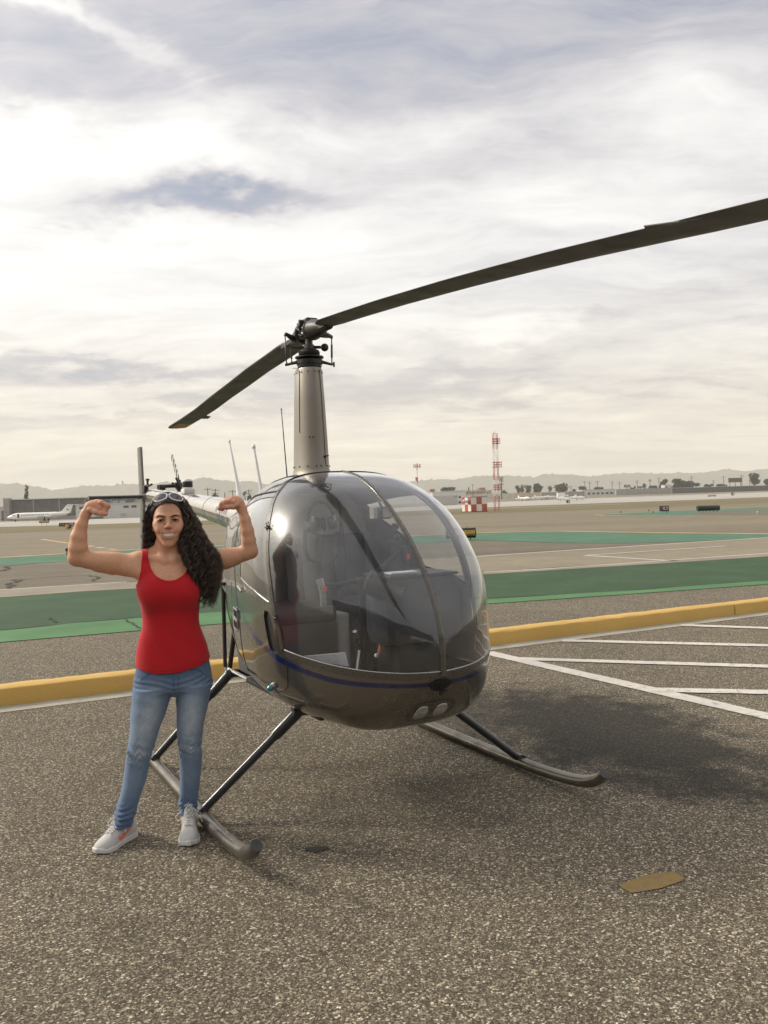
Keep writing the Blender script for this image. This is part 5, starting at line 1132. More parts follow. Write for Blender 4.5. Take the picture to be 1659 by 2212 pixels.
for s in (-1, 1):
    hub.tube([rv(0, s * .035, 2.70), rv(0, s * .062, 2.70)], .026, 14); hub.tube([rv(0, s * .06, 2.70), rv(0, s * .072, 2.70)], .014, 8)
    for k_ in range(5): an = k_ * 1.256; hub.ball(rv(.026 * math.cos(an) + .0, s * .050, 2.668 + .026 * math.sin(an)), .0085, 7, 5)
    hub.tube([rv(-.035 * s, s * .046, 2.725), rv(-.035 * s, s * .075, 2.725)], .012, 8)
hub_o = hub.build('rotor_hub', M_dkmetal, HEL, smooth=True, angle=35)
mb = MB()
for s in (-1, 1):
    for k_ in range(4): an = k_ * 1.57 + .4; mb.ball(rv(.020 * math.cos(an), s * .068, 2.70 + .02 * math.sin(an)), .006, 6, 4)
    for z in (2.655, 2.69): mb.ball(rv(.03, s * .048, z), .010, 7, 5)
mb.build('hub_bolts', M_metal, hub_o, smooth=True)
FW = [(.06, 2.676), (.35, 2.652), (.76, 2.619), (1.2, 2.581), (1.43, 2.558), (1.8, 2.521), (2.15, 2.482), (2.5, 2.441), (2.86, 2.393), (3.05, 2.367), (3.28, 2.338), (3.83, 2.268)]
AF = [(.06, 2.676), (.14, 2.672), (.4, 2.66), (.65, 2.644), (1.13, 2.618), (1.6, 2.58), (2.1, 2.545), (2.63, 2.50), (3.2, 2.47), (3.75, 2.448)]
def airfoil(chord, thick):
    up = [(0, 0), (.01, .22), (.05, .42), (.15, .55), (.3, .6), (.5, .5), (.75, .26), (1.0, .03)]; pts = [(c, t) for c, t in up] + [(c, -t * .8) for c, t in up[::-1][:-1]]
    return [((.27 - c) * chord, t * thick) for c, t in pts]
def blade(tab, sgn, L_, label):
    root = None; r0 = .30; rs_ = np.concatenate([np.linspace(r0, .5, 5), np.linspace(.6, L_, 34)])
    mb = MB(); vs = []; af = airfoil(.183, .026); n_ = len(af)
    for r_ in rs_:
        z = ip(r_, tab); g = 1.0; tw_ = R(2.0 - 1.4 * r_ / L_); ch = 1.0 if r_ > .46 else .62 + .38 * (r_ - r0) / .16
        if r_ > L_ - .05: ch *= 1 - .15 * (r_ - L_ + .05) / .05
        for c, t in af:
            y_ = sgn * (c * ch * math.cos(tw_)); zz_ = z + t * (1.15 if r_ < .5 else 1) + c * ch * math.sin(tw_); vs.append(rv(sgn * r_, y_, zz_))
    m_ = len(rs_); mb.add(vs, [(i * n_ + k_, i * n_ + (k_ + 1) % n_, (i + 1) * n_ + (k_ + 1) % n_, (i + 1) * n_ + k_) for i in range(m_ - 1) for k_ in range(n_)] + [tuple(range(n_)), tuple((m_ - 1) * n_ + k_ for k_ in range(n_))])
    b_ = mb.build('rotor_blade', M_blade, HEL, smooth=True, angle=50, label=label)
    # pitch housing with bolted flange
    ax = rv(sgn, 0, -.10).normalized(); c0 = rv(sgn * .062, 0, 2.676); mb = MB(); prof_ = [(.030, -.01), (.063, 0), (.066, .004), (.066, .014), (.060, .018), (.057, .05), (.050, .10), (.040, .155), (.030, .20), (.026, .26)]
    mb.lathe(prof_, 28, c0, ax); mb.prism([rv(sgn * .16, -.028, 2.650), rv(sgn * .36, -.05, 2.632), rv(sgn * .36, .05, 2.650), rv(sgn * .16, .028, 2.682)], (0, 0, .02)); hs = mb.build('pitch_housing', M_dkmetal, b_, smooth=True, angle=35)
    mb = MB(); u = ax.orthogonal().normalized(); v_ = ax.cross(u)
    for k_ in range(12): an = k_ * math.pi / 6; q = c0 + ax * .020 + (u * math.cos(an) + v_ * math.sin(an)) * .056; mb.tube([q - ax * .006, q + ax * .007], .0055, 6)
    mb.build('flange_bolts', M_metal, b_)
    # pitch horn
    p = LAT * sgn * .139 + Vector((0, 0, 2.640 if sgn > 0 else 2.660)); mb = MB(); mb.tube([c0 + ax * .07 + Vector((0, 0, -.025)), c0.lerp(p, .55) + ax * .045 + Vector((0, 0, -.012)), p + Vector((0, 0, .004))], [.028, .019, .010], 8).ball(tuple(p), .0115, 8, 6); mb.build('pitch_horn', M_dkmetal, b_, smooth=True)
    # trim tab and tip
    r1, r2 = (2.88, 3.06) if sgn < 0 else (2.94, 3.15); mb = MB(); te = -.183 * .73
    for a_, b2 in ((r1, r2),):
        za, zb_ = ip(a_, tab), ip(b2, tab); y0, y1 = sgn * (te + .01), sgn * (te - .042)
        mb.prism([rv(sgn * a_, y0, za - .012), rv(sgn * (a_ + .04), y1, za - .014), rv(sgn * (b2 - .04), y1, zb_ - .014), rv(sgn * b2, y0, zb_ - .012)], (0, 0, .003))
    mb.build('trim_tab', M_blade, b_)
    mb = MB(); vs = []
    for r_ in (L_ - .36, L_ - .012):
        z = ip(r_, tab); tw_ = R(2.0 - 1.4 * r_ / L_)
        for c, t in [q for q in af[8:]]: 
            if True: vs.append(rv(sgn * r_, sgn * min(c, .02) * math.cos(tw_), z + t - .0016 + c * math.sin(tw_)))
    k2 = len(vs) // 2; mb.add(vs, [(i, i + 1, k2 + i + 1, k2 + i) for i in range(k2 - 1)]); mb.build('yellow_tip', M_bladeyel, b_, smooth=True)
    return b_
blade(FW, 1, 3.83, 'rotor blade reaching over the nose towards the right'); blade(AF, -1, 3.75, 'rotor blade drooping back over the tail')

# ---- tail
BM = [(-1.0, 1.490, .150), (-1.2, 1.520, .135), (-1.6, 1.562, .118), (-2.2, 1.615, .100), (-3.0, 1.684, .086), (-3.6, 1.730, .076), (-4.2, 1.772, .066), (-4.32, 1.78, .058)]
mb = MB(); mb.tube([(x, 0, z) for x, z, r_ in BM], [r_ for x, z, r_ in BM], 28); boom = mb.build('tail_boom', M_boom, HEL, smooth=True, angle=60)
mb = MB()
for x in (-1.55, -2.05, -2.6, -3.15, -3.7): z, r_ = float(np.interp(-x, [-q[0] for q in BM], [q[1] for q in BM])), float(np.interp(-x, [-q[0] for q in BM], [q[2] for q in BM])); mb.lathe([(r_ - .002, -.004), (r_ + .0022, -.003), (r_ + .0022, .003), (r_ - .002, .004)], 28, (x, 0, z), (1, 0, 0))
mb.build('ring_seam', M_boom, boom, smooth=True)
mb = MB()
for i in range(7):
    x = -1.34 - .055 * i; z, r_ = float(np.interp(-x, [-q[0] for q in BM], [q[1] for q in BM])), float(np.interp(-x, [-q[0] for q in BM], [q[2] for q in BM]))
    for a0_, a1_ in ((-150, -120), (150, 172), (178, 205)):
        if (i * 7 + a0_) % 5 == 0: continue
        ring = [(x + dx, -(r_ + .0015) * math.cos(R(a)) * -1 if False else (r_ + .0015) * math.cos(R(a)), z + (r_ + .0015) * math.sin(R(a))) for dx in (0, .032) for a in np.linspace(a0_, a1_, 5)]
        mb.add(ring, [(k_, k_ + 1, 6 + k_, 5 + k_) for k_ in range(4)])
mb.build('lettering', M_purple, boom)
MB().tube([(-1.0 - .35 * i, -.145 + .012 * i, 1.50 + .033 * i) for i in range(8)], .004, 5).build('cable_run', M_rodmetal, boom)
def slab(mb, pts, t, axis):   # tapered flat surface with rounded edge
    mb.prism(pts, axis)
mb = MB(); vs = []; zs = [(2.325, -4.945, .205), (2.0, -4.93, .222), (1.70, -4.90, .235), (1.45, -4.925, .20), (1.20, -4.945, .155), (.98, -4.955, .11)]
for z, xte, ch in zs:
    for c, t in airfoil(ch, .034): vs.append((xte + ch * .73 + c, t + .0, z))
n_ = 15; mb.add(vs, [(i * n_ + k_, i * n_ + (k_ + 1) % n_, (i + 1) * n_ + (k_ + 1) % n_, (i + 1) * n_ + k_) for i in range(len(zs) - 1) for k_ in range(n_)] + [tuple(range(n_)), tuple((len(zs) - 1) * n_ + k_ for k_ in range(n_))]); fin = mb.build('tail_fin', mat('grey fin paint', (.17, .165, .15), .4, .3, var=.08), HEL, smooth=True, angle=50)
MB().tube([(-4.90, 0, 1.02), (-4.91, 0, .90), (-4.95, 0, .82), (-5.03, 0, .78)], .011, 7).build('tail_guard', M_rodmetal, fin, smooth=True)
mb = MB(); vs = []
for y, ch in ((-.60, .20), (-.3, .21), (.03, .22)):
    for c, t in airfoil(ch, .036): vs.append((-4.72 + ch * .5 + c, y, 1.765 + t))
mb.add(vs, [(i * n_ + k_, i * n_ + (k_ + 1) % n_, (i + 1) * n_ + (k_ + 1) % n_, (i + 1) * n_ + k_) for i in range(2) for k_ in range(n_)] + [tuple(range(n_)), tuple(2 * n_ + k_ for k_ in range(n_))]); mb.build('horizontal_stabilizer', M_strut, HEL, smooth=True, angle=50)
MB().bbox((-4.60, -.01, 1.77), (.5, .06, .05), .01).build('stabilizer_mount', M_dkmetal, HEL)
mb = MB(); mb.bbox((-4.12, .06, 1.85), (.12, .07, .06), .015).tube([(-4.12, .02, 1.86), (-4.12, .20, 1.865)], .020, 10).tube([(-4.36, -.03, 1.87), (-4.16, -.03, 1.885)], .012, 8).bbox((-4.40, -.04, 1.84), (.06, .05, .09), .012).tube([(-4.26, -.05, 1.88), (-4.26, -.05, 1.95)], .012, 6).box((-4.26, -.05, 1.94), (.05, .03, .02)); mb.build('tail_gearbox', M_dkmetal, HEL, smooth=True)
trt = MB(); trt.tube([(-4.10, .20, 1.87), (-4.10, .27, 1.87)], .030, 12).bbox((-4.10, .24, 1.87), (.05, .04, .12), .01).tube([(-4.05, .25, 1.83), (-4.05, .20, 1.95)], .012, 6).tube([(-4.14, .26, 1.80), (-4.14, .18, 1.90)], .012, 6); tr_ = trt.build('tail_rotor', M_dkmetal, HEL, smooth=True)
ba, bb = Vector((-4.10, .25, 1.90)), Vector((-4.372, .25, 2.19)); dB = (bb - ba).normalized(); cw = Vector((-dB.z, 0, dB.x)) if False else Vector((dB.z, 0, -dB.x))
for s in (1, -1):
    mb = MB(); k_ = 9
    tb = Vector((-4.10, .25, 1.87)); n2 = 9
    for i in range(n2):
        a_, b_ = tb + dB * s * (.07 + .37 * i / n2), tb + dB * s * (.07 + .37 * (i + 1) / n2); mb.mi = i % 2
        hw0 = .036 if i > 0 else .024; sl = Vector((0, 0, .0)); hw1 = .036 if i < n2 - 1 else .024
        sk = dB * s * .016
        mb.prism([a_ - cw * hw0 - sk * (i > 0), a_ + cw * hw0 + sk * (i > 0), b_ + cw * hw1 + sk, b_ - cw * hw1 - sk * (i < n2 - 1)], (0, .008, 0))
    mb.build('tail_rotor_blade', [M_dkmetal, M_wht], tr_)
mb = MB(); mb.bbox((-2.87, 0, 1.775), (.13, .10, .05), .012); bc = mb.build('beacon', M_wht, HEL); MB().lathe([(.042, 1.795), (.045, 1.80), (.045, 1.872), (.036, 1.885), (0, 1.888)], 16, (-2.87, 0, 0)).build('beacon_cover', M_wht, bc, smooth=True); MB().lathe([(.0458, 1.812), (.047, 1.814), (.047, 1.864), (.0458, 1.866)], 16, (-2.87, 0, 0)).build('beacon_lens', M_panelblk, bc, smooth=True)
for (b_, t_, r0_, r1_) in (((-1.37, 0, 1.62), (-1.605, 0, 2.13), .024, .006), ((-.88, 0, 1.61), (-1.05, 0, 2.045), .016, .0085), ((-.41, 0, 1.69), (-.49, 0, 2.255), .005, .0028)):
    b_, t_ = Vector(b_), Vector(t_); MB().tube([b_, b_.lerp(t_, .18), b_.lerp(t_, .30), b_.lerp(t_, .9), t_], [r0_ * 1.2, r0_, r0_ * .55 + r1_ * .45, r1_, r1_], 10).ball(tuple(t_), r1_ * 1.7, 8, 6, (1, 1, 1.5)).build('antenna', M_planewhite if r0_ > .01 else M_rubber, HEL, smooth=True)

# ---- skids and frame
SK = {}
for s, path in ((-1, [(-.62, -.90, .038), (.3, -.902, .041), (.7, -.904, .048), (.95, -.905, .060), (1.12, -.904, .078), (1.22, -.903, .100), (1.295, -.901, .136), (1.335, -.90, .172)]), (1, [(-.62, .955, .038), (.4, .955, .041), (.82, .952, .048), (1.07, .952, .060), (1.24, .950, .078), (1.34, .95, .100), (1.415, .95, .136), (1.455, .95, .172)])):
    # smooth the upturned toe
    P = [Vector(p) for p in path]; out_ = []
    for i in range(len(P) - 1):
        p0, p1, p2, p3 = P[max(0, i - 1)], P[i], P[i + 1], P[min(len(P) - 1, i + 2)]
        for t in np.linspace(0, 1, 6)[:-1]: out_.append(.5 * ((2 * p1) + (p2 - p0) * t + (2 * p0 - 5 * p1 + 4 * p2 - p3) * t * t + (3 * p1 - p0 - 3 * p2 + p3) * t ** 3))
    out_.append(P[-1]); mb = MB(); mb.tube(out_, [.0325] * (len(out_) - 9) + list(np.linspace(.0325, .0275, 9)), 18); SK[s] = mb.build('skid', M_skid, HEL, smooth=True, angle=50)
    dt_ = (out_[-1] - out_[-2]).normalized(); MB().lathe([(0, .0015), (.0245, .0015), (.0275, .0005), (.0275, -.004)], 18, tuple(out_[-1]), tuple(dt_)).build('toe_shade_disc', M_strut, SK[s], smooth=True)  # dark disc stands for the shaded hollow of the tube end
    MB().tube([out_[0] - Vector((.012, 0, 0)), out_[0] + Vector((.02, 0, 0))], .039, 16).build('end_cap', M_strut, SK[s], smooth=True)
    MB().box((.25, path[0][1], .0035), (.7, .03, .007)).build('skid_shoe', M_rodmetal, SK[s])
for s, bx, by, tx, ty, tz in ((-1, .53, -.906, .63, -.40, .525), (-1, -.525, -.90, -.43, -.44, .545), (1, .735, .952, .68, .40, .515), (1, -.45, .952, -.40, .44, .545)):
    b_, t_ = Vector((bx, by, .066)), Vector((tx, ty, tz)); d_ = (t_ - b_).normalized()
    mb = MB(); mb.tube([b_, b_.lerp(t_, .5), t_], [.0215, .0225, .0225], 14); st_ = mb.build('landing_strut', M_strut, HEL, smooth=True)
    MB().tube([b_.lerp(t_, .74), b_.lerp(t_, .76), b_.lerp(t_, .93), t_ - d_ * .002], [.0265, .029, .031, .031], 14).build('sleeve', M_strut, st_, smooth=True)
    MB().tube([b_ - Vector((.03, 0, -.004)), b_ + Vector((.03, 0, .004))], .026, 10).ball(tuple(b_ + Vector((.03, -s * -.02, .012))), .011, 7, 5).ball(tuple(b_ + Vector((-.03, s * .02, .012))), .011, 7, 5).build('foot_fitting', M_strut, st_, smooth=True)
    MB().lathe([(0, -.002), (.034, -.002), (.034, .004), (0, .004)], 16, tuple(t_ + d_ * .002), tuple(d_)).build('elbow_cap', M_strut, st_, smooth=True)
for x, z in ((-.42, .555), (.64, .53)): MB().tube([(x, -.44, z), (x, -.25, z - .015), (x, .25, z - .015), (x, .44, z)], .026, 12).build('cross_tube', M_strut, HEL, smooth=True)
MB().tube([(-.46, -.43, .575), (-.25, -.40, .555), (.05, -.38, .535)], .012, 8).build('exhaust_brace', M_metal, HEL, smooth=True)
for s in (-1, 1):
    MB().tube([(-.613, s * .40, 1.12), (-.622, s * .40, .56), (-.46, s * .43, .555)], .0135, 8).tube([(-.33, s * .40, .98), (-.47, s * .42, .565)], .016, 8).tube([(-.613, s * .40, 1.10), (-.33, s * .40, .95)], .010, 8).build('engine_frame', M_strut, HEL, smooth=True)
en = MB(); en.bbox((-.62, .06, .80), (.5, .40, .26), .04)
for i in range(2):
    for s in (-1, 1): en.lathe([(.10, 0), (.10, .16)], 14, (-.55 - .22 * i, s * .16 + .05, .80), (0, s, 0))
en.tube([(-.5, .3, .66), (-.8, .3, .62), (-1.0, .2, .62)], .04, 10).tube([(-.95, -.1, 1.25), (-.95, -.1, .75)], .09, 12).build('engine', M_dkmetal, HEL, smooth=True)

# ---- cabin interior
ring = [Vector((-.16, math.copysign(1, c) * 0 + sec(-.16)[0] * .965 * math.copysign(abs(c) ** (2 / (MU_ if s >= 0 else ML_)), c), sec(-.16)[3] + ((sec(-.16)[1] - sec(-.16)[3]) if s >= 0 else (sec(-.16)[3] - sec(-.16)[2])) * .965 * math.copysign(abs(s) ** (2 / (MU_ if s >= 0 else ML_)), s))) for c, s in ((math.cos(a), math.sin(a)) for a in np.linspace(0, 2 * math.pi, 49)[:-1])]
MB().prism(ring, (.02, 0, 0)).build('rear_bulkhead', M_bulk, HEL)
MB().bbox((.42, 0, .562), (1.1, .86, .03), .01).build('floor', M_floor, HEL)
def seat(y):
    mb = MB(); mb.bbox((.16, y, .80), (.50, .46, .34), .05); s_ = mb.build('seat', M_seat, HEL, smooth=True)
    MB().bbox((.18, y, .99), (.48, .43, .09), .035).build('cushion', M_seat, s_, smooth=True)
    MB().bbox((-.095, y, 1.20), (.10, .43, .44), .04, rot=Matrix.Rotation(R(-6), 3, 'Y')).build('backrest', M_seat, s_, smooth=True)
    MB().box((.0, y + .10, 1.22), (.012, .045, .40), rot=Matrix.Rotation(R(-6), 3, 'Y')).box((.0, y - .12, 1.22), (.012, .045, .40), rot=Matrix.Rotation(R(-6), 3, 'Y')).build('harness', M_liner, s_)
seat(-.27); seat(.27)
MB().bbox((.12, 0, .80), (.50, .09, .36), .02).build('seat_divider', M_bulk, HEL)
mb = MB(); mb.bbox((.98, .115, 1.06), (.26, .47, .36), .075); cs = mb.build('instrument_console', M_shroud, HEL, smooth=True)
MB().bbox((.93, .10, .74), (.26, .26, .40), .05).build('pedestal', M_panelblk, cs, smooth=True)
MB().bbox((.955, .115, 1.236), (.30, .40, .016), .006).build('glare_shield', M_panelblk, cs)
MB().bbox((1.03, .02, 1.251), (.07, .16, .010), .003).build('placard', M_paper, cs)
mb = MB()
for i in range(3): mb.box((1.113, .16, 1.15 - .012 * i), (.006, .09, .004))
mb.build('cooling_slots', M_rubber, cs)
MB().tube([(.98, -.155, 1.215), (1.10, -.015, 1.135)], .058, 20).build('blower', M_dkmetal, HEL, smooth=True); MB().lathe([(.062, -.006), (.062, .006)], 18, (.985, -.15, 1.212), (.12, .14, -.08)).build('blower_clamp', M_rodmetal, HEL)
cyc = empty('cyclic_control', (.6, .02, 0), 0, parent=HEL)
MB().tube([(0, 0, .58), (0, 0, 1.05), (0, 0, 1.15)], [.030, .026, .030], 12).bbox((0, 0, 1.175), (.07, .09, .05), .012).build('stick', M_panelblk, cyc, smooth=True)
MB().tube([(0, -.04, 1.185), (0, -.16, 1.168), (0, -.24, 1.18), (0, -.27, 1.195)], .014, 10).tube([(0, .04, 1.20), (0, .15, 1.27), (0, .24, 1.335)], .015, 10).build('tee_bar', M_panelblk, cyc, smooth=True)
for y0, z0 in ((-.265, 1.19), (.255, 1.335)):
    MB().tube([(.0, y0, z0 + .02), (.01, y0 + .015, z0 - .05), (.0, y0 + .02, z0 - .13)], [.022, .020, .018], 10).build('grip', M_panelblk if y0 > 0 else M_lens, cyc, smooth=True)
    MB().bbox((.025, y0 + .02, z0 - .035), (.014, .022, .03), .004).build('trigger', M_redtag, cyc)
MB().bbox((.35, .37, 1.28), (.05, .10, .22), .02).build('side_pocket', M_panelblk, HEL)
for y in (-.30, -.14, .14, .30): MB().bbox((1.12, y, .70), (.02, .07, .11), .008).tube([(1.12, y, .68), (1.0, y, .585)], .010, 6).build('pedal', M_rodmetal, HEL)
MB().tube([(1.10, -.12, .60), (1.12, -.11, .69)], .024, 10).build('pedal_cover', M_redtag, HEL); MB().bbox((1.16, -.145, .62), (.05, .06, .07), .008).build('heater_duct', M_redtag, HEL)
cp = MB().bbox((.83, .035, 1.555), (.075, .065, .065), .012).build('compass', M_panelblk, HEL); MB().box((.870, .035, 1.555), (.004, .048, .046)).box((.84, -.03, 1.555), (.05, .02, .055)).build('compass_face', M_lens, cp); MB().tube([(.82, .03, 1.585), (.80, .01, 1.66)], .008, 6).build('bracket', M_dkmetal, cp)
MB().ball((.965, .035, 1.43), .016, 10, 8).tube([(.965, .03, 1.44), (.985, .01, 1.50)], .008, 6).bbox((.97, .025, 1.485), (.03, .03, .03), .006).build('temperature_gauge', M_dkmetal, HEL, smooth=True)
for y in (-.19, .19): MB().tube([(.85, y, .60), (.80, y * .6, .84), (.86, y * .9, .95)], .012, 7).build('control_rod', M_metal, HEL, smooth=True)
MB().box((-.10, 0, 1.705), (.12, .5, .05)).build('overhead_panel', M_panelblk, HEL)
# things left in the cabin
def child_of_cabin(o): o.matrix_world = HEL.matrix_basis @ o.matrix_basis; return o
def cab_empty(name, **kw):
    e = bpy.data.objects.new(name, None); e.location = HEL.location; e.rotation_euler = HEL.rotation_euler; return put(e, None, **kw)
hs = cab_empty('headset', label='dark headset with green ear cups hanging behind the right cabin seat', cat='headset')
M_cup = mat('sage green plastic', (.13, .16, .11), .35, var=.1, coat=.3)
for y, s in ((-.115, -1), (.025, 1)):
    MB().lathe([(0, -.024), (.030, -.024), (.040, -.012), (.040, .010), (.030, .02), (0, .022)], 20, (.20, y, 1.500), (.35, s * .9, .15)).build('ear_cup', M_cup, hs, smooth=True)
    MB().lathe([(.020, 0), (.042, .004), (.042, .02), (.024, .026)], 18, (.20 - .01, y - s * .035, 1.495), (-.35, -s * .9, -.15)).build('ear_pad', M_rubber, hs, smooth=True)
    MB().bbox((.235, y, 1.525), (.012, .018, .04), .004).build('clip', M_metal, hs)
MB().tube([(.20, -.045 + .085 * math.cos(a), 1.515 + .11 * math.sin(a)) for a in np.linspace(-.05, math.pi + .05, 18)], .011, 8).build('headband', M_rubber, hs, smooth=True)
MB().tube([(.22, -.14, 1.46), (.30, -.10, 1.432), (.31, -.03, 1.43), (.28, .03, 1.44)], .007, 6).build('mic_boom', M_rubber, hs, smooth=True)
MB().tube([(.16, -.13, 1.46), (.15, -.135, 1.36), (.15, -.11, 1.29), (.15, -.075, 1.267), (.15, -.035, 1.285), (.15, -.02, 1.33), (.16, -.015, 1.42)], .013, 8).build('coiled_lead', M_panelblk, hs, smooth=True)
hc = cab_empty('intercom_cord', label='thin black intercom cord with an inline box hanging from the cabin roof', cat='cord'); MB().tube([(.24, .06, 1.64), (.24, .063, 1.50), (.24, .057, 1.36), (.22, .04, 1.30), (.15, .0, 1.24)], .0045, 6).tube([(.24, .063, 1.55), (.22, .09, 1.42), (.18, .12, 1.28), (.14, .13, 1.15), (.14, .08, 1.09)], .004, 6).build('cord', M_rubber, hc, smooth=True); MB().bbox((.24, .057, 1.375), (.03, .036, .05), .006).build('inline_box', M_rubber, hc)
pp = cab_empty('chart', label='folded white chart lying inside the lower right nose glass', cat='map')
PQ = [Vector((.93, -.515, .868)), Vector((1.155, -.375, .905)), Vector((1.165, -.365, .842))]
MB().prism([PQ[0], PQ[1], PQ[2], PQ[0] + Vector((.01, .01, -.012))], (-.012, .012, 0)).build('sheet', M_paper, pp)
mb = MB(); rr = rnd(4)
for i in range(16):
    f_ = .30 + .036 * i; a_ = PQ[0].lerp(PQ[1], f_); b_ = PQ[0].lerp(PQ[2], f_); nn = Vector((.55, -.80, 0)) * .003
    for j in range(4):
        g0_ = .12 + .2 * j + rr.uniform(0, .05); g1_ = g0_ + rr.uniform(.06, .14); mb.add([a_.lerp(b_, g0_) + nn, a_.lerp(b_, g1_) + nn, a_.lerp(b_, g1_) + nn + (PQ[1] - PQ[0]) * .012, a_.lerp(b_, g0_) + nn + (PQ[1] - PQ[0]) * .012], [(0, 1, 2, 3)])
mb.build('print', M_ink, pp)
sp_ = cab_empty('tow_strap', label='orange strap with white hook clipped inside the nose glass', cat='strap'); MB().tube([(.86, .0, .955), (.90, -.03, .90), (.93, -.075, .83)], .008, 6, flat=.4).build('webbing', M_orange, sp_); MB().tube([(.87, .03, .955), (.86, -.03, .952)], .006, 6).ball((.93, -.085, .825), .013, 8, 5).build('hook', M_wht, sp_)
# ------------------------------------------------------------------ the woman (x to the right of the photo, y away from the camera, z up)
class Grid:
    """signed distance field on a box, meshed with surface nets"""
    def __init__(s, lo, hi, h):
        s.lo = np.array(lo, float); s.h = h; s.n = np.ceil((np.array(hi) - s.lo) / h).astype(int) + 1
        s.d = np.full(s.n, 1.0, np.float32)
    def ax(s, i0, i1): return [s.lo[k_] + s.h * np.arange(i0[k_], i1[k_]) for k_ in range(3)]
    def region(s, lo, hi, pad):
        i0 = np.maximum(0, np.floor((np.array(lo) - pad - s.lo) / s.h).astype(int)); i1 = np.minimum(s.n, np.ceil((np.array(hi) + pad - s.lo) / s.h).astype(int) + 1)
        return i0, i1
    def blend(s, lo, hi, fn, k_=0.02, mode='add'):
        i0, i1 = s.region(lo, hi, k_ * 1.5 + 3 * s.h)
        if np.any(i1 <= i0): return s
        ax = s.ax(i0, i1); X, Y, Z = np.meshgrid(*ax, indexing='ij', sparse=True); sl = tuple(slice(a, b) for a, b in zip(i0, i1)); a = s.d[sl]; b = fn(X, Y, Z)
        if mode == 'add': h_ = np.clip(k_ - np.abs(a - b), 0, None) / k_; s.d[sl] = np.minimum(a, b) - h_ * h_ * k_ * .25
        elif mode == 'sub': b = -b; h_ = np.clip(k_ - np.abs(a - b), 0, None) / k_; s.d[sl] = np.maximum(a, b) + h_ * h_ * k_ * .25
        return s
    def ell(s, c, r, k_=.02, mode='add', rot=None):
        c, r = np.array(c, float), np.array(r, float); M = np.array(rot.to_matrix()).T if rot is not None else None; rm = r.max()
        def fn(X, Y, Z):
            x, y, z = X - c[0], Y - c[1], Z - c[2]
            if M is not None: x, y, z = M[0, 0] * x + M[0, 1] * y + M[0, 2] * z, M[1, 0] * x + M[1, 1] * y + M[1, 2] * z, M[2, 0] * x + M[2, 1] * y + M[2, 2] * z
            k0 = np.sqrt((x / r[0]) ** 2 + (y / r[1]) ** 2 + (z / r[2]) ** 2); k1 = np.sqrt((x / r[0] ** 2) ** 2 + (y / r[1] ** 2) ** 2 + (z / r[2] ** 2) ** 2)
            return k0 * (k0 - 1) / np.maximum(k1, 1e-6)
        return s.blend(c - rm, c + rm, fn, k_, mode)
    def cone(s, a, b, ra, rb, k_=.02, mode='add', flat=None):
        a, b = np.array(a, float), np.array(b, float); ab = b - a; L2 = ab @ ab
        def fn(X, Y, Z):
            t = np.clip(((X - a[0]) * ab[0] + (Y - a[1]) * ab[1] + (Z - a[2]) * ab[2]) / L2, 0, 1)
            return np.sqrt((X - a[0] - t * ab[0]) ** 2 + (Y - a[1] - t * ab[1]) ** 2 + (Z - a[2] - t * ab[2]) ** 2) - (ra + (rb - ra) * t)
        m_ = max(ra, rb); return s.blend(np.minimum(a, b) - m_, np.maximum(a, b) + m_, fn, k_, mode)
    def chain(s, pts, rs, k_=.02, mode='add'):
        A = [np.array(p, float) for p in pts]
        def fn(X, Y, Z):
            o = None
            for a, b, ra, rb in zip(A, A[1:], rs, rs[1:]):
                ab = b - a; t = np.clip(((X - a[0]) * ab[0] + (Y - a[1]) * ab[1] + (Z - a[2]) * ab[2]) / (ab @ ab), 0, 1); q = t
                d = np.sqrt((X - a[0] - t * ab[0]) ** 2 + (Y - a[1] - t * ab[1]) ** 2 + (Z - a[2] - t * ab[2]) ** 2) - (ra + (rb - ra) * q)
                if o is None: o = d
                else: h_ = np.clip(.008 - np.abs(o - d), 0, None) / .008; o = np.minimum(o, d) - h_ * h_ * .002
            return o
        m_ = max(rs); return s.blend(np.min(A, 0) - m_, np.max(A, 0) + m_, fn, k_, mode)
    def loft(s, zs, cx, cy, wx, wy, k_=.02, mode='add', p=2.2, extra=None):
        """column of rounded sections stacked along z"""
        lo = (min(np.array(cx) - wx), min(np.array(cy) - wy), zs[0]); hi = (max(np.array(cx) + wx), max(np.array(cy) + wy), zs[-1])
        def fn(X, Y, Z):
            z = Z.ravel(); f = lambda v: cub(z, zs, v).reshape(Z.shape); a, b = f(wx), f(wy); x, y = (X - f(cx)) / a, (Y - f(cy)) / b
            q = (np.abs(x) ** p + np.abs(y) ** p) ** (1 / p); d = (q - 1) * np.minimum(a, b)
            d = np.maximum(d, np.maximum(zs[0] - Z, Z - zs[-1]))
            return d + extra(X, Y, Z) if extra else d
        return s.blend(lo, hi, fn, k_, mode)
    def mesh(s, relax=1):
        d = s.d; inside = d < 0; n = s.n
        cnt = np.zeros(n - 1, np.int8)
        for dx in (0, 1):
            for dy in (0, 1):
                for dz in (0, 1): cnt += inside[dx:n[0] - 1 + dx, dy:n[1] - 1 + dy, dz:n[2] - 1 + dz]
        act = (cnt > 0) & (cnt < 8); I = np.argwhere(act); vid = np.full(n - 1, -1, np.int32); vid[act] = np.arange(len(I))
        P = np.zeros((len(I), 3)); C = np.zeros(len(I)); cor = [(0, 0, 0), (1, 0, 0), (0, 1, 0), (1, 1, 0), (0, 0, 1), (1, 0, 1), (0, 1, 1), (1, 1, 1)]
        V = [d[I[:, 0] + c[0], I[:, 1] + c[1], I[:, 2] + c[2]] for c in cor]
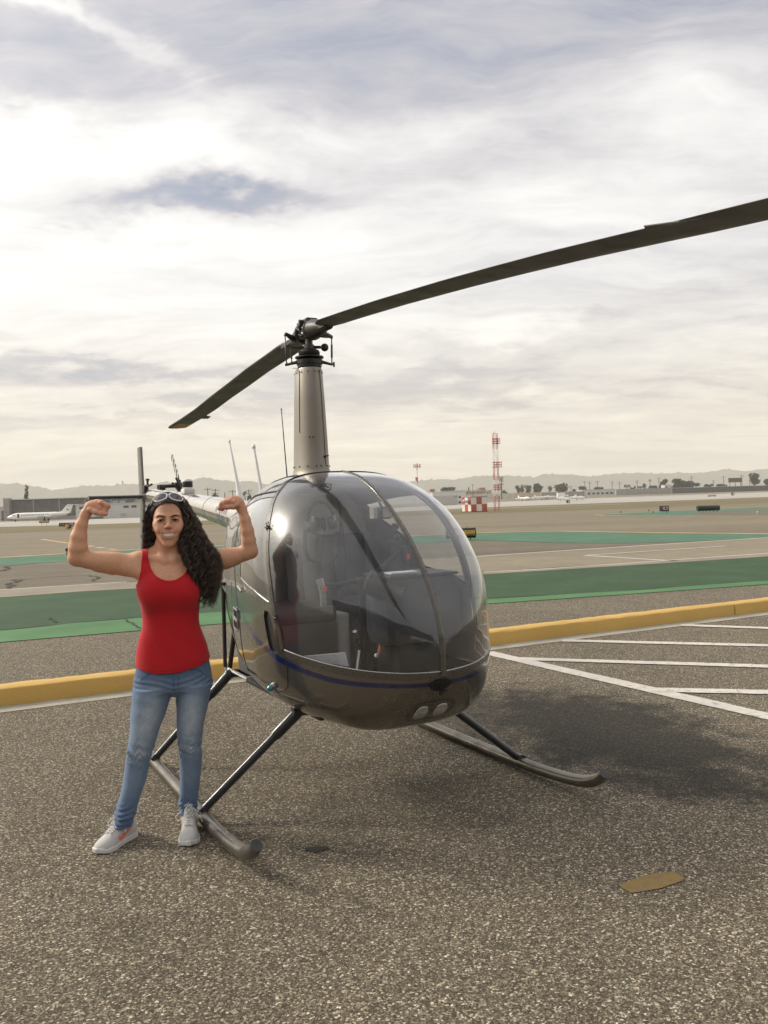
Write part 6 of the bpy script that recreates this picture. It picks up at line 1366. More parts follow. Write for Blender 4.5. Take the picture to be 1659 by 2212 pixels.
        for i in range(8):
            for ax_ in range(3):
                if cor[i][ax_] == 0:
                    j = i + (1, 2, 4)[ax_]; a, b = V[i], V[j]; m_ = (a < 0) != (b < 0); t = np.where(m_, a / np.where(m_, a - b, 1), 0)
                    q = np.tile(np.array(cor[i], float), (len(I), 1)); q[:, ax_] += t; P[m_] += q[m_]; C[m_] += 1
        P = s.lo + s.h * (I + P / C[:, None]); F = []
        for ax_ in range(3):
            o = [k_ for k_ in range(3) if k_ != ax_]
            sl0 = [slice(1, -1)] * 3; sl1 = [slice(1, -1)] * 3; sl0[ax_] = slice(0, n[ax_] - 1); sl1[ax_] = slice(1, n[ax_]); a, b = inside[tuple(sl0)], inside[tuple(sl1)]
            ch = np.argwhere(a != b)
            if not len(ch): continue
            g = ch.copy(); g[:, o[0]] += 1; g[:, o[1]] += 1
            def at(u, v): q = g.copy(); q[:, o[0]] += u; q[:, o[1]] += v; return vid[q[:, 0], q[:, 1], q[:, 2]]
            quad = np.stack([at(-1, -1), at(0, -1), at(0, 0), at(-1, 0)], 1); fl = a[ch[:, 0], ch[:, 1], ch[:, 2]] ^ (ax_ == 1)
            quad[~fl] = quad[~fl][:, ::-1]; F.append(quad)
        F = np.concatenate(F); F = F[(F >= 0).all(1)]
        for _ in range(relax):
            acc = np.zeros_like(P); c = np.zeros(len(P))
            for i in range(4):
                a, b = F[:, i], F[:, (i + 1) % 4]; np.add.at(acc, a, P[b]); np.add.at(c, a, 1); np.add.at(acc, b, P[a]); np.add.at(c, b, 1)
            P = P * .5 + .5 * acc / np.maximum(c, 1)[:, None]
        return P, F
def cub(x, xs, ys):
    """smooth monotone-ish interpolation"""
    xs, ys = np.asarray(xs, float), np.asarray(ys, float); m_ = np.gradient(ys, xs); i = np.clip(np.searchsorted(xs, x) - 1, 0, len(xs) - 2); h_ = xs[i + 1] - xs[i]; t = np.clip((x - xs[i]) / h_, 0, 1)
    return (2 * t ** 3 - 3 * t ** 2 + 1) * ys[i] + (t ** 3 - 2 * t ** 2 + t) * h_ * m_[i] + (-2 * t ** 3 + 3 * t ** 2) * ys[i + 1] + (t ** 3 - t ** 2) * h_ * m_[i + 1]
def color_attr(o, C):
    me = o.data; at_ = me.color_attributes.new('Col', 'FLOAT_COLOR', 'POINT'); at_.data.foreach_set('color', np.concatenate([C, np.ones((len(C), 1))], 1).astype(np.float32).ravel())

def skin_mat(name, gain=1.0):
    m = bpy.data.materials.new(name); m.use_nodes = True; t = NT(m.node_tree); b = t.n['Principled BSDF']
    at_ = t.new('ShaderNodeVertexColor'); at_.layer_name = 'Col'; ob = t.new('ShaderNodeTexCoord').outputs['Object']
    col = t.mix(1.0, at_.outputs[0], t.ramp(t.noise(ob, 90, 5, .65), [(.3, (.90, .88, .87)), (.7, (1.08, 1.07, 1.07))]), 'MULTIPLY')
    t.link(col, b.inputs['Base Color']); t.link(t.rng(t.noise(ob, 140, 3, .6), .3, .7, .46, .64), b.inputs['Roughness'])
    b.inputs['Subsurface Weight'].default_value = .18; b.inputs['Subsurface Radius'].default_value = (.9, .35, .18); b.inputs['Subsurface Scale'].default_value = .008; b.inputs['Specular IOR Level'].default_value = .36
    bp = t.new('ShaderNodeBump'); bp.inputs['Strength'].default_value = .12; bp.inputs['Distance'].default_value = .001; t.link(t.noise(ob, 420, 3, .6), bp.inputs['Height']); t.link(bp.outputs[0], b.inputs['Normal'])
    return m
M_skin = skin_mat('tanned skin')
M_hair = bpy.data.materials.new('dark brown hair'); M_hair.use_nodes = True; t = NT(M_hair.node_tree); b = t.n['Principled BSDF']
at_ = t.new('ShaderNodeVertexColor'); at_.layer_name = 'Col'; t.link(at_.outputs[0], b.inputs['Base Color']); b.inputs['Roughness'].default_value = .42; b.inputs['Specular IOR Level'].default_value = .45; b.inputs['Sheen Weight'].default_value = .1
M_hairbase = mat('dark hair underlayer', (.014, .010, .008), .7, var=.4, scale=60, bump=.004, bscale=120)
def cloth_mat(name, c, bscale=700, fade=None, var=.10, rough=.85):
    m = bpy.data.materials.new(name); m.use_nodes = True; t = NT(m.node_tree); b = t.n['Principled BSDF']; ob = t.new('ShaderNodeTexCoord').outputs['Object']
    col = t.mix(t.noise(ob, 22, 6, .65), tuple(x * (1 - var) for x in c) + (1,), tuple(x * (1 + var) for x in c) + (1,))
    if fade:
        at_ = t.new('ShaderNodeVertexColor'); at_.layer_name = 'Col'; sp = t.new('ShaderNodeSeparateColor'); t.link(at_.outputs[0], sp.inputs[0]); col = t.mix(t.math('MULTIPLY', sp.outputs[0], t.rng(t.noise(ob, 34, 6, .7), .25, .75, .6, 1.15)), col, tuple(fade) + (1,)); col = t.mix(sp.outputs[1], col, (c[0] * .45, c[1] * .45, c[2] * .5, 1))
    mpn = t.new('ShaderNodeMapping'); t.link(ob, mpn.inputs[0]); mpn.inputs['Scale'].default_value = (1, 1, .25)
    col = t.mix(1.0, col, t.ramp(t.noise(mpn.outputs[0], bscale * .7, 2, .6), [(.25, (.84, .84, .85)), (.75, (1.14, 1.14, 1.13))]), 'MULTIPLY')
    t.link(col, b.inputs['Base Color']); b.inputs['Roughness'].default_value = rough; b.inputs['Sheen Weight'].default_value = .18; b.inputs['Sheen Roughness'].default_value = .5; b.inputs['Specular IOR Level'].default_value = .2
    bp = t.new('ShaderNodeBump'); bp.inputs['Strength'].default_value = .35; bp.inputs['Distance'].default_value = .0015; t.link(t.noise(ob, bscale, 3, .6), bp.inputs['Height']); t.link(bp.outputs[0], b.inputs['Normal'])
    return m
M_top = cloth_mat('red cotton jersey', (.50, .012, .018), 600, var=.08)
M_jeans = cloth_mat('washed blue denim', (.085, .150, .27), 800, fade=(.50, .56, .61), var=.16)
M_shoe = cloth_mat('light grey knit', (.55, .54, .51), 900, var=.08); M_sole = mat('off white foam sole', (.66, .65, .62), .6, var=.07, scale=30, bump=.0006, bscale=260); M_lace = mat('pale lace', (.62, .62, .60), .8); M_coral = mat('coral print', (.88, .17, .11), .55, var=.08)
M_tooth = mat('tooth enamel', (.93, .90, .84), .25, var=.05); M_eyew = mat('eye white', (.62, .58, .54), .2, var=.05); M_iris = mat('dark brown iris', (.035, .016, .008), .12); M_lash = mat('dark brow hair', (.018, .011, .008), .7)
M_frame = mat('white sunglass plastic', (.80, .79, .78), .22, var=.03, coat=.6); M_shade = mat('violet grey lens', (.055, .045, .06), .06, var=.3, scale=20, coat=1.0)

TH = math.atan2(1.06, 4.05)
WOM = empty('person', (-1.06, 4.05, 0), TH, label='smiling woman in a red tank top and jeans flexing both arms beside the helicopter', cat='person')
# ---- body, one continuous surface
g = Grid((-.50, -.20, .775), (.48, .20, 1.70), .0032)
tz = [.785, .80, .86, .92, .98, 1.05, 1.10, 1.18, 1.24, 1.30, 1.345, 1.375]
tcx = [.004, .004, .006, .004, .000, .000, .000, .000, -.002, -.001, 0, 0]; tcy = [.012, .012, .01, .006, .002, .0, .0, .0, .004, .010, .016, .018]
twx = [.168, .172, .168, .156, .139, .121, .122, .131, .138, .140, .132, .10]; twy = [.105, .110, .110, .10, .090, .082, .083, .094, .098, .092, .074, .05]
g.loft(tz, tcx, tcy, twx, twy, .02)
for s in (-1, 1):
    g.ell((.064 * s, -.064, 1.208), (.058, .048, .058), .045)
    g.cone((.02 * s, -.048, 1.365), (.135 * s, -.012, 1.382), .013, .016, .03); g.cone((.03 * s, .03, 1.425), (.12 * s, .025, 1.372), .030, .032, .04)
g.chain([(0, .028, 1.34), (0, .018, 1.41), (.001, .010, 1.47)], [.060, .053, .052], .03)
for s in (-1, 1): g.cone((.018 * s, -.047, 1.355), (.045 * s, .0, 1.45), .011, .012, .022)
# right arm (left of the photo) and left arm
RA = [(-.142, .018, 1.342), (-.20, .014, 1.347), (-.26, .008, 1.352), (-.32, .002, 1.366), (-.375, -.004, 1.378), (-.418, -.006, 1.392)]; g.chain(RA, [.053, .050, .0485, .0445, .0405, .0385], .02)
g.ell((-.265, -.004, 1.372), (.062, .034, .034), .03); g.ell((-.27, .012, 1.342), (.075, .032, .025), .03); g.ell((-.145, .012, 1.352), (.052, .050, .050), .03)
g.cone((-.12, -.03, 1.305), (-.20, .0, 1.33), .030, .030, .035)
g.chain([(-.420, -.006, 1.392), (-.414, -.016, 1.44), (-.409, -.022, 1.49), (-.396, -.024, 1.545), (-.376, -.022, 1.598)], [.040, .0435, .0375, .0285, .0215], .02); g.ell((-.432, -.004, 1.388), (.026, .028, .026), .02)
LA = [(.142, .018, 1.342), (.20, .014, 1.344), (.265, .008, 1.352), (.325, .002, 1.366), (.365, -.004, 1.376), (.392, -.006, 1.388)]; g.chain(LA, [.053, .050, .0475, .041, .0375, .036], .02)
g.ell((.255, -.004, 1.368), (.060, .034, .032), .03); g.ell((.26, .012, 1.337), (.072, .032, .025), .03); g.ell((.145, .012, 1.350), (.052, .050, .050), .03); g.cone((.12, -.03, 1.305), (.20, .0, 1.33), .030, .030, .035)
g.chain([(.392, -.006, 1.388), (.389, -.016, 1.440), (.383, -.022, 1.49), (.373, -.024, 1.545), (.360, -.022, 1.600)], [.0375, .0355, .0320, .0270, .0220], .02); g.ell((.404, -.004, 1.382), (.024, .027, .025), .02)
# fists: palm, four bent fingers, thumb
g.chain([(-.374, -.022, 1.598), (-.352, -.020, 1.630), (-.318, -.020, 1.640)], [.022, .027, .026], .015); g.ell((-.326, -.014, 1.630), (.040, .034, .031), .012)
g.ell((-.308, -.022, 1.624), (.026, .034, .022), .008)
for i, y in enumerate((-.048, -.028, -.007, .013)):
    x0 = -.297 + (.004, .006, .003, -.004)[i]; a = (x0 - .01, y, 1.650); p = (x0 + .018, y - .001, 1.632 + (.002, .0, -.003, -.006)[i]); q = (x0 + .006, y, 1.606); tp = (x0 - .022, y + .002, 1.603)
    g.chain([a, p, q, tp], [.0118, .0108, .0102, .0092], .0035)
g.chain([(-.352, -.044, 1.618), (-.325, -.058, 1.604), (-.300, -.062, 1.596), (-.281, -.058, 1.594)], [.014, .0125, .011, .0098], .004)
g.chain([(.358, -.022, 1.600), (.345, -.020, 1.628), (.328, -.018, 1.642)], [.0225, .027, .025], .015); g.ell((.326, -.018, 1.632), (.036, .032, .030), .012)
g.ell((.304, -.020, 1.636), (.036, .026, .022), .008)
for i in range(4):
    mx, mz = .334 - .0185 * i, 1.656 - (.006, .0, .003, .011)[i]; a = (mx, -.030, mz); p = (mx - .019, -.053, mz - .017); q = (mx - .029, -.047, mz - .040); tp = (mx - .014, -.030, mz - .046)
    g.chain([a, p, q, tp], [.0108, .0108, .0100, .009], .0022)
g.chain([(.335, -.046, 1.622), (.308, -.056, 1.611), (.284, -.058, 1.608), (.264, -.054, 1.609)], [.0135, .0115, .0105, .009], .004)
# head
HX_ = .003
g.ell((HX_, .022, 1.590), (.0715, .092, .088), .03); g.ell((HX_, -.020, 1.552), (.0628, .070, .090), .03); g.ell((HX_, -.042, 1.478), (.036, .046, .040), .03); g.ell((HX_ - .002, -.074, 1.4405), (.0165, .017, .016), .020)
for s in (-1, 1):
    g.ell((HX_ + .046 * s, -.052, 1.532), (.025, .026, .026), .026); g.ell((HX_ + .038 * s, -.072, 1.510), (.022, .021, .019), .018); g.cone((HX_ + .045 * s, -.008, 1.506), (HX_ + .014 * s, -.064, 1.450), .014, .012, .03)
    g.cone((HX_ + .012 * s, -.083, 1.574), (HX_ + .048 * s, -.066, 1.577), .0085, .0075, .014)
    g.ell((HX_ + .0335 * s, -.094, 1.5565), (.0185, .014, .0095), .012, 'sub')
    g.ell((HX_ + .0335 * s, -.0755, 1.5565), (.0165, .0135, .0125), .004)            # lids over the eyeball
    g.ell((HX_ + .0725 * s, .006, 1.532), (.008, .019, .031), .006); g.ell((HX_ + .077 * s, .0, 1.534), (.005, .010, .018), .004, 'sub')
    g.ell((HX_ + .0128 * s, -.0975, 1.5232), (.0078, .0085, .0070), .006)
g.chain([(HX_, -.083, 1.566), (HX_, -.094, 1.548), (HX_, -.110, 1.528)], [.0078, .0082, .0104], .010)
for s in (-1, 1): g.ell((HX_ + .0085 * s, -.104, 1.5145), (.0042, .005, .003), .003, 'sub')
# mouth: cheeks folds, smile opening, lips
def arc(x, zc, ze): return zc + (ze - zc) * (x / .034) ** 2
mx_ = np.linspace(-.036, .036, 9)
g.ell((HX_, -.078, 1.486), (.040, .022, .028), .016)
for i in range(8):
    a, b = mx_[i], mx_[i + 1]; yy = lambda x: -.1015 + 9 * x * x
    g.cone((HX_ + a, yy(a) + .004, (arc(a, 1.4848, 1.4938))), (HX_ + b, yy(b) + .004, arc(b, 1.4848, 1.4938)), (.0095 * max(.42, (1 - (a / .038) ** 2)) ** .6), (.0095 * max(.42, (1 - (b / .038) ** 2)) ** .6), .003, 'sub')
for i in range(8):
    a, b = mx_[i], mx_[i + 1]; yy = lambda x: -.0985 + 9.5 * x * x
    g.cone((HX_ + a, yy(a), arc(a, 1.4975, 1.4955)), (HX_ + b, yy(b), arc(b, 1.4975, 1.4955)), .0038, .0038, .003); g.cone((HX_ + a * .92, yy(a) + .002, arc(a, 1.4700, 1.4915)), (HX_ + b * .92, yy(b) + .002, arc(b, 1.4700, 1.4915)), .0045, .0045, .003)
P, F = g.mesh(1); BODY = g
body = np_mesh('body', P, F, M_skin, WOM)
C = np.tile(np.array([.68, .375, .232]), (len(P), 1)); X, Y, Z = P[:, 0] - HX_, P[:, 1], P[:, 2]
def tintc(mask, c): 
    mask = np.clip(mask, 0, 1)[:, None]; C[:] = C * (1 - mask) + np.array(c) * mask
face = (Z > 1.43) & (Y < .02)
gs = lambda cx_, cz_, rx, rz_: np.exp(-(((np.abs(X) - cx_) / rx) ** 2 + ((Z - cz_) / rz_) ** 2)) * face
tintc(gs(.042, 1.518, .022, .018) * .45, (.60, .235, .165)); tintc(gs(0, 1.525, .014, .012) * .35, (.58, .25, .165)); tintc(gs(.034, 1.548, .018, .006) * .30, (.36, .18, .115)); tintc(np.exp(-((Z - 1.618) / .03) ** 2) * face * .25, (.58, .34, .22))
lz = (np.abs(X) < .0335) * face * (Y < -.07); up_ = np.abs(Z - arc(X, 1.4985, 1.4955)); lo_ = np.abs(Z - arc(X * 1.05, 1.4695, 1.4915))
tintc(lz * np.clip((.0050 - np.minimum(up_, lo_)) / .002, 0, 1) * .7, (.50, .19, .165)); inner = lz * (Y > -.093 + 8 * X * X) * (Z < arc(X, 1.496, 1.4945)) * (Z > arc(X, 1.473, 1.4925)); tintc(inner * .9, (.10, .025, .022))
zh_ = 1.640 - .055 * np.abs(X / .066) ** 2.6; tintc(((Z > zh_) & (Z > 1.55) & (np.abs(X) < .09)) * .97, (.016, .011, .008)); tintc(((Y > .015) & (Z > 1.47) & (np.abs(X) < .066)) * .97, (.016, .011, .008))
knk = ((Z > 1.60) & (np.abs(P[:, 0]) > .25)); tintc(knk * .22, (.58, .24, .17)); tintc(((Z > 1.585) & (Z < 1.612) & (np.abs(P[:, 0]) > .25) & (np.abs(P[:, 0]) < .30)) * .5, (.66, .20, .17)); tintc(np.exp(-((Z - 1.375) / .02) ** 2) * (np.abs(P[:, 0]) > .40) * .3, (.58, .27, .19))
color_attr(body, C)
# eyes, brows, lashes, teeth
for s in (-1, 1):
    ex = HX_ + .0335 * s; mb = MB(); vs = []
    # visible slit of the eye between the lids
    N_ = 12; top = [(ex + (u - .5) * .033, -.0905 + 13 * ((u - .5) * .033) ** 2, 1.5552 + .0040 * math.sin(math.pi * u) ** .8 - .0012 * s * (u - .5) * 2) for u in np.linspace(0, 1, N_)]; bot = [(x, y + .0005, z0 - (.0058 * math.sin(math.pi * u) ** .8)) for (x, y, z0), u in zip(top, np.linspace(0, 1, N_))]
    mb.add(top + bot, [(i, i + 1, N_ + i + 1, N_ + i) for i in range(N_ - 1)]); ew = mb.build('eye', M_eyew, body, smooth=True)
    mb = MB(); mb.add([(ex - .001 + .0068 * math.cos(a), -.0917, 1.5552 + min(.0036, .0064 * math.sin(a)) * (1 if math.sin(a) > 0 else .55)) for a in np.linspace(0, 6.28, 19)[:-1]], [tuple(range(18))]); mb.build('iris', M_iris, ew)
    MB().tube([(x, y - .0012, z + .0010) for x, y, z in top], [.0009, .0016, .0021, .0023, .0023, .0023, .0023, .0023, .0023, .0022, .0018, .0010], 6).build('lashes', M_lash, ew, smooth=True)
    MB().tube([(x, y + .0003, z - .0004) for x, y, z in bot], .0008, 4).build('lower_lid', M_lash, ew, smooth=True)
    bz = [1.5715, 1.5755, 1.5785, 1.5785, 1.5725]; bx_ = [.0125, .022, .034, .044, .055]; by_ = [-.0945, -.0935, -.0885, -.082, -.072]
    mb = MB(); mb.tube([(HX_ + s * x, y, z) for x, y, z in zip(bx_, by_, bz)], [.0040, .0056, .0052, .0040, .0014], 8, flat=.6); mb.build('eyebrow', M_lash, body, smooth=True)
for i in range(8):
    x = -.0263 + .0075 * i; w_ = (.0037, .0037, .0038, .0040, .0040, .0038, .0037, .0037)[i]; zt = arc(x, 1.4955, 1.4955); hgt_ = (.0105, .0135, .0155, .0170, .0170, .0155, .0135, .0105)[i]
    MB().bbox((HX_ + x, -.0945 + 8.5 * x * x, zt - hgt_ / 2), (w_ * 1.94, .006, hgt_), .0016, rot=Matrix.Rotation(x * 14, 3, 'Z')).build('tooth', M_tooth, body, smooth=True)
# ---- tank top
def wrk(X, Y, Z):
    return .0040 * np.sin(38 * Z + 14 * X + 3 * np.sin(9 * X)) * np.exp(-((Z - .92) / .07) ** 2) + .0030 * np.sin(55 * X + 20 * Z) * np.exp(-((Z - 1.0) / .10) ** 2) + .0026 * np.sin(70 * Z - 34 * np.abs(X)) * np.exp(-((Z - 1.15) / .06) ** 2) * (np.abs(X) > .05)
g = Grid((-.2184, -.1712, .8006), (.22, .16, 1.42), .0032); _o = np.round((g.lo - BODY.lo) / .0032).astype(int); g.lo = BODY.lo + _o * .0032; g.n = np.minimum(g.n, BODY.n - _o); g.d = BODY.d[_o[0]:_o[0] + g.n[0], _o[1]:_o[1] + g.n[1], _o[2]:_o[2] + g.n[2]].copy() - .0055
cx2 = [.006, .006, .006, .006, .002, .000, .000, -.002, -.003, -.002, -.001, 0]
cz2 = [.80, .84, .88, .92, .98, 1.05, 1.10, 1.18, 1.24, 1.30, 1.345, 1.40]
cw2 = [.176, .173, .168, .160, .144, .1275, .128, .138, .150, .140, .134, .118]; cy2 = [.122, .120, .116, .109, .098, .089, .090, .101, .104, .098, .081, .06]
g.loft(cz2, cx2, [.008, .008, .007, .005, .002, 0, 0, 0, .004, .010, .016, .02], cw2, cy2, .02, extra=wrk)
for s in (-1, 1): g.ell((.063 * s, -.064, 1.206), (.064, .054, .066), .06)
def neck_z(x):
    ax = np.abs(x - .003); return np.interp(ax, [0, .02, .04, .06, .075, .088, .096, .098, .099], [1.267, 1.2695, 1.277, 1.289, 1.304, 1.330, 1.362, 1.384, 3.0])
def arm_x(z): return np.interp(z, [1.0, 1.18, 1.225, 1.257, 1.32, 1.384], [.5, .5, .176, .149, .131, .124])
ax = g.ax((0, 0, 0), g.n); Xg, Yg, Zg = np.meshgrid(*ax, indexing='ij', sparse=True)
msk = np.maximum((Zg - neck_z(Xg)) * .75, (np.abs(Xg) - arm_x(Zg)))
hem = np.interp(Xg, [-.2, -.164, -.079, .034, .136, .18, .22], [.862, .849, .824, .826, .848, .868, .885]); msk = np.maximum(msk, hem - Zg)
g.d = np.maximum(g.d, msk.astype(np.float32)); P, F = g.mesh(1); top_o = np_mesh('tank_top', P, F, M_top, WOM)
mb = MB()
def front_y(x, z):
    i = np.argmin((P[:, 0] - x) ** 2 * 1.0 + (P[:, 2] - z) ** 2 + (P[:, 1] > .02) * 1.0); return P[i, 1]
for (xa, xb) in ((-.16, .176),):
    pts = []
    for x in np.linspace(xa, xb, 30): z = float(np.interp(x, [-.164, -.079, .034, .136, .18], [.849, .824, .826, .848, .868])) + .016; pts.append((x, float(front_y(x, z)) - .0006, z))
    mb.tube(pts, .0009, 4)
pts = []
for x in np.linspace(-.090, .096, 26): z = float(neck_z(np.array(x))) - .009; pts.append((x, float(front_y(x, z)) - .0006, z))
mb.tube(pts, .0009, 4); mb.build('seam', mat('dark red stitching', (.26, .008, .010), .8), top_o)
# ---- jeans
lz_ = [.085, .11, .17, .23, .305, .385, .43, .487, .54, .64, .70, .745]
g = Grid((-.33, -.17, .08), (.22, .17, .875), .0036)
def folds(seed, side):
    def fn(X, Y, Z):
        th = np.arctan2(Y, X - (-.15 if side < 0 else .07)); a = .0062 * np.exp(-((Z - .135) / .045) ** 2) + .0040 * np.exp(-((Z - .44) / .05) ** 2) + .0003
        return a * (np.sin(2 * np.pi * Z / (.030 + .006 * np.sin(3 * th + seed)) + 1.6 * np.sin(th * 2 + seed) + seed) * .8 + .5 * np.sin(2 * np.pi * Z / .052 + 2.2 * th)) + .0014 * np.sin(2 * np.pi * (Z * 11 + .5 * X / .1) + 3 * np.sin(17 * X + seed) + seed) * np.exp(-((Z - .68) / .06) ** 2)
    return fn
g.loft(lz_, [-.255, -.250, -.235, -.215, -.193, -.177, -.167, -.152, -.139, -.115, -.102, -.092], [.012, .010, .008, .006, .004, .0, -.004, -.004, .0, .006, .01, .012], [.043, .043, .049, .050, .0555, .0575, .0595, .065, .070, .087, .092, .095], [.050, .050, .053, .058, .062, .060, .064, .070, .078, .095, .104, .108], .02, extra=folds(.7, -1))
g.loft(lz_, [.053, .053, .058, .065, .070, .074, .072, .073, .076, .090, .095, .095], [.054, .052, .046, .038, .026, .012, .004, .0, .002, .006, .01, .012], [.039, .040, .045, .048, .052, .0555, .0545, .061, .065, .077, .084, .092], [.050, .050, .052, .057, .062, .060, .062, .068, .076, .094, .103, .108], .02, extra=folds(2.9, 1))
def hipw(X, Y, Z): return .0022 * np.sin(2 * np.pi * (Z - .25 * np.abs(X)) / .028 + 2 * np.sin(20 * X)) * np.exp(-((Z - .77) / .035) ** 2) * (Y < 0)
g.loft([.728, .745, .77, .82, .86, .87], [.004, .004, .002, .004, .006, .006], [.012, .012, .012, .010, .008, .008], [.183, .186, .188, .180, .171, .168], [.106, .112, .116, .115, .112, .110], .018, extra=hipw)
g.cone((.006, -.03, .745), (.006, .03, .745), .05, .05, .02)
P, F = g.mesh(1); jn = np_mesh('jeans', P, F, M_jeans, WOM)
X, Y, Z = P[:, 0], P[:, 1], P[:, 2]; C = np.zeros((len(P), 3))
lc = np.where(X < .005, np.interp(Z, lz_, [-.255, -.250, -.235, -.215, -.193, -.177, -.167, -.152, -.139, -.115, -.102, -.092]), np.interp(Z, lz_, [.053, .053, .058, .065, .070, .074, .072, .073, .076, .090, .095, .095]))
C[:, 0] = np.clip(np.exp(-((X - lc) / .055) ** 2) * (Y < .03) * (np.exp(-((Z - .60) / .13) ** 2) * .80 + np.exp(-((Z - .44) / .04) ** 2) * .35 + np.exp(-((Z - .30) / .08) ** 2) * .18), 0, 1) + .10
C[:, 1] = np.clip(np.exp(-((Z - .10) / .05) ** 2) * .45 + np.exp(-((Z - .84) / .05) ** 2) * .35, 0, 1); color_attr(jn, C)
def jy(x, z):
    i = np.argmin((X - x) ** 2 + (Z - z) ** 2 + (Y > .03) * 1.0); return Y[i] - .0008
mb = MB(); mb.tube([(.004, jy(.004, z), z) for z in np.linspace(.815, .735, 10)], .0012, 4); mb.tube([(.026 - .018 * max(0, (.78 - z) / .05) ** 2, jy(.024, z), z) for z in np.linspace(.81, .745, 10)], .0009, 4)
for s, x0 in ((-1, -.07), (1, .08)): mb.tube([(x0 + s * (.082 * q), jy(x0 + s * .082 * q, .835 - .045 * q ** 2), .835 - .045 * q ** 2) for q in np.linspace(0, 1, 10)], .0012, 4)
for side, path in ((0, [(-.095, .72), (-.118, .64), (-.142, .54)]),): pass
mb.build('seam', mat('dark denim stitching', (.035, .06, .12), .9), jn)
MB().ball((.150, float(jy(.150, .805)) - .001, .805), .0035, 8, 6).build('rivet', M_metal, jn)
# ---- shoes
def shoe(heel, toe, name, lace_seed):
    h_, t_ = np.array(heel, float), np.array(toe, float); L_ = np.linalg.norm(t_ - h_); ang = math.atan2(t_[1] - h_[1], t_[0] - h_[0])
    e = bpy.data.objects.new(name, None); e.location = (h_[0], h_[1], 0); e.rotation_euler = (0, 0, ang); put(e, WOM)
    ss = [0, .02, .06, .18, .34, .5, .66, .8, .90, .96, 1.0]; wd_ = [.010, .019, .028, .034, .033, .037, .0455, .0465, .0395, .029, .008]; ht_ = [.066, .074, .088, .100, .108, .086, .064, .052, .043, .035, .022]
    g = Grid((-.02, -.065, -.004), (L_ + .02, .065, .165), .0026)
    def fn(X, Y, Z):
        s_ = np.clip(X / L_, 0, 1).ravel(); w_ = cub(s_, ss, wd_).reshape(X.shape); h2 = cub(s_, ss, ht_).reshape(X.shape); zz_ = np.clip((Z - .012) / h2, -1, 1.5)
        wz = w_ * np.sqrt(np.clip(1 - np.clip(zz_, 0, 1) ** 2.6, 0.0, 1)); d = np.maximum(np.abs(Y) - np.maximum(wz, .001), (Z - .012 - h2) * .8); return np.maximum(np.maximum(d, .010 - Z), np.maximum(-X, X - L_)) 
    g.blend((-.02, -.065, 0), (L_ + .02, .065, .16), fn, .004); g.cone((.055, 0, .06), (.062, 0, .112), .036, .037, .025); g.cone((.115, 0, .10), (.088, 0, .146), .020, .022, .012)
    P, F = g.mesh(3); up_ = np_mesh('shoe_upper', P, F, M_shoe, e)
    g = Grid((-.02, -.07, -.006), (L_ + .025, .07, .06), .0026)
    def fs(X, Y, Z):
        s_ = np.clip(X / L_, 0, 1).ravel(); w_ = (cub(s_, ss, wd_) + .0048).reshape(X.shape); zt = (np.interp(s_, [0, .1, .4, .7, .9, 1], [.036, .032, .026, .024, .026, .034]) + .0016 * np.sin(s_ * 34)).reshape(X.shape); zb = np.interp(s_, [0, .05, .8, 1], [.004, .0, .0, .012]).reshape(X.shape)
        return np.maximum(np.maximum(np.abs(Y) - w_, Z - zt), np.maximum(zb - Z, np.maximum(-.006 - X, X - L_ - .006)))
    g.blend((-.02, -.07, 0), (L_ + .02, .07, .05), fs, .004); P2, F2 = g.mesh(2); np_mesh('sole', P2, F2, M_sole, e)
    def zt_(x, y): i = np.argmin((P[:, 0] - x) ** 2 + (P[:, 1] - y) ** 2 - .02 * P[:, 2]); return P[i, 2]
    def lift(x, y): 
        m_ = (np.abs(P[:, 0] - x) < .006) & (np.abs(P[:, 1] - y) < .006); return float(P[m_, 2].max()) if m_.any() else .06
    mb = MB(); xs_l = np.linspace(.118, .178, 6)
    for i, x in enumerate(xs_l):
        for sg_ in (-1, 1): mb.tube([(x + .006 * sg_ * k_, .021 * k_, lift(x + .006 * sg_ * k_, .021 * k_) + .002 + .002 * (1 - abs(k_))) for k_ in np.linspace(-1, 1, 7)], .0026, 6)
    mb.tube([(.112, 0, lift(.112, 0) + .005), (.105, .035, .118), (.115, .058, .104), (.125, .050, .085), (.118, .02, .112), (.112, 0, lift(.112, 0) + .006)], .0022, 6); mb.tube([(.112, 0, lift(.112, 0) + .005), (.10, -.04, .116), (.112, -.066, .098), (.128, -.05, .082), (.118, -.015, .113)], .0022, 6); mb.tube([(.112, 0, lift(.112, 0) + .004), (.125, .055, .09), (.135, .064, .07)], .002, 6)
    mb.build('lace', M_lace, e, smooth=True)
    for sg_ in (-1, 1):     # tick shaped mark on the side
        def sy(x, z):
            m_ = (np.abs(P[:, 0] - x) < .005) & (np.abs(P[:, 2] - z) < .005) & (P[:, 1] * sg_ > 0); return (float((P[m_, 1] * sg_).max()) if m_.any() else .035) * sg_ + .0012 * sg_
        up1 = [(.158, .044), (.148, .033), (.130, .031), (.106, .040), (.084, .054), (.060, .072)]; lo1 = [(.158, .044), (.156, .058), (.140, .050), (.118, .052), (.094, .061), (.060, .073)]
        mb = MB(); mb.add([(x, sy(x, z), z) for x, z in up1] + [(x, sy(x, z), z) for x, z in lo1], [(i, i + 1, 7 + i, 6 + i) for i in range(5)]); mb.build('tick_mark', M_coral, e)
    MB().bbox((.0925, 0, .1605), (.012, .026, .012), .004, rot=Matrix.Rotation(R(-25), 3, 'Y')).build('tongue_tab', M_coral, e, smooth=True)
    return e
shoe((-.205, .100, 0), (-.372, -.105, 0), 'shoe', 1); shoe((.060, .110, 0), (.050, -.158, 0), 'shoe', 2)

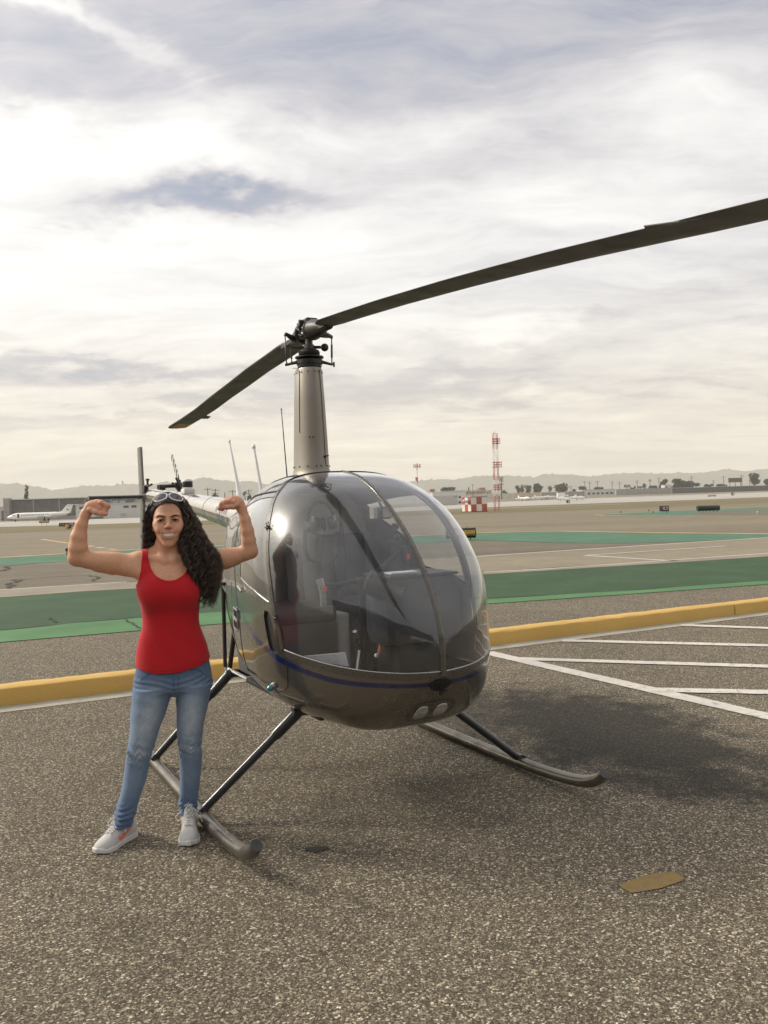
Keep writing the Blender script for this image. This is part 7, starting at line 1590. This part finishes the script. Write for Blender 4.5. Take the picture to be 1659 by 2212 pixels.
# ---- hair: a dark underlayer and several hundred curled locks
g = Grid((-.16, -.14, 1.10), (.29, .19, 1.71), .0045)
g.ell((HX_, .032, 1.600), (.084, .106, .0885), .02)
hz = [1.16, 1.20, 1.26, 1.32, 1.38, 1.44, 1.50, 1.56, 1.61, 1.65]
def hin(z): return np.interp(z, hz, [.150, .140, .116, .090, .066, .056, .074, .078, .070, .050])
def hout(z): return np.interp(z, hz, [.204, .212, .220, .218, .204, .168, .143, .127, .108, .092])
def hyc(z): return np.interp(z, hz, [-.055, -.062, -.070, -.068, -.050, -.020, .005, .015, .02, .03])
g.loft(hz, (hin(hz) + hout(hz)) / 2, hyc(hz), (hout(hz) - hin(hz)) / 2 * np.array([.1, .15, .3, .5, .62, .8, .85, .85, .85, .8]), [.004, .006, .014, .026, .040, .046, .052, .060, .064, .06], .02)
lz2 = [1.20, 1.30, 1.40, 1.48, 1.55, 1.60, 1.64]; lo2 = np.array([-.105, -.110, -.106, -.102, -.097, -.088, -.072]); li2 = np.array([-.03, -.035, -.055, -.060, -.062, -.056, -.03])
g.loft(lz2, (lo2 + li2) / 2, [.075, .075, .066, .056, .046, .04, .036], (li2 - lo2) / 2 * .85, [.02, .032, .040, .046, .05, .05, .045], .02)
fmask_lo = (-.066, -.20, 1.40)
def facecut(X, Y, Z): return np.sqrt(((X - HX_) / .0715) ** 2 + ((Z - 1.535) / .107) ** 2) * .07 - .07 + np.maximum(0, Y + .005) * 2.0
g.blend((-.09, -.16, 1.36), (.10, .03, 1.66), facecut, .012, 'sub')
P, F = g.mesh(1); hb = np_mesh('hair', P, F, M_hairbase, WOM)
rg = np.random.default_rng(21)
def locks(name, paths, radii, helix, pitch, cols, parent, nside=3, phase=None, kk=100):
    """tubes coiled round guide paths; paths (n, m, 3)"""
    n, m_, _ = paths.shape; K = kk; u = np.linspace(0, 1, K); ui = u * (m_ - 1); i0 = np.minimum(ui.astype(int), m_ - 2); f = (ui - i0)[None, :, None]
    p0, p1, p2, p3 = paths[:, np.maximum(i0 - 1, 0)], paths[:, i0], paths[:, i0 + 1], paths[:, np.minimum(i0 + 2, m_ - 1)]
    Q = .5 * (2 * p1 + (p2 - p0) * f + (2 * p0 - 5 * p1 + 4 * p2 - p3) * f ** 2 + (3 * p1 - p0 - 3 * p2 + p3) * f ** 3)
    T = np.gradient(Q, axis=1); sl = np.linalg.norm(T, axis=2, keepdims=True); T = T / np.maximum(sl, 1e-6); L_ = np.cumsum(np.linalg.norm(np.diff(Q, axis=1, prepend=Q[:, :1]), axis=2), axis=1)
    ref = np.array([0.0, 1.0, .15]); A = np.cross(T, ref); A /= np.maximum(np.linalg.norm(A, axis=2, keepdims=True), 1e-6); B = np.cross(T, A)
    ph = 2 * np.pi * L_ / pitch[:, None] + (phase[:, None] if phase is not None else rg.uniform(0, 6.28, (n, 1))) + .8 * np.sin(L_ * 40 + (phase[:, None] if phase is not None else rg.uniform(0, 6, (n, 1)))); amp = helix[:, None] * np.clip((u[None, :] - .06) * 4, 0, 1) * (.7 + .5 * u[None, :])
    Q = Q + (A * np.cos(ph)[..., None] + B * np.sin(ph)[..., None]) * amp[..., None]
    T = np.gradient(Q, axis=1); T /= np.maximum(np.linalg.norm(T, axis=2, keepdims=True), 1e-6); A = np.cross(T, ref); A /= np.maximum(np.linalg.norm(A, axis=2, keepdims=True), 1e-6); B = np.cross(T, A)
    r_ = radii[:, None] * np.clip(1.15 - u[None, :] ** 3, .12, 1); an = 2 * np.pi * np.arange(nside) / nside
    V = Q[:, :, None, :] + r_[..., None, None] * (A[:, :, None, :] * np.cos(an)[None, None, :, None] + B[:, :, None, :] * np.sin(an)[None, None, :, None])
    V = V.reshape(-1, 3); base = np.arange(n)[:, None, None] * K * nside + np.arange(K - 1)[None, :, None] * nside; k_ = np.arange(nside)[None, None, :]
    F = np.stack([base + k_, base + (k_ + 1) % nside, base + nside + (k_ + 1) % nside, base + nside + k_], -1).reshape(-1, 4)
    o = np_mesh(name, V, F, M_hair, parent, kind='stuff'); C = np.repeat(cols[:, None, :], K * nside, 1).reshape(n, K, nside, 3) * (1 + .9 * np.clip(u - .55, 0, 1))[None, :, None, None]; color_attr(o, C.reshape(-1, 3)); return o
def hcol(n): 
    b_ = np.array([.026, .0155, .010]); c = b_ * rg.uniform(.6, 1.8, (n, 1)); w_ = rg.random(n) < .22; c[w_] *= 2.3; return c
# long side, in front of the left shoulder: ringlets of a few strands each
def ringlets(paths, per, rad, hel, pit, colmul=1.0):
    n = len(paths); rp = np.repeat(paths, per, 0) + rg.normal(0, .0022, (n * per, 1, 3)); st = rg.bit_generator.state
    return locks('hair_lock', rp, np.repeat(rg.uniform(*rad, n), per) * rg.uniform(.6, 1.1, n * per), np.repeat(rg.uniform(*hel, n), per) * rg.uniform(.75, 1.2, n * per), np.repeat(rg.uniform(*pit, n), per), np.repeat(hcol(n), per, 0) * rg.uniform(.7, 1.4, (n * per, 1)) * colmul, hb, phase=np.repeat(rg.uniform(0, 6.28, n), per) + rg.normal(0, .5, n * per))
n = 185; q = rg.random(n) ** .85; dpt = rg.uniform(-1, 1, n); zend = np.where(rg.random(n) < .45, rg.uniform(1.115, 1.20, n), rg.uniform(1.18, 1.34, n))
ph = []
for i in range(n):
    z0 = rg.uniform(1.585, 1.668); r0 = np.array([HX_ + .030 + .05 * q[i] * rg.uniform(.6, 1.1), -.045 + .10 * rg.random() * (1 if q[i] > .3 else .7), z0]); r0[0] = min(r0[0], .078 + .012 * (1.66 - z0) / .05)
    P_ = [r0]; zs = np.linspace(z0 - .035, zend[i], 7); qo = q[i] * 1.06
    for z in zs: xi, xo = hin(z), hout(z); yy = hyc(z) + dpt[i] * np.interp(z, hz, [.030, .034, .040, .044, .050, .054, .060, .062, .060, .05]); P_.append([xi + (xo - xi) * qo + rg.normal(0, .005), yy + rg.normal(0, .005), z])
    ph.append(P_)
ringlets(np.array(ph), 4, (.0014, .0026), (.0065, .0135), (.030, .052))
# stray curls round the outer edge
n = 240; ph = []
for i in range(n):
    z0 = rg.uniform(1.34, 1.63); P_ = []; out = rg.uniform(1.0, 1.22)
    for z in np.linspace(z0, z0 - rg.uniform(.10, .24), 8): z = max(z, 1.115); P_.append([float(hin(z) + (hout(z) - hin(z)) * out) + rg.normal(0, .004), float(hyc(z)) + rg.normal(0, .025), z])
    ph.append(P_)
locks('hair_lock', np.array(ph), rg.uniform(.0005, .0011, n), rg.uniform(.006, .014, n), rg.uniform(.022, .042, n), hcol(n) * 1.9, hb, 3)
# shorter side behind the right shoulder
n = 260; ph = []
for i in range(n):
    z0 = rg.uniform(1.585, 1.655); qq = rg.random() ** .8; P_ = [[HX_ - .028 - .046 * rg.uniform(.3, 1.0), -.03 + .09 * rg.random(), z0]]; d_ = rg.uniform(-1, 1); ze = rg.uniform(1.24, 1.36)
    for z in np.linspace(z0 - .03, ze, 7): a, b = float(np.interp(z, lz2, li2)), float(np.interp(z, lz2, lo2 - .008)); P_.append([a + (b - a) * qq + rg.normal(0, .003), float(np.interp(z, lz2, [.075, .075, .066, .052, .040, .034, .03])) + d_ * float(np.interp(z, lz2, [.03, .036, .042, .046, .05, .05, .045])) + rg.normal(0, .003), z])
    ph.append(P_)
ringlets(np.array(ph)[:120], 3, (.0014, .0026), (.0065, .012), (.030, .050), 1.1)
# combed back from the hairline over the crown
n = 460; ph = []
for i in range(n):
    a = rg.uniform(-1, 1); al = a * 1.12; z0 = 1.642 - .050 * abs(a) ** 2.4 + rg.uniform(-.004, .004); s0 = max(-.9, min(.98, (z0 - 1.600) / (.0905 * math.cos(al)))); t0 = math.asin(s0); P_ = []
    for f in np.linspace(0, 1, 7):
        th = t0 + (2.75 - t0) * f; k_ = 1.0 + .022 * math.sin(math.pi * f) + rg.normal(0, .003)
        P_.append([HX_ + .0855 * math.sin(al) * k_ * (.93 + .07 * min(1, f * 4)), .032 - .1075 * math.cos(al) * math.cos(th) * k_, 1.600 + .0905 * math.cos(al) * math.sin(th) * k_])
    ph.append(P_)
locks('hair_lock', np.array(ph), rg.uniform(.0011, .0022, n), rg.uniform(.0006, .0022, n), rg.uniform(.03, .06, n), hcol(n) * 1.25, hb, kk=36)

# ---- sunglasses pushed up on the hair: a thing of their own
GL = bpy.data.objects.new('sunglasses', None); GL.location = WOM.location; GL.rotation_euler = WOM.rotation_euler; put(GL, None, label='white framed sunglasses pushed up on the woman\'s hair', cat='sunglasses')
bridge = Vector((HX_ + .004, -.098, 1.6765))
for s in (-1, 1):
    c = Vector((HX_ + .004 + s * .0375, -.089, 1.6665)); ux = Vector((s * .93, .30, -.30)).normalized(); uy = Vector((0, .55, .83)); uy = (uy - ux * uy.dot(ux)).normalized(); nn = ux.cross(uy) * (-s if True else 1)
    ol = []
    for a in np.linspace(0, 2 * math.pi, 29)[:-1]:
        ca, sa = math.cos(a), math.sin(a); rx, ry_ = .0335, (.0185 if sa > 0 else .0200) * (1.0 - .12 * ca); ol.append(c + ux * rx * math.copysign(abs(ca) ** .85, ca) + uy * ry_ * math.copysign(abs(sa) ** .9, sa) + nn * (.004 * (ca ** 2)))
    MB().tube(ol + [ol[0], ol[1]], .0030, 8, caps=False).build('rim', M_frame, GL, smooth=True)
    mb = MB(); k_ = len(ol); mb.add(ol + [c.lerp(p, .5) - nn * .003 for p in ol] + [c - nn * .004], [(i, (i + 1) % k_, k_ + (i + 1) % k_, k_ + i) for i in range(k_)] + [(k_ + i, k_ + (i + 1) % k_, 2 * k_) for i in range(k_)]); mb.build('lens', M_shade, GL, smooth=True)
    hp = c + ux * .034 + uy * .002; MB().tube([hp, hp + Vector((s * .004, .02, -.004)), Vector((HX_ + s * .080, -.02, 1.632)), Vector((HX_ + s * .080, .03, 1.60))], [.0042, .0038, .0030, .0026], 8).build('temple_arm', M_frame, GL, smooth=True)
MB().tube([bridge + Vector((-.008, .004, -.002)), bridge + Vector((0, -.001, .0015)), bridge + Vector((.008, .004, -.002))], .0032, 8).build('bridge', M_frame, GL, smooth=True)
# ------------------------------------------------------------------ behind the camera: an added hangar; cart and photographer mirrored in the nose glass
bh = empty('hangar', (4, -27, 0), R(-4), label='wide grey hangar added behind the camera to darken the nose glass reflection', cat='hangar')
MB().box((0, -8, 4.6), (80, 16, 9.2)).build('wall', mat('blue grey hangar cladding', (.045, .048, .06), .8, var=.15, scale=.3), bh)  # dark upper facade is added to darken the mirrored view
MB().box((0, .25, 1.5), (80, .4, 3.0)).build('low_wall', M_wallgrey, bh); MB().box((0, -8, 9.35), (81, 17, .3)).build('roof', M_corr, bh)
dp = MB().bbox((0, 0, 0), (9, .3, 5.2), .05).build('door', M_walldark, bh)
for i in range(6):
    c = dp if i == 0 else dp.copy()
    if i: COL.objects.link(c); c.parent = bh
    c.location = (-31 + 12.4 * i, .55, 2.6)
# golf cart
gc = empty('golf_cart', (3.5, -.75, 0), R(205), label='white golf cart with a dark roof, mirrored in the nose glass', cat='golf cart')
MB().bbox((.75, 0, .55), (.95, 1.15, .42), .12).bbox((-.55, 0, .50), (1.15, 1.15, .36), .10).bbox((.1, 0, .34), (1.2, 1.1, .10), .03).build('body', M_wht, gc, smooth=True)
MB().bbox((-.45, 0, .80), (.5, 1.05, .14), .05).build('seat', M_panelblk, gc, smooth=True); MB().bbox((-.72, 0, 1.05), (.10, 1.05, .40), .04).build('backrest', M_panelblk, gc, smooth=True)
MB().bbox((.0, 0, 1.86), (1.9, 1.2, .07), .03).build('roof', M_panelblk, gc, smooth=True)
for x, y in ((.75, -.52), (.75, .52), (-.82, -.52), (-.82, .52)): MB().tube([(x, y, .62), (x - .06 * (1 if x > 0 else -1), y, 1.84)], .022, 7).build('roof_post', M_rubber, gc)
for x in (.78, -.72):
    for y in (-.52, .52):
        wv = MB().lathe([(0, -.09), (.20, -.09), (.23, -.05), (.23, .05), (.20, .09), (0, .09)], 22, (x, y, .23), (0, 1, 0)).build('wheel', M_rubber, gc, smooth=True); MB().lathe([(0, -.095), (.11, -.095), (.12, .095), (0, .095)], 14, (x, y, .23), (0, 1, 0)).build('rim', M_metal, wv)
MB().tube([(.42, -.25, .72), (.28, -.25, .98)], .02, 7).lathe([(.15, -.012), (.175, 0), (.15, .012)], 18, (.27, -.25, 1.0), (-.6, 0, .8)).build('steering_wheel', M_rubber, gc)
# photographer holding a phone up to the camera position
ph_ = empty('person', (0, -.52, 0), math.pi, label='photographer in dark clothes behind the camera, mirrored in the nose glass', cat='person')
g = Grid((-.45, -.62, -.01), (.45, .25, 1.78), .009)
for s in (-1, 1):
    g.chain([(.10 * s, .02, .90), (.11 * s, .0, .50), (.12 * s, .03, .10)], [.105, .075, .055], .03); g.chain([(.12 * s, .05, .05), (.13 * s, -.13, .035)], [.048, .042], .02)
    g.chain([(.19 * s, .0, 1.40), (.24 * s, -.10, 1.16), (.05 * s, -.40, 1.50)], [.065, .055, .042], .03); g.ell((.045 * s, -.43, 1.535), (.042, .035, .055), .02)
    for i in range(4): g.chain([(.055 * s, -.44, 1.575 - .02 * i), (.075 * s - .07 * s, -.47, 1.585 - .02 * i)], [.011, .009], .004)
    g.chain([(.05 * s, -.42, 1.52), (.03 * s, -.46, 1.545)], [.013, .011], .006)
g.loft([.86, 1.0, 1.15, 1.30, 1.42, 1.47], [0] * 6, [.01, .01, .01, .01, .015, .02], [.165, .155, .165, .19, .18, .10], [.11, .105, .11, .115, .09, .06], .04)
g.cone((0, .015, 1.44), (0, .0, 1.54), .058, .054, .03); g.ell((0, .01, 1.645), (.076, .094, .108), .03); g.ell((0, -.045, 1.575), (.045, .045, .05), .03); g.ell((0, -.088, 1.625), (.013, .018, .022), .012)
for s in (-1, 1): g.ell((.078 * s, .015, 1.63), (.010, .02, .032), .006)
P, F = g.mesh(1); pb = np_mesh('body', P, F, M_skin, ph_); C = np.tile(np.array([.30, .16, .10]), (len(P), 1)); C[(P[:, 2] < 1.47) & (P[:, 1] > -.36)] = (.018, .018, .022); C[P[:, 2] < .92] = (.022, .024, .034); C[P[:, 2] < .08] = (.05, .045, .04); C[(P[:, 2] > 1.68) | ((P[:, 1] > .04) & (P[:, 2] > 1.58))] = (.015, .011, .009); color_attr(pb, C)
pe = empty('phone', (0, -.055, 1.585), 0, label='dark phone held up by the photographer', cat='phone'); MB().bbox((0, 0, -.035), (.068, .009, .14), .004).build('case', M_panelblk, pe); MB().box((0, -.0052, -.035), (.060, .001, .12)).build('screen', M_glassdark, pe)
